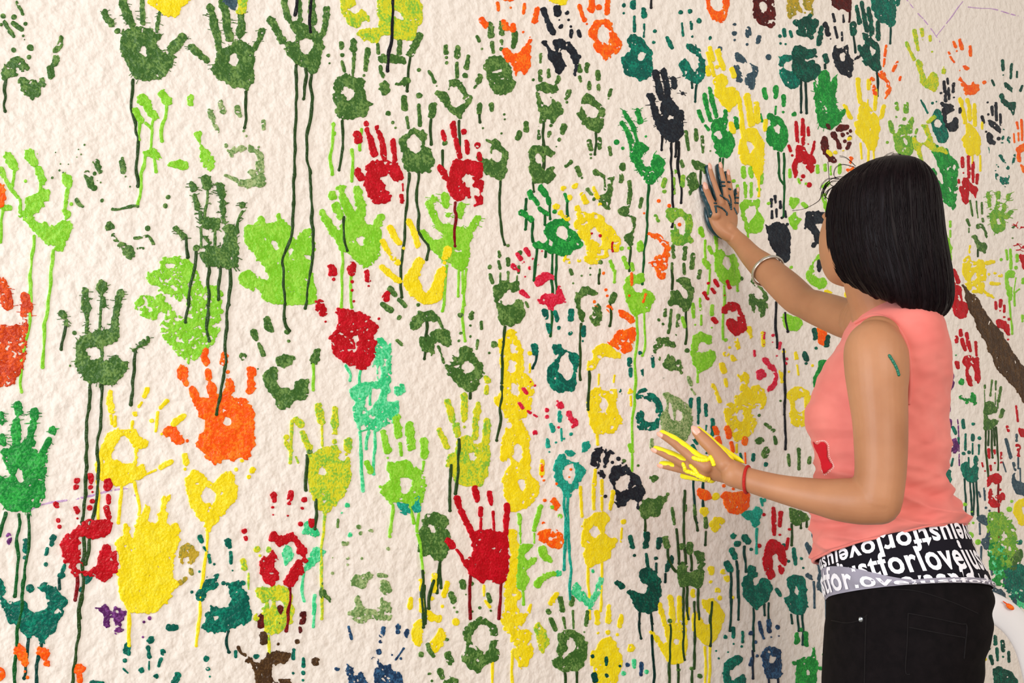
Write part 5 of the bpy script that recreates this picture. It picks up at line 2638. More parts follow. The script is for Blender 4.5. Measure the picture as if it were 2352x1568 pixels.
def build_prints(text):
    for idx, pr in enumerate(parse_prints(text)):
        name, cat, grp = KIND[pr['sub']]
        allp = np.concatenate([q[1][:, :2] for q in pr['parts']])
        bs = [q[1] for q in pr['parts'] if q[0] == 'B'] or [q[1][:, :2] for q in pr['parts']]
        c = bs[0].mean(0)
        origin = on_wall(float(c[0]), float(c[1]))
        root = empty(name, origin, pr['label'], cat, grp)
        if pr['sub']:
            if grp is None and 'group' in root: del root['group']
        chalk = pr['sub'] == 'chalk'
        base = 0.0003 + pr['layer'] * 0.0006 + idx * 0.0000016
        if chalk: base = 0.0002
        names = PART_OTHER if pr['sub'] else PART_HAND
        roll = (int(rng.integers(0, GH)), int(rng.integers(0, GW)))
        for k, p, r, holes in pr['parts']:
            g = float(local_scale(p[:, 0].mean()))
            rad = r
            if k == 'D': rad = (1.7 if chalk else 2.75) * g
            m = 10 + rad + (p[:, 2].max() if k == 's' else 0)
            lo = p[:, :2].min(0) - m
            hi = p[:, :2].max(0) + m
            i0, j0 = np.maximum(((lo + PAD) / CELL).astype(int), 0)
            i1, j1 = np.minimum(((hi + PAD) / CELL).astype(int) + 2, (GW, GH))
            if i1 - i0 < 3 or j1 - j0 < 3:
                continue
            X, Y = np.meshgrid(np.arange(i0, i1) * CELL - PAD, np.arange(j0, j1) * CELL - PAD)
            X = X.astype(np.float32); Y = Y.astype(np.float32)
            nf, nm, nb = N_FINE[j0:j1, i0:i1], N_MID[j0:j1, i0:i1], N_BIG[j0:j1, i0:i1]
            if k == 'B':
                q = chaikin(p)
                d, ins = seg_dist(X, Y, q, True)
                f = np.where(ins, -d, d)
                for hq in holes:
                    hd, hi_ = seg_dist(X, Y, chaikin(hq), True)
                    f = np.maximum(f, np.where(hi_, hd, -hd))
                f = f + g * (1.0 * nf + 1.35 * nm + 0.5 * nb)
            elif k in 'FU':
                q = chaikin(p, False) if len(p) > 2 else p
                d, _ = seg_dist(X, Y, q, False)
                am = g * min(1.0, rad / (8.5 * g))
                f = d - rad * (1.0 + 0.10 * nb) + am * (0.95 * nf + 1.0 * nm)
            elif k == 's':
                f = np.full(X.shape, 1e9, np.float32)
                for x_, y_, r_ in p:
                    f = np.minimum(f, np.hypot(X - x_, Y - y_) - r_)
                f = f + g * 0.5 * nm
            else:
                q = chaikin(chaikin(p, False), False) if len(p) > 2 else p
                d, _ = seg_dist(X + 1.1 * g * nb, Y, q, False)
                f = d - rad * (1 + 0.12 * nm)
                if not chalk:
                    f = np.minimum(f, np.hypot(X + 1.1 * g * nb - q[-1][0], Y - q[-1][1]) - rad * 1.25)
            dry = pr['dry'] if k not in 'Ds' or chalk else 0
            if dry:
                ndr = np.roll(N_DRY, roll, (0, 1))[j0:j1, i0:i1]
                t = DRY_T[dry]
                f = np.maximum(f, (ndr - t) * 4.5 * g + 0.22 * np.clip(f, -6, 0))
            if k in 'BFU' and not chalk:              # pinholes where the film broke over a lump of plaster
                f = np.maximum(f, (np.roll(N_PIN, roll, (0, 1))[j0:j1, i0:i1] - 2.25) * 5 * g)
            me = paint_mesh(names[k], f, i0, j0, base, 0.0004 if not chalk else 0.0001, origin)
            if me is None:
                continue
            po = link(names[k], me, paint_mat(pr['col'], k == 'D' and not chalk), root)
            if k == 's' or chalk: po['kind'] = 'stuff'
            base += 0.0000003

        if any(w in pr['label'] for w in BRISTLY) and not pr['sub']:
            # fine whiskers of paint thrown sideways when the wet hand was pulled off
            segs = []
            for k, p, r, holes in pr['parts']:
                if k in 'FU':
                    q = chaikin(p, False) if len(p) > 2 else p
                    for _ in range(int(3 + len(p) * 1.5)):
                        a = q[rng.integers(0, len(q))] + rng.normal(0, r * 0.3, 2)
                        s_ = rng.choice([-1, 1])
                        L_ = r + rng.uniform(2, 9)
                        segs.append((a, a + np.array([s_ * L_, rng.normal(0, 3.5)])))
                elif k == 'B':
                    c_ = p.mean(0)
                    for _ in range(len(p)):
                        i = rng.integers(0, len(p)); t = rng.random()
                        a = p[i] * t + p[(i + 1) % len(p)] * (1 - t)
                        d_ = (a - c_) / (np.linalg.norm(a - c_) + 1e-6)
                        segs.append((a - d_ * 4, a + d_ * rng.uniform(2, 8) + rng.normal(0, 1.5, 2)))
            sp = np.array(segs).reshape(-1, 2)
            i0, j0 = np.maximum(((sp.min(0) - 6 + PAD) / CELL).astype(int), 0)
            i1, j1 = np.minimum(((sp.max(0) + 6 + PAD) / CELL).astype(int) + 2, (GW, GH))
            if i1 - i0 > 3 and j1 - j0 > 3:
                X, Y = np.meshgrid(np.arange(i0, i1) * CELL - PAD, np.arange(j0, j1) * CELL - PAD)
                f = np.full(X.shape, 1e3, np.float32)
                for a, b_ in segs:
                    lo_ = np.minimum(a, b_) - 4; hi_ = np.maximum(a, b_) + 4
                    x0, y0 = ((lo_ + PAD) / CELL).astype(int) - [i0, j0]
                    x1, y1 = ((hi_ + PAD) / CELL).astype(int) + 1 - [i0, j0]
                    x0, y0 = max(x0, 0), max(y0, 0)
                    if x1 <= x0 or y1 <= y0: continue
                    sx, sy = X[y0:y1, x0:x1], Y[y0:y1, x0:x1]
                    if not sx.size: continue
                    d, _ = seg_dist(sx.astype(np.float32), sy.astype(np.float32), np.array([a, b_]), False)
                    f[y0:y1, x0:x1] = np.minimum(f[y0:y1, x0:x1], d - 0.7)
                me = paint_mesh('bristle', f, i0, j0, base, 0.0002, origin)
                if me is not None:
                    link('bristle', me, paint_mat(pr['col']), root)['kind'] = 'stuff'


BRISTLY = ('bristly', 'spiky', 'lizard', 'bubbly', 'glossy black', 'wide white mouth', 'short spread fingers', 'bushy lime', 'spread bushy')
build_prints(PRINTS)

# ------------------------------------------------------------------ figure helpers
V_R = (RC @ Vector((1, 0, 0)))
V_F = Matrix.Rotation(-YAW, 3, 'Z') @ Vector((0, 1, 0))
V_RH = Matrix.Rotation(-YAW, 3, 'Z') @ Vector((1, 0, 0))
UP = Vector((0, 0, 1))


def crom(arr, k):
    """Catmull-Rom resampling of rows to k rows"""
    a = np.array(arr, float)
    n = len(a)
    out = []
    for u in np.linspace(0, n - 1, k):
        i = min(int(u), n - 2)
        t = u - i
        p0, p1, p2, p3 = a[max(i - 1, 0)], a[i], a[i + 1], a[min(i + 2, n - 1)]
        out.append(0.5 * ((2 * p1) + (-p0 + p2) * t + (2 * p0 - 5 * p1 + 4 * p2 - p3) * t * t + (-p0 + 3 * p1 - 3 * p2 + p3) * t ** 3))
    return np.array(out)


def grid_mesh(name, P, closed=True, caps=(True, True)):
    nr, n, _ = P.shape
    v = [tuple(p) for p in P.reshape(-1, 3)]
    f = []
    for r in range(nr - 1):
        for i in range(n if closed else n - 1):
            j = (i + 1) % n
            f.append((r * n + i, r * n + j, (r + 1) * n + j, (r + 1) * n + i))
    if caps[0]:
        v.append(tuple(P[0].mean(0)))
        c = len(v) - 1
        f += [(c, (i + 1) % n, i) for i in range(n)]
    if caps[1]:
        v.append(tuple(P[-1].mean(0)))
        c = len(v) - 1
        b0 = (nr - 1) * n
        f += [(c, b0 + i, b0 + (i + 1) % n) for i in range(n)]
    return v, f


def tube(points, radii, n=16, k=None, flat=1.0, flat_dir=None, round_caps=True):
    """round limb along 3-D points; returns verts, faces (closed)"""
    k = k or max(8, 6 * len(points))
    q = crom([list(p) + [r] for p, r in zip(points, radii)], k)
    pts, rad = q[:, :3], q[:, 3]
    if round_caps:
        t0 = pts[0] - pts[1]; t0 /= np.linalg.norm(t0) + 1e-9
        t1 = pts[-1] - pts[-2]; t1 /= np.linalg.norm(t1) + 1e-9
        head = [(pts[0] + t0 * rad[0] * math.sin(a) * 0.9, rad[0] * math.cos(a)) for a in (1.35, 1.0, 0.6, 0.3)]
        tail = [(pts[-1] + t1 * rad[-1] * math.sin(a) * 0.9, rad[-1] * math.cos(a)) for a in (0.3, 0.6, 1.0, 1.35)]
        pts = np.array([h[0] for h in head] + list(pts) + [h[0] for h in tail])
        rad = np.array([h[1] for h in head] + list(rad) + [h[1] for h in tail])
    tan = np.gradient(pts, axis=0)
    tan /= np.linalg.norm(tan, axis=1)[:, None] + 1e-12
    ref = np.array(flat_dir if flat_dir is not None else V_F)
    rings = []
    for p, t, r in zip(pts, tan, rad):
        b_ = ref - t * (ref @ t)
        if np.linalg.norm(b_) < 1e-3: b_ = np.array(UP) - t * t[2]
        b_ /= np.linalg.norm(b_)
        s = np.cross(t, b_)
        a = np.linspace(0, 2 * math.pi, n, endpoint=False)
        rings.append(p + r * (np.cos(a)[:, None] * s + flat * np.sin(a)[:, None] * b_))
    return grid_mesh('t', np.array(rings))


class Soup:
    def __init__(self): self.v, self.f = [], []

    def add(self, vf):
        n = len(self.v)
        self.v += list(vf[0])
        self.f += [tuple(i + n for i in q) for q in vf[1]]
        return self

    def mesh(self, name): 
        me = mesh_from(name, self.v, self.f)
        bm = bmesh.new(); bm.from_mesh(me)
        bmesh.ops.recalc_face_normals(bm, faces=bm.faces)
        bm.to_mesh(me); bm.free()
        return me


def ellipsoid(c, ax, n=20, m=14):
    c = np.array(c); ax = [np.array(a) for a in ax]
    P = []
    for i in range(1, m):
        th = math.pi * i / m
        a = np.linspace(0, 2 * math.pi, n, endpoint=False)
        P.append(c + math.cos(th) * ax[2] + math.sin(th) * (np.cos(a)[:, None] * ax[0] + np.sin(a)[:, None] * ax[1]))
    return grid_mesh('e', np.array(P))


def ring(xl, yl, xr, yr, z, b, tilt=0.0, n=96, bf=None, power=1.0):
    L, R_ = at(xl, yl, z), at(xr, yr, z)
    C, A = (L + R_) / 2, (R_ - L) / 2
    out = []
    for i in range(n):
        a = 2 * math.pi * i / n
        ca, sa = math.cos(a), math.sin(a)
        bb = b if sa >= 0 else (bf or b)
        ca = math.copysign(abs(ca) ** power, ca); sa = math.copysign(abs(sa) ** power, sa)
        p = C + A * ca - V_F * bb * sa + UP * tilt * sa
        out.append(list(p))
    return out


def loft(specs, k, n=96):
    rings_ = np.array([ring(*s, n=n) if not isinstance(s, dict) else ring(n=n, **s) for s in specs])
    return crom(rings_.reshape(len(specs), -1), k).reshape(k, n, 3)


def remesh(soup, name, voxel, smooth_it):
    me = soup.mesh('tmp')
    o = bpy.data.objects.new('tmp', me)
    COL.objects.link(o)
    m = o.modifiers.new('r', 'REMESH'); m.mode = 'VOXEL'; m.voxel_size = voxel
    s = o.modifiers.new('s', 'SMOOTH'); s.factor = 0.5; s.iterations = smooth_it
    dg = bpy.context.evaluated_depsgraph_get()
    out = bpy.data.meshes.new_from_object(o.evaluated_get(dg))
    out.name = name
    bpy.data.objects.remove(o)
    return out


def pxr(px, z): return px * z / FPX


# ------------------------------------------------------------------ skin
MAT_SKIN, nt, b = new_mat('skin')
n1 = noise_tex(nt, 9, 4.0)
nt.links.new(mix_col(nt, ramp(nt, n1, 0.3, 0.7), lin((166, 112, 78)), lin((188, 133, 96))), b.inputs['Base Color'])
b.inputs['Roughness'].default_value = 0.48
b.inputs['Specular IOR Level'].default_value = 0.38
b.inputs['Subsurface Weight'].default_value = 0.12
b.inputs['Subsurface Radius'].default_value = (0.012, 0.005, 0.003)
b.inputs['Subsurface Scale'].default_value = 0.4
bump(nt, b, noise_tex(nt, 420, 3.0), 0.12, 0.001)

girl = empty('person', Vector((*at(2050, 1000, 1.98).xy, 0)),
             'woman with dark bob, pink sleeveless top and black jeans pressing her hand on the wall', 'person')
BASE = girl.location.copy()


def gmesh(name, me, mats, parent=None, smooth=True):
    """mesh given in world space, hung under the woman (or one of her parts) without moving it"""
    for v_ in me.vertices:                        # skin and wet paint press flat on the plaster
        if v_.co.y > WALL_P.y - 0.0012: v_.co.y = WALL_P.y - 0.0012
    me.transform(Matrix.Translation(-BASE))
    return link(name, me, mats, parent or girl, smooth)


body = Soup()
# trunk, a little inside the clothes
TORSO = [(1990, 706, 2108, 704, 2.0, 0.050), (1968, 728, 2128, 724, 2.0, 0.105), (1960, 748, 2140, 746, 2.0, 0.135), (1950, 790, 2150, 790, 2.0, 0.135),
         (1915, 850, 2158, 850, 2.0, 0.125), (1880, 920, 2158, 910, 2.0, 0.115), (1870, 970, 2158, 960, 2.0, 0.110), (1885, 1030, 2160, 1020, 2.0, 0.105),
         (1895, 1100, 2150, 1090, 2.0, 0.100), (1893, 1190, 2165, 1160, 2.0, 0.105), (1898, 1290, 2200, 1250, 2.0, 0.115), (1915, 1380, 2250, 1360, 2.0, 0.125), (1925, 1460, 2235, 1450, 2.0, 0.125)]
body.add(grid_mesh('t', loft(TORSO, 60, 48)))
# neck
body.add(tube([at(1990, 590, 1.985), at(2002, 650, 1.985), at(2022, 705, 1.99), at(2035, 745, 2.0)], [0.046, 0.047, 0.052, 0.062], 24, 16))
# head: rings from the crown to the chin, facing the wall
FD = (-0.35 * V_RH + 0.937 * V_F).normalized()
SD = UP.cross(FD)
HC = at(1997, 640, 1.985)                        # below the chin level, under the middle of the skull
HEAD = [(0.193, .012, .012, -.030), (0.188, .028, .026, -.030), (0.175, .048, .043, -.028), (0.152, .066, .056, -.021), (0.122, .082, .068, -.010), (0.09, .090, .074, 0),
        (0.062, .088, .0745, .006), (0.036, .079, .071, .012), (0.016, .066, .062, .020), (0.002, .048, .048, .028), (-0.006, .026, .026, .034)]
hr = []
for h_, fl, wd, sh in crom(HEAD, 34):
    a = np.linspace(0, 2 * math.pi, 40, endpoint=False)
    c = np.array(HC + UP * h_ + FD * sh)
    hr.append(c + np.cos(a)[:, None] * fl * np.array(FD) + np.sin(a)[:, None] * wd * np.array(SD))
body.add(grid_mesh('h', np.array(hr)))
hp = lambda f, s, u: HC + FD * f + SD * s + UP * u
body.add(tube([hp(.076, 0, .118), hp(.094, 0, .092), hp(.110, 0, .074), hp(.104, 0, .068)], [.006, .009, .012, .009], 12, 12))
for s in (-1, 1):
    body.add(ellipsoid(hp(.100, s * .010, .071), (FD * .009, SD * .007, UP * .006), 10, 8))
    body.add(tube([hp(.074, s * .012, .124), hp(.070, s * .028, .127), hp(.056, s * .046, .121)], [.006, .007, .005], 10, 10))
    body.add(ellipsoid(hp(-.010, s * .068, .085), (FD * .016, SD * .008, UP * .028), 12, 10))
body.add(tube([hp(.083, -.024, .044), hp(.094, 0, .047), hp(.083, .024, .044)], [.003, .0055, .003], 10, 12))
body.add(tube([hp(.082, -.018, .036), hp(.094, 0, .036), hp(.082, .018, .036)], [.003, .0065, .003], 10, 12))

# left arm (nearer), bent at the elbow
zA = 1.855
larm = [(2018, 772, 1.885, 50), (2012, 800, 1.868, 70), (2014, 850, 1.858, 72), (2016, 900, 1.852, 67), (2021, 960, 1.846, 62.5), (2023, 1020, 1.838, 60), (2022, 1085, 1.830, 57.5), (2014, 1142, 1.826, 58)]
body.add(tube([at(x, y, z) for x, y, z, r in larm], [pxr(r, z) for x, y, z, r in larm], 28, 60))
lfore = [(2020, 1148, 1.826, 56), (1975, 1150, 1.835, 54), (1925, 1147, 1.85, 49), (1880, 1140, 1.862, 42), (1805, 1125, 1.888, 33.5), (1751, 1111, 1.905, 29.5), (1712, 1099, 1.918, 28), (1685, 1088, 1.924, 31)]
body.add(tube([at(x, y, z) for x, y, z, r in lfore], [pxr(r, z) for x, y, z, r in lfore], 28, 60))
# right arm (farther), stretched out to the wall
wr = ray_wall(1688, 547, 0.036)
sh = at(1985, 740, 2.085)
dcam = lambda p: (RC.transposed() @ (p - CAM)).z * -1
zw = dcam(wr)


def zr(x): return zw + (2.085 - zw) * (x - 1688) / (1985 - 1688)


rarm = [(1672, 527, 20), (1686, 545, 20), (1702, 560, 21.5), (1727, 589, 26), (1753, 612, 32), (1772, 629, 34.5), (1806, 660, 38.5), (1832, 684, 39), (1852, 697, 36.5), (1874, 706, 39.5), (1912, 720, 43.5), (1945, 732, 46), (1990, 742, 48)]
RA = [at(x, y, zr(x)) for x, y, r in rarm]
RA[0] = ray_wall(1672, 527, 0.032)
RA[1] = ray_wall(1686, 545, 0.036)
body.add(tube(RA, [0.018] + [pxr(r, zr(x)) for x, y, r in rarm[1:]], 28, 70))
# right shoulder and collarbone side
body.add(tube([at(1975, 738, 2.10), at(2000, 728, 2.05), at(2030, 722, 2.0)], [0.040, 0.048, 0.05], 20, 12))

# right hand, palm on the wall (pixel = 1560 + .26786 u, 360 + .26786 v)
H2 = lambda u, v: (1560 + .26786 * u, 360 + .26786 * v)
RF = {'thumb': [((312, 500), .0125, .030), ((285, 430), .0110, .024), ((252, 360), .0100, .017), ((232, 310), .0100, .012), ((214, 262), .0085, .010)],
      'index': [((352, 400), .0110, .020), ((322, 315), .0092, .015), ((296, 235), .0084, .0115), ((272, 160), .0078, .0095), ((254, 88), .0066, .0085)],
      'middle': [((405, 405), .0108, .020), ((390, 310), .0092, .0155), ((376, 225), .0085, .012), ((360, 150), .0079, .010), ((346, 80), .0067, .0085)],
      'ring': [((445, 425), .0102, .019), ((438, 345), .0088, .015), ((430, 270), .0081, .0115), ((421, 205), .0075, .0095), ((412, 142), .0064, .008)],
      'little': [((478, 470), .0095, .017), ((484, 410), .0078, .013), ((488, 365), .0072, .0105), ((492, 325), .0067, .009), ((494, 290), .0058, .0075)]}
RHAND = {}
for nme, pts in RF.items():
    P = [ray_wall(*H2(*p), off) for p, r, off in pts]
    R_ = [r for p, r, off in pts]
    RHAND[nme] = (P, R_)
    body.add(tube(P, R_, 16, 26))
for (u, v), r, off in (((392, 470), .0150, .020), ((430, 480), .0140, .019), ((350, 470), .0145, .022)):
    pass
palm_r = []
for (ul, vl), (ur, vr), th, off in (((305, 392), (466, 425), .0095, .0175), ((268, 440), (486, 470), .0120, .0185), ((256, 500), (494, 515), .0145, .0200), ((272, 560), (492, 570), .0160, .0220), ((306, 620), (478, 622), .0175, .0265), ((356, 676), (478, 644), .0180, .0320), ((415, 722), (515, 668), .0170, .0370)):
    A_, B_ = ray_wall(*H2(ul, vl), off), ray_wall(*H2(ur, vr), off)
    c, ax = (A_ + B_) / 2, (B_ - A_) / 2
    a = np.linspace(0, 2 * math.pi, 24, endpoint=False)
    cs = np.sign(np.cos(a)) * np.abs(np.cos(a)) ** 0.8
    palm_r.append(np.array(c) + cs[:, None] * np.array(ax) + np.sin(a)[:, None] * th * np.array(WALL_N))
body.add(grid_mesh('p', crom(np.array(palm_r).reshape(len(palm_r), -1), 26).reshape(26, 24, 3)))

# left hand, spread in front of the wall (pixel = 1480 + .26786 u, 940 + .26786 v)
LF = {'thumb': [((690, 470), .0150, 1.925), ((640, 405), .0138, 1.935), ((580, 330), .0118, 1.945), ((512, 262), .0112, 1.953), ((447, 192), .0088, 1.960)],
      'index': [((530, 490), .0128, 1.937), ((450, 440), .0108, 1.945), ((345, 352), .0097, 1.960), ((248, 276), .0084, 1.975), ((150, 216), .0064, 1.990)],
      'middle': [((520, 530), .0118, 1.944), ((430, 497), .0100, 1.956), ((318, 450), .0092, 1.974), ((205, 395), .0080, 1.992), ((98, 348), .0061, 2.008)],
      'ring': [((525, 560), .0105, 1.953), ((440, 540), .0090, 1.966), ((335, 514), .0083, 1.982), ((235, 492), .0076, 1.998), ((150, 478), .0060, 2.010)],
      'little': [((575, 588), .0092, 1.960), ((505, 583), .0080, 1.972), ((440, 578), .0073, 1.984), ((385, 574), .0066, 1.995), ((330, 572), .0052, 2.004)]}
LHAND = {}
for nme, pts in LF.items():
    P = [at(*H3, z) for H3, z in (((1480 + .26786 * p[0], 940 + .26786 * p[1]), z) for p, r, z in pts)]
    R_ = [r for p, r, z in pts]
    LHAND[nme] = (P, R_)
    body.add(tube(P, R_, 16, 26))
palm_l = []
for (ul, vl), (ur, vr), th, z in (((455, 425), (520, 578), .0105, 1.948), ((530, 420), (575, 602), .0135, 1.942), ((610, 400), (640, 622), .0160, 1.936), ((690, 405), (705, 640), .0175, 1.930), ((770, 435), (765, 665), .0185, 1.926), ((850, 490), (825, 690), .0190, 1.922), ((900, 512), (868, 700), .0200, 1.919)):
    A_, B_ = at(1480 + .26786 * ul, 940 + .26786 * vl, z), at(1480 + .26786 * ur, 940 + .26786 * vr, z + .012)
    c, ax = (A_ + B_) / 2, (B_ - A_) / 2
    a = np.linspace(0, 2 * math.pi, 24, endpoint=False)
    cs = np.sign(np.cos(a)) * np.abs(np.cos(a)) ** 0.8
    palm_l.append(np.array(c) + cs[:, None] * np.array(ax) + np.sin(a)[:, None] * th * np.array(V_F))
body.add(grid_mesh('p', crom(np.array(palm_l).reshape(len(palm_l), -1), 26).reshape(26, 24, 3)))
body_me = remesh(body, 'body', 0.0023, 5)
BODY_BVH = BVHTree.FromPolygons([v.co.copy() for v in body_me.vertices], [tuple(p.vertices) for p in body_me.polygons])
gmesh('body', body_me, MAT_SKIN)

# eyes, brows, lips
MAT_EYE = plain('eye_white', (236, 232, 226), 0.15)
MAT_IRIS = plain('iris_brown', (46, 26, 16), 0.1)
MAT_LIP = plain('lip', (156, 84, 76), 0.4)
for s in (-1, 1):
    e = gmesh('eye', Soup().add(ellipsoid(hp(.069, s * .030, .105), (FD * .0125, SD * .0135, UP * .008), 16, 12)).mesh('eye'), MAT_EYE)
    gmesh('iris', Soup().add(ellipsoid(hp(.0785, s * .030, .105), (FD * .004, SD * .0055, UP * .0055), 12, 8)).mesh('iris'), MAT_IRIS, e).matrix_parent_inverse = Matrix()
gmesh('lips', Soup().add(tube([hp(.086, -.021, .041), hp(.0965, 0, .0445), hp(.086, .021, .041)], [.002, .0052, .002], 10, 14)).mesh('lips'), MAT_LIP)

# ------------------------------------------------------------------ nails and wet paint on the hands
MAT_NAIL = plain('nail', (226, 172, 152), 0.3)


def nail(P, R_, toward, side=Vector((0, 0, 0))):
    tip, prev = P[-1], P[-2]
    t = (tip - prev).normalized()
    up = (toward - t * toward.dot(t)).normalized()
    s = t.cross(up)
    r = R_[-1]
    c = tip + t * r * 0.05 + up * r * 0.80
    gmesh('fingernail', Soup().add(ellipsoid(c, (t * r * 1.25, s * r * 0.74, up * r * 0.34), 16, 10)).mesh('fingernail'), MAT_NAIL)


for nme, (P, R_) in RHAND.items():
    nail(P, R_, (WALL_N * 0.9 + (CAM - P[-1]).normalized() * 0.6 + V_RH * 0.15).normalized())
for nme, (P, R_) in LHAND.items():
    if nme != 'little':
        nail(P, R_, ((CAM - P[-1]).normalized() - (0.35 * UP if nme != 'thumb' else -0.15 * UP)).normalized())

MAT_TEALWET = plain('wet_teal_paint', (8, 58, 68), 0.22, 0.6, 0.3, 60)
MAT_YELWET = plain('wet_yellow_paint', (250, 238, 30), 0.25, 0.5, 0.08, 60)


def coat(name, mat, P, R_, shift, scale, upto=1.0, label=None):
    k = crom([list(p) + [r] for p, r in zip(P, R_)], 18)
    k = k[int(18 * (1 - upto)):]
    s = Soup()
    pts, rad = [], []
    for i, q in enumerate(k):
        p = Vector(q[:3]); r = q[3]
        wob = 1 + 0.03 * math.sin(i * 1.7 + P[0].x * 50)
        pts.append(p + shift * r); rad.append(r * scale * wob)
    s.add(tube(pts, rad, 14, 30))
    o = gmesh(name, s.mesh(name), mat)
    if label: o['label'] = label
    return o


into = -WALL_N
for nme, sc, up in (('thumb', .88, .9), ('index', .90, .86), ('middle', .93, .86), ('ring', .93, .9), ('little', 1.0, 1.0)):
    P, R_ = RHAND[nme]
    sh_ = (into * 0.16 - V_RH * 0.40) if nme != 'little' else (into * 0.05 - V_RH * 0.16)
    coat('wet_paint', MAT_TEALWET, P, R_, sh_, sc, up, 'wet teal paint along the finger')
# heel of the hand edge
hp_pts = [ray_wall(*H2(u, v), o) for u, v, o in ((228, 440, .008), (236, 500, .0085), (252, 560, .009), (280, 612, .010), (320, 655, .011), (366, 692, .013))]
gmesh('wet_paint', Soup().add(tube(hp_pts, [.004, .0055, .0062, .0068, .0068, .004], 14, 30)).mesh('wet_paint'), MAT_TEALWET)['label'] = 'wet teal paint along the heel of the hand'


def body_stroke(name, mat, pix, r, label=None, parent=None, bvh=None, n=8, flat=0.5):
    """a line of paint lying on the skin: pixels are cast onto the figure once, where it stands"""
    pts = []
    for x, y in crom(pix, 6 * len(pix)):
        d = (at(x, y, 1) - CAM).normalized()
        h = (bvh or BODY_BVH).ray_cast(CAM, d)
        if h[0] is not None and h[3] < 3.5:
            pts.append(h[0] + h[1] * r * 0.25)
    if len(pts) < 3:
        return None
    o = gmesh(name, Soup().add(tube(pts, [r * (0.85 + 0.3 * ((i * 7) % 5) / 5) for i in range(len(pts))], n, 2 * len(pts))).mesh(name), mat, parent)
    if label: o['label'] = label
    return o


for ln, w in ((((300, 398), (318, 400)), .0022), (((305, 425), (330, 425), (370, 445), (405, 480), (407, 498)), .0024), (((312, 430), (318, 475)), .0024),
              (((357, 215), (385, 218)), .0026), (((358, 248), (390, 250)), .0026), (((352, 330), (385, 355), (420, 380), (442, 450)), .0024), (((418, 215), (434, 218)), .0024), (((424, 275), (440, 280)), .0024),
              (((426, 330), (440, 375), (445, 450)), .0022), (((478, 350), (506, 352)), .0022), (((474, 395), (503, 398)), .0022), (((470, 440), (492, 490)), .0022)):
    body_stroke('wet_paint', MAT_TEALWET, [H2(*p) for p in ln], w, 'teal paint line on the back of the hand')
H3 = lambda u, v: (1480 + .26786 * u, 940 + .26786 * v)
vup = Vector(UP)
for nme, sc, up, sh_ in (('index', .92, .93, vup * .46 + V_F * .16 + V_RH * .12), ('middle', .92, .98, vup * .44 + V_F * .14), ('ring', .98, 1.0, vup * .32 + V_F * .08), ('little', 1.06, 1.0, vup * .10 - V_F * .05)):
    P, R_ = LHAND[nme]
    coat('wet_paint', MAT_YELWET, P, R_, sh_, sc, up, 'wet yellow paint along the finger')
P, R_ = LHAND['thumb']
coat('wet_paint', MAT_YELWET, P, R_, (vup * .40 + V_RH * .38 + V_F * .35), .74, .98, 'wet yellow paint along the thumb')
tp = [at(*H3(u, v), z) for u, v, z in ((640, 322, 1.955), (700, 360, 1.95), (760, 400, 1.945), (815, 432, 1.94), (850, 455, 1.935))]
gmesh('wet_paint', Soup().add(tube(tp, [.0062, .0055, .005, .0042, .002], 12, 24)).mesh('wet_paint'), MAT_YELWET)['label'] = 'wet yellow paint along the edge of the hand'
for ln, w in ((((420, 415), (470, 432), (520, 438), (560, 425)), .0040), (((568, 405), (585, 435), (598, 468)), .0040), (((335, 465), (350, 500), (360, 525), (440, 545)), .0036), (((400, 480), (440, 520), (470, 560), (540, 592)), .0038), (((360, 520), (420, 540), (500, 578), (548, 596)), .0044)):
    body_stroke('wet_paint', MAT_YELWET, [H3(*p) for p in ln], w, 'wet yellow paint run on the back of the hand')
body_stroke('paint_smudge', plain('dried_green_paint', (14, 110, 84), 0.4), [(2042, 816), (2052, 832), (2060, 848), (2064, 861)], .0026, 'short green paint stroke on the upper arm')

# ------------------------------------------------------------------ pink top
MAT_PINK, nt, b = new_mat('pink_jersey')
n1 = noise_tex(nt, 14, 3.0)
nt.links.new(mix_col(nt, ramp(nt, n1, 0.3, 0.7), lin((226, 120, 112)), lin((236, 136, 126))), b.inputs['Base Color'])
b.inputs['Roughness'].default_value = 0.85
b.inputs['Specular IOR Level'].default_value = 0.15
b.inputs['Sheen Weight'].default_value = 0.15
bump(nt, b, noise_tex(nt, 900, 2.0), 0.15, 0.0005)
TOP = [(1996, 694, 2106, 692, 2.0, 0.058), (1985, 702, 2116, 700, 2.0, 0.068), (1968, 722, 2134, 720, 2.0, 0.108), (1957, 742, 2147, 742, 2.0, 0.133), (1938, 785, 2160, 785, 2.0, 0.142),
       (1903, 830, 2169, 832, 2.0, 0.140), (1882, 875, 2171, 880, 2.0, 0.134), (1866, 915, 2168, 925, 2.0, 0.128), (1857, 955, 2167, 960, 2.0, 0.124), (1860, 985, 2169, 995, 2.0, 0.122), (1871, 1015, 2172, 1030, 2.0, 0.12),
       (1880, 1060, 2163, 1075, 2.0, 0.117), (1884, 1100, 2165, 1110, 2.0, 0.116), (1884, 1140, 2172, 1140, 2.0, 0.118), (1882, 1190, 2188, 1172, 2.0, 0.124, 0.010), (1878, 1232, 2203, 1198, 2.0, 0.130, 0.022), (1880, 1272, 2208, 1216, 2.0, 0.134, 0.033), (1890, 1278, 2200, 1220, 2.0, 0.126, 0.033)]
TOPG = loft(TOP, 150, 260)
nr, nc, _ = TOPG.shape
cen = TOPG.mean(1, keepdims=True)
rad_dir = TOPG - cen
rad_dir /= np.linalg.norm(rad_dir, axis=2, keepdims=True)
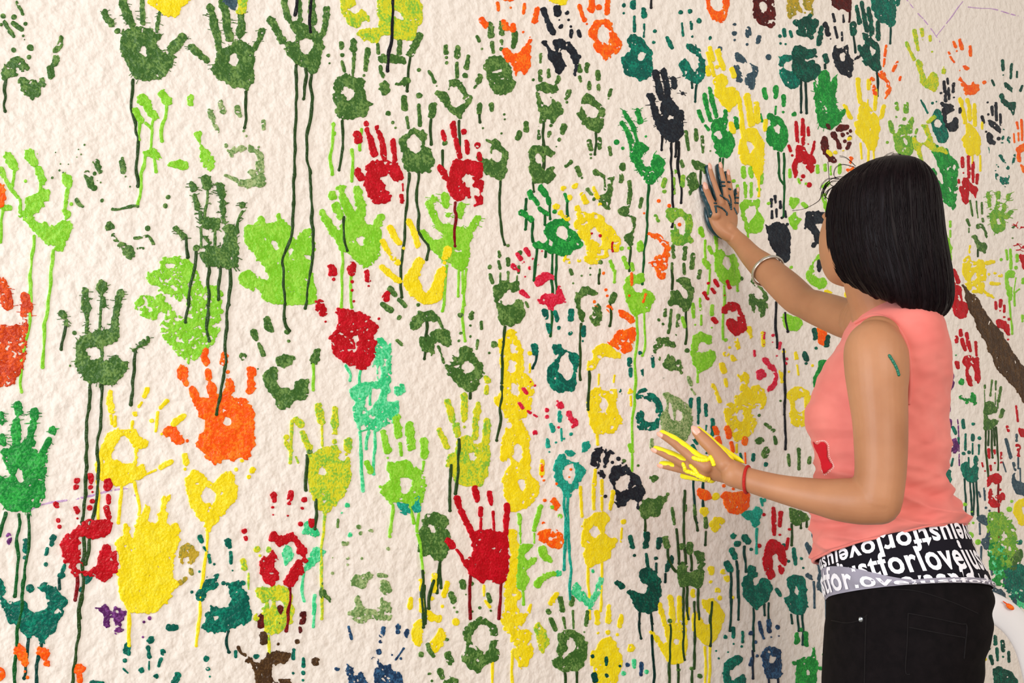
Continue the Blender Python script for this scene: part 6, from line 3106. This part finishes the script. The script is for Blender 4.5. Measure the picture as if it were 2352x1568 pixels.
for i in range(nr):
    t = i / (nr - 1)
    for j in range(nc):
        a = 2 * math.pi * j / nc
        p = Vector(TOPG[i, j])
        fold = mnoise.noise(Vector((p.dot(V_RH) * 7, p.dot(V_F) * 7, p.z * 34 + p.dot(V_RH) * 9)))
        fold2 = mnoise.noise(Vector((p.dot(V_RH) * 16 + 3, p.dot(V_F) * 16, p.z * 75 - p.dot(V_RH) * 22)))
        amp = 0.0022 + 0.0115 * max(0, min(1, (t - 0.58) / 0.2)) 
        if t < 0.06: amp *= 0.15
        ridge = 1 - abs(fold) * 2.2
        dv = amp * ridge + amp * 0.45 * fold2
        # strain folds from the armpit across the bust
        s1 = mnoise.noise(Vector((p.z * 26 + p.dot(V_RH) * 40, 5.2, p.z * 10)))
        if 0.30 < t < 0.58: dv += 0.0042 * s1
        TOPG[i, j] += rad_dir[i, j] * dv
v, f = grid_mesh('top', TOPG, caps=(False, False))
top_me = mesh_from('tank_top', v, f)
TOP_BVH = BVHTree.FromPolygons([Vector(p) for p in v], f)
top = gmesh('tank_top', top_me, MAT_PINK)
top['label'] = 'pink sleeveless top with folds at the waist'
# neck and armhole hems: slightly raised bands
hem = TOPG[2]
gmesh('neckline', Soup().add(tube([Vector(TOPG[1, j]) for j in range(0, nc, 4)] + [Vector(TOPG[1, 0])], [.0034] * (nc // 4 + 1), 8, nc)).mesh('neckline'), MAT_PINK, top)
gmesh('hem', Soup().add(tube([Vector(TOPG[-3, j]) for j in range(0, nc, 4)] + [Vector(TOPG[-3, 0])], [.0030] * (nc // 4 + 1), 8, nc)).mesh('hem'), MAT_PINK, top)
arm_pts = []
for x, y in crom([(1966, 741), (1988, 730), (2012, 725), (2040, 733), (2064, 755), (2082, 790), (2089, 830), (2091, 880), (2088, 925)], 40):
    h = TOP_BVH.ray_cast(CAM, (at(x, y, 1) - CAM).normalized())
    if h[0] is not None: arm_pts.append(h[0] + h[1] * .001)
if len(arm_pts) > 4:
    gmesh('armhole', Soup().add(tube(arm_pts, [.0032] * len(arm_pts), 8, 80)).mesh('armhole'), MAT_PINK, top)


def decal(name, polys, bvh, mat, lift, parent, step=2.2, label=None):
    """flat print cast onto a garment: a fine grid of cloth points inside the outline"""
    vs, fs, idx = [], [], {}
    pts = np.concatenate(polys)
    lo, hi = pts.min(0), pts.max(0)
    xs = np.arange(lo[0], hi[0] + step, step); ys = np.arange(lo[1], hi[1] + step, step)
    X, Y = np.meshgrid(xs, ys)
    ins = np.zeros(X.shape, bool)
    for p in polys:
        ins ^= seg_dist(X.astype(np.float32), Y.astype(np.float32), np.array(p, float), True)[1]
    def pt(i, j):
        if (i, j) not in idx:
            h = bvh.ray_cast(CAM, (at(xs[j], ys[i], 1) - CAM).normalized())
            idx[(i, j)] = None
            if h[0] is not None:
                vs.append(h[0] + h[1] * lift * (1 if h[1].dot(CAM - h[0]) > 0 else -1)); idx[(i, j)] = len(vs) - 1
        return idx[(i, j)]
    for i in range(len(ys) - 1):
        for j in range(len(xs) - 1):
            if ins[i, j] and ins[i + 1, j] and ins[i, j + 1] and ins[i + 1, j + 1]:
                q = [pt(i, j), pt(i + 1, j), pt(i + 1, j + 1), pt(i, j + 1)]
                if None not in q: fs.append(q)
    o = gmesh(name, mesh_from(name, vs, fs), mat, parent)
    if label: o['label'] = label
    return o


patch = np.array([(1867, 1010), (1873, 1017), (1879, 1020), (1886, 1015), (1895, 1015), (1900, 1021), (1901, 1033), (1902, 1048), (1908, 1060), (1913, 1066), (1912, 1074), (1903, 1081), (1892, 1088), (1888, 1075), (1886, 1060), (1879, 1042), (1871, 1026)], float)
MAT_REDCLOTH = plain('red_applique', (206, 22, 40), 0.7, 0.2)
ap = decal('red_applique', [patch], TOP_BVH, MAT_REDCLOTH, .0016, top, 1.0, 'red shape appliqued on the front of the pink top')
dots = Soup()
for x, y in crom([(1876, 1014), (1886, 1012), (1896, 1013), (1903, 1022), (1904, 1036), (1906, 1050), (1912, 1062), (1915, 1072), (1906, 1082), (1894, 1090), (1888, 1080)], 30):
    h = TOP_BVH.ray_cast(CAM, (at(x, y, 1) - CAM).normalized())
    if h[0] is not None: dots.add(ellipsoid(h[0], (V_RH * .0011, V_F * .0011, UP * .0011), 6, 5))
if dots.v:
    tag(gmesh('sequin_edge', dots.mesh('sequin_edge'), plain('sequin', (244, 236, 232), 0.2), top), kind='stuff')

# ------------------------------------------------------------------ printed waistband
MAT_BAND = plain('black_band_cloth', (18, 14, 26), 0.8, 0.2, 0.2, 20)
MAT_LETTER = plain('white_lettering', (240, 238, 246), 0.75, 0.2)
MAT_FOLD = plain('grey_reverse_cloth', (158, 154, 170), 0.85, 0.2, 0.15, 25)
BAND = [(1896, 1258, 2196, 1190, 2.0, 0.122, 0.033), (1889, 1278, 2203, 1212, 2.0, 0.127, 0.033), (1891, 1300, 2216, 1245, 2.0, 0.130, 0.033), (1896, 1325, 2234, 1285, 2.0, 0.134, 0.034), (1902, 1352, 2254, 1325, 2.0, 0.138, 0.034), (1905, 1371, 2266, 1358, 2.0, 0.140, 0.034)]
BG = loft(BAND, 60, 200)
for i in range(60):
    for j in range(200):
        p = Vector(BG[i, j]); a = 2 * math.pi * j / 200
        edge = max(0, abs(math.cos(a)) - 0.75) * 4
        c = BG[i].mean(0); d = BG[i, j] - c; d /= np.linalg.norm(d)
        BG[i, j] += d * (0.0012 + 0.003 * edge) * mnoise.noise(Vector((p.x * 18, p.y * 18, p.z * 60)))


def band_at(t, a, lift=0.0):
    i = min(max(t, 0), 1) * 59
    i0 = min(int(i), 58); fi = i - i0
    j = (a / (2 * math.pi)) * 200
    j0 = int(math.floor(j)); fj = j - j0
    g = lambda r, c_: BG[r, c_ % 200]
    p = (g(i0, j0) * (1 - fj) + g(i0, j0 + 1) * fj) * (1 - fi) + (g(i0 + 1, j0) * (1 - fj) + g(i0 + 1, j0 + 1) * fj) * fi
    c = BG[i0].mean(0)
    d = p - c; d[2] = 0; d /= np.linalg.norm(d)
    return Vector(p + d * lift)


v, f = grid_mesh('b', BG, caps=(False, False))
band = gmesh('waistband', mesh_from('waistband', v, f), MAT_BAND)
band['label'] = 'black waistband printed with white just for love lettering'


def text_mesh(body_txt):
    cu = bpy.data.curves.new('t', 'FONT')
    cu.body = body_txt
    cu.size = 1.0
    cu.offset = 0.024
    cu.space_character = 1.08
    cu.resolution_u = 3
    o = bpy.data.objects.new('t', cu)
    COL.objects.link(o)
    dg = bpy.context.evaluated_depsgraph_get()
    me = bpy.data.meshes.new_from_object(o.evaluated_get(dg))
    bpy.data.objects.remove(o)
    bm = bmesh.new(); bm.from_mesh(me)
    for x in np.arange(-1, 40, 0.12):
        bmesh.ops.bisect_plane(bm, geom=bm.verts[:] + bm.edges[:] + bm.faces[:], plane_co=(x, 0, 0), plane_no=(1, 0, 0))
    V = np.array([v.co[:] for v in bm.verts]); F = [tuple(v.index for v in fc.verts) for fc in bm.faces]
    bm.verts.index_update()
    bm.free()
    return V, F


def lettering(txt, t_mid, height_t, a0, a1, flip, lift, tcut=(0, 1), shear=0.0, squeeze=1.0):
    V, F = text_mesh(txt)
    V = V.copy()
    w = V[:, 0].max()
    u = V[:, 0] / w
    y = (V[:, 1] - 0.26) / 0.72                      # about -.5 .. .5 over ascender height
    if flip: u = 1 - u; y = -y
    a = a0 + (a1 - a0) * u
    t = t_mid - y * height_t + shear * (u - 0.5)
    P = [band_at(tt, aa, lift) for tt, aa in zip(t, a)]
    keep = [fc for fc in F if all(tcut[0] <= t[i] <= tcut[1] for i in fc)]
    me = mesh_from('lettering', P, keep)
    return me


R_ = math.radians
J_ = 'justforlove'
for txt, tm, ht, a0, a1, flip in ((J_ * 2 + 'justforl', .03, .31, R_(214), R_(-47), False), (J_ * 2 + 'justforl', .345, .31, R_(218), R_(-43), True),
                                  ('lovejustforlovejustforlove', .665, .32, R_(192), R_(-34), False), ('ve' + J_ * 2 + 'justfor', .97, .31, R_(216), R_(-46), True)):
    gmesh('lettering', lettering(txt, tm, ht, a0, a1, flip, .0011, (0.02, 1.0)), MAT_LETTER, band, smooth=False)
# turned-down edge: grey reverse side, wide at the hip, narrow at the back
KF = 14
FG = np.zeros((KF, 200, 3))


def t_top(a):
    c = math.cos(a)                                   # -1 front edge, +1 back edge in the picture
    return 0.90 - 0.46 * max(0, (-c - 0.25) / 0.75) ** 1.4


for r_ in range(KF):
    q = r_ / (KF - 1)
    for j in range(200):
        a = 2 * math.pi * j / 200
        tt = t_top(a)
        lift = 0.0022 + 0.0038 * math.sin(min(1, q * 1.1) * math.pi) + (0.0016 * mnoise.noise(Vector((a * 9, q * 3, 2))))
        FG[r_, j] = band_at(tt + (1.0 - tt) * q, a, lift)
v, f = grid_mesh('f', FG, caps=(False, False))
fold = gmesh('folded_edge', mesh_from('folded_edge', v, f), MAT_FOLD, band)
fold['label'] = 'turned-down grey edge of the waistband'


def fold_letters(txt, a0, a1, ht, tm, flip):
    V, F = text_mesh(txt)
    u = V[:, 0] / V[:, 0].max(); y = (V[:, 1] - .26) / .72
    if flip: u = 1 - u; y = -y
    P = []
    for uu, yy in zip(u, y):
        a = a0 + (a1 - a0) * uu
        tt = t_top(a)
        q = min(max(tm - yy * ht, 0.02), 0.98)
        P.append(band_at(tt + (1 - tt) * q, a, 0.0034 + 0.0038 * math.sin(q * math.pi)))
    return mesh_from('lettering', P, F)


gmesh('lettering', fold_letters(J_ * 2 + 'just', R_(205), R_(-25), .85, .5, False), MAT_LETTER, band, smooth=False)

# ------------------------------------------------------------------ black jeans and shoes
MAT_JEAN, nt, b = new_mat('black_denim')
wv = noise_tex(nt, 55, 4.0)
nt.links.new(mix_col(nt, ramp(nt, wv, 0.3, 0.75), lin((10, 7, 9)), lin((20, 15, 17))), b.inputs['Base Color'])
b.inputs['Roughness'].default_value = 0.9
b.inputs['Specular IOR Level'].default_value = 0.12
bump(nt, b, noise_tex(nt, 700, 2.0), 0.25, 0.0006)
JEAN = [(1916, 1340, 2252, 1325, 2.0, 0.128, 0.03), (1905, 1366, 2262, 1352, 2.0, 0.137, 0.03), (1902, 1392, 2270, 1382, 2.0, 0.143, 0.02), (1903, 1420, 2263, 1405, 2.0, 0.147, 0.01), (1901, 1445, 2266, 1430, 2.0, 0.150), (1899, 1475, 2258, 1470, 2.0, 0.152),
        (1897, 1505, 2248, 1500, 2.0, 0.152), (1895, 1540, 2244, 1535, 2.0, 0.150), (1894, 1580, 2236, 1575, 2.0, 0.147), (1897, 1640, 2226, 1635, 2.0, 0.145), (1910, 1700, 2210, 1695, 2.0, 0.140)]
JG = loft(JEAN, 70, 160)
for i in range(70):
    for j in range(160):
        p = Vector(JG[i, j])
        c = JG[i].mean(0); d = JG[i, j] - c; d /= np.linalg.norm(d)
        w_ = max(0, math.cos(2 * math.pi * j / 160) - 0.3)
        JG[i, j] += d * ((0.0012 + 0.006 * w_) * mnoise.noise(Vector((p.x * 9, p.y * 9, p.z * 32))) )
js = Soup()
js.add(grid_mesh('j', JG))
leg_top_z = at(2050, 1640, 2.0).z
for s, zc in ((-1, 1.925), (1, 2.075)):
    c0 = at(2062, 1600, zc)
    foot = Vector((c0.x, c0.y, 0)) + V_F * (0.01 * s)
    P = [c0, Vector((c0.x, c0.y, 0.56)) , Vector((c0.x, c0.y, 0.44)) - V_RH * .008, Vector((foot.x, foot.y, .25)) + V_RH * .008, Vector((foot.x, foot.y, .09))]
    js.add(tube(P, [.082, .070, .058, .052, .042], 28, 50, round_caps=False))
jeans_me = remesh(js, 'jeans', 0.005, 3)
JEAN_BVH = BVHTree.FromPolygons([v.co.copy() for v in jeans_me.vertices], [tuple(p.vertices) for p in jeans_me.polygons])
jeans = gmesh('jeans', jeans_me, MAT_JEAN)
jeans['label'] = 'black denim jeans'
MAT_SEAM = plain('black_stitching', (19, 15, 17), 0.8, 0.2)
for nme, ln in (('back_pocket', [(2086, 1408), (2140, 1418), (2205, 1432), (2220, 1437), (2217, 1480), (2214, 1512)]), ('back_pocket', [(2086, 1408), (2084, 1470), (2080, 1540), (2090, 1548)]), ('back_pocket', [(2088, 1440), (2150, 1452), (2216, 1464)]),
                ('seam', [(1990, 1412), (1988, 1470), (1986, 1568)]), ('seam', [(1910, 1424), (1945, 1430), (1975, 1424), (1992, 1412)]), ('seam', [(2015, 1352), (2100, 1356), (2180, 1380), (2245, 1408)])):
    body_stroke(nme, MAT_SEAM, ln, .0013, None, jeans, JEAN_BVH, 6)
h = JEAN_BVH.ray_cast(CAM, (at(1979, 1422, 1) - CAM).normalized())
if h[0] is not None:
    gmesh('rivet', Soup().add(ellipsoid(h[0] + h[1] * .001, (V_RH * .0048, V_F * .003, UP * .0048), 16, 10)).mesh('rivet'), plain('rivet_steel', (176, 186, 196), 0.3, 0.5, metal=1.0), jeans)['label'] = 'steel pocket rivet'
MAT_SHOE = plain('dark_shoe', (28, 26, 30), 0.6)
for s, zc in ((-1, 1.925), (1, 2.075)):
    c0 = at(2062, 1600, zc)
    g0 = Vector((c0.x, c0.y, 0))
    dF = (-0.75 * V_RH + 0.66 * V_F).normalized()
    P = [g0 - dF * .06 + UP * .036, g0 + UP * .045, g0 + dF * .07 + UP * .036, g0 + dF * .14 + UP * .026, g0 + dF * .17 + UP * .022]
    shoe = Soup().add(tube(P, [.035, .044, .035, .025, .017], 20, 30))
    me = shoe.mesh('shoe')
    for v_ in me.vertices: v_.co.z = max(v_.co.z, 0.0)
    gmesh('shoe', me, MAT_SHOE)

# ------------------------------------------------------------------ hair
MAT_HAIR, nt, b = new_mat('dark_brown_hair')
tc = nt.nodes.new('ShaderNodeTexCoord')
mp = nt.nodes.new('ShaderNodeMapping')
mp.inputs['Scale'].default_value = (230, 230, 7)
nt.links.new(tc.outputs['Object'], mp.inputs['Vector'])
strand = noise_tex(nt, 1.0, 4.0, 0.6, mp.outputs[0])
nt.links.new(mix_col(nt, ramp(nt, strand, 0.35, 0.75), lin((9, 3, 6)), lin((22, 9, 13))), b.inputs['Base Color'])
b.inputs['Roughness'].default_value = 0.46
b.inputs['Specular IOR Level'].default_value = 0.12
bump(nt, b, strand, 0.35, 0.0012)
HAIR = [(2030, 364, 2080, 367, 1.975, .022), (1990, 374, 2108, 380, 1.975, .058), (1952, 396, 2131, 404, 1.975, .083), (1919, 426, 2146, 438, 1.975, .101), (1905, 468, 2154, 484, 1.975, .109), (1903, 520, 2160, 540, 1.975, .111),
        (1904, 560, 2168, 592, 1.975, .114), (1912, 600, 2176, 638, 1.975, .115), (1930, 634, 2178, 676, 1.975, .113, -.014), (1952, 656, 2170, 702, 1.975, .107, -.024), (1972, 668, 2152, 716, 1.975, .096, -.030), (1990, 664, 2136, 704, 1.975, .080, -.030), (2000, 648, 2125, 680, 1.975, .066, -.028)]
NH, NR = 420, 110
HG = loft(HAIR, NR, NH)
fa = math.atan2(-FD.dot(V_F), FD.dot(V_RH))             # where on the ring the face looks out
for i in range(NR):
    t = i / (NR - 1)
    c = HG[i].mean(0)
    for j in range(NH):
        a = 2 * math.pi * j / NH
        d = HG[i, j] - c
        da = abs((a - fa + math.pi) % (2 * math.pi) - math.pi)
        open_ = max(0, min(1, (math.radians(54) - da) / math.radians(12))) * max(0, min(1, (t - 0.40) / 0.05))
        lock = mnoise.noise(Vector((math.cos(a) * 9, math.sin(a) * 9, t * 1.6))) * 0.018 + mnoise.noise(Vector((math.cos(a) * 34, math.sin(a) * 34, t * 2.2 + 4))) * 0.005
        k_ = (1 + lock * min(1, t * 6)) * (1 - 0.30 * open_)
        HG[i, j] = c + d * k_
        if t > 0.6: HG[i, j, 2] += (t - 0.6) * 0.030 * mnoise.noise(Vector((math.cos(a) * 12, math.sin(a) * 12, 7)))
v, f = grid_mesh('hair', HG)
hair = gmesh('hair', mesh_from('hair', v, f), MAT_HAIR)
hair['label'] = 'dark brown chin-length bob'
wisps = Soup()
HW = lambda u, v_: (1820 + .46875 * u, 340 + .46875 * v_)
front = [[(250, 140), (200, 150), (165, 175), (145, 215), (130, 260), (60, 300), (0, 310)], [(240, 150), (190, 165), (160, 205), (150, 240)], [(235, 170), (190, 200), (170, 235)], [(310, 95), (250, 80), (215, 95), (205, 130), (218, 148)], [(310, 88), (265, 48), (230, 38)],
         [(225, 190), (185, 180), (175, 120), (170, 70)], [(230, 150), (180, 150), (150, 175), (138, 205)], [(232, 160), (178, 172), (150, 215), (142, 245)], [(225, 200), (190, 220), (178, 250), (190, 280)], [(240, 140), (205, 145), (180, 160), (158, 190), (150, 228)],
         [(222, 210), (195, 235), (190, 262)], [(236, 166), (205, 185), (188, 215), (184, 240)], [(232, 176), (175, 205), (155, 236), (190, 262)], [(228, 185), (198, 192), (172, 214), (160, 250)]]
topw = [[(440, 62), (480, 48), (530, 52), (580, 78)], [(470, 58), (510, 42), (560, 56), (610, 96)], [(400, 62), (450, 48), (500, 50)], [(500, 60), (545, 44), (590, 62), (640, 110)], [(360, 80), (420, 58), (470, 52)], [(520, 58), (570, 58), (620, 92)], [(600, 80), (650, 120), (690, 180)], [(430, 58), (470, 30), (500, 22)], [(480, 60), (490, 32), (530, 30), (560, 50)]]
for grp_, z0 in ((front, 2.02), (topw, 1.975)):
    for ln in grp_:
        for q in range(2):
            dx = random.uniform(-5, 5); dy = random.uniform(-5, 5)
            P = [at(*HW(u + dx * (i + 1) / len(ln), v_ + dy * (i + 1) / len(ln)), z0 + 0.004 * i + 0.01 * q) for i, (u, v_) in enumerate(ln)]
            wisps.add(tube(P, [.00042] * len(P), 4, 7 * len(P), round_caps=False))
tag(gmesh('hair_wisps', wisps.mesh('hair_wisps'), MAT_HAIR, hair), kind='stuff')
# combed locks over the surface of the bob
locks = Soup()
for q in range(420):
    a = random.uniform(-0.35, math.pi + 0.35)
    t0, t1 = random.uniform(0.05, 0.35), random.uniform(0.55, 0.86)
    P = []
    for k_ in range(9):
        t = t0 + (t1 - t0) * k_ / 8
        i = int(t * (NR - 1)); j = int(((a + 0.05 * math.sin(k_ * 0.5 + q)) / (2 * math.pi)) * NH) % NH
        c = HG[i].mean(0)
        P.append(Vector(c + (HG[i, j] - c) * 1.004))
    locks.add(tube(P, [.0003, .0006, .0007, .0008, .0008, .0008, .0007, .0006, .0003], 4, 20, round_caps=False))
tag(gmesh('hair_strands', locks.mesh('hair_strands'), MAT_HAIR, hair), kind='stuff')

# ------------------------------------------------------------------ bangle and thread
def torus(c, nrm, R0, r0, sq=1.0, n=64, m=12, tilt=None):
    nrm = nrm.normalized()
    x = nrm.cross(UP).normalized(); y = nrm.cross(x)
    P = []
    for i in range(n):
        a = 2 * math.pi * i / n
        d = x * math.cos(a) + y * math.sin(a)
        P.append([list(c + d * (R0 + r0 * math.cos(q)) + nrm * r0 * sq * math.sin(q)) for q in np.linspace(0, 2 * math.pi, m, endpoint=False)])
    P = np.array(P)
    v = [tuple(p) for p in P.reshape(-1, 3)]
    f = [(i * m + j, ((i + 1) % n) * m + j, ((i + 1) % n) * m + (j + 1) % m, i * m + (j + 1) % m) for i in range(n) for j in range(m)]
    return v, f


ax = (at(1820, 676, zr(1820)) - at(1712, 575, zr(1712))).normalized()
bc = at(1764, 622, zr(1764))
v, f = torus(bc, (ax + V_F * 0.10 - V_RH * 0.05), pxr(38.5, zr(1765)), .0024, 1.9)
me = mesh_from('bangle', v, f)
MAT_SILVER = plain('polished_silver', (214, 208, 200), 0.22, 0.5, metal=1.0)
me.transform(Matrix.Translation(-bc))
tag(link('bangle', me, MAT_SILVER, None, True, bc), 'plain silver bangle on the outstretched forearm', 'bangle')
ax2 = (at(1760, 1113, 1.90) - at(1700, 1096, 1.92)).normalized()
tc_ = at(1716, 1101, 1.917)
v, f = torus(tc_, ax2 + V_RH * 0.0 + UP * 0.18, pxr(30.5, 1.917), .0024, 1.1)
me = mesh_from('thread_bracelet', v, f)
me.transform(Matrix.Translation(-tc_))
tag(link('thread_bracelet', me, plain('red_thread', (196, 44, 38), 0.7, 0.2, 0.3, 400, 0.4, 900), None, True, tc_), 'thin red thread bracelet on the wrist of the yellow-painted hand', 'bracelet')

# ------------------------------------------------------------------ white plastic chair behind her
ZC = 2.62
cpx = 2222
cbase = at(cpx, 1394, ZC)
chair = empty('plastic_chair', Vector((cbase.x, cbase.y, 0)), 'white plastic chair with a rounded open back, flecked with orange paint', 'chair')
MAT_PLASTIC = plain('white_plastic', (234, 232, 234), 0.38, 0.45, 0.05, 8)


def cmesh(name, me, parent=None):
    me.transform(Matrix.Translation(-chair.location))
    return link(name, me, MAT_PLASTIC, parent or chair)


arch_r = [(2222, 1381), (2248, 1384), (2275, 1393), (2307, 1411), (2335, 1440), (2356, 1482), (2367, 1530), (2373, 1580), (2377, 1660), (2380, 1760)]
arch = [(2 * cpx - x, y) for x, y in reversed(arch_r)][:-1] + arch_r
P = [at(x, y, ZC + 0.00 * (y - 1384)) - V_F * max(0, (y - 1384)) * 0.00018 for x, y in arch]
cmesh('back_frame', Soup().add(tube(P, [pxr(34, ZC)] * len(P), 20, 120, flat=0.42, flat_dir=V_F)).mesh('back_frame'))
for dx in (0,):
    Ps = [at(cpx + dx, y, ZC) - V_F * max(0, (y - 1384)) * 0.00018 for y in (1390, 1470, 1560, 1660, 1760)]
    cmesh('back_slat', Soup().add(tube(Ps, [pxr(20, ZC)] * 5, 14, 30, flat=0.35, flat_dir=V_F)).mesh('back_slat'))
seat_z = 0.43
c0 = Vector((cbase.x, cbase.y, seat_z)) - V_F * 0.09
bm = bmesh.new()
pr = []
for i in range(40):
    a = 2 * math.pi * i / 40
    sx = math.copysign(abs(math.cos(a)) ** 0.45, math.cos(a)) * 0.20
    sy = math.copysign(abs(math.sin(a)) ** 0.45, math.sin(a)) * 0.20
    pr.append(c0 - V_F * 0.17 + V_RH * sx + V_F * sy)
P = np.array([[list(p + UP * z * 1.0 + (p - c0) * s_) for p in pr] for z, s_ in ((-.030, 0), (-.004, 0.01), (0, -.01), (-.006, -.10), (-.012, -.5))])
cmesh('seat', Soup().add(grid_mesh('s', P)).mesh('seat'))
for sx in (-1, 1):
    for sy in (0.0, -0.36):
        a_ = c0 + V_RH * sx * 0.17 + V_F * (sy + 0.02) - UP * .01
        b_ = Vector((a_.x, a_.y, 0.0)) + V_RH * sx * 0.035 + V_F * (0.03 if sy == 0 else -0.03)
        lg = Soup().add(tube([a_, (a_ + b_) / 2, b_], [.028, .023, .020], 12, 16, round_caps=False)).mesh('leg')
        cmesh('leg', lg)
s_ = Soup()
CH_BVH = None
spot = Soup().add(ellipsoid(at(2320, 1393, ZC - 0.024), (V_RH * .009 + UP * -.006, V_F * .004, UP * .005 + V_RH * .003), 14, 10)).add(ellipsoid(at(2309, 1384, ZC - 0.020), (V_RH * .006 + UP * -.004, V_F * .003, UP * .002), 12, 8))
me = spot.mesh('paint_fleck'); me.transform(Matrix.Translation(-chair.location))
link('paint_splash', me, paint_mat('O'), chair)['label'] = 'orange paint splash on the chair rim'
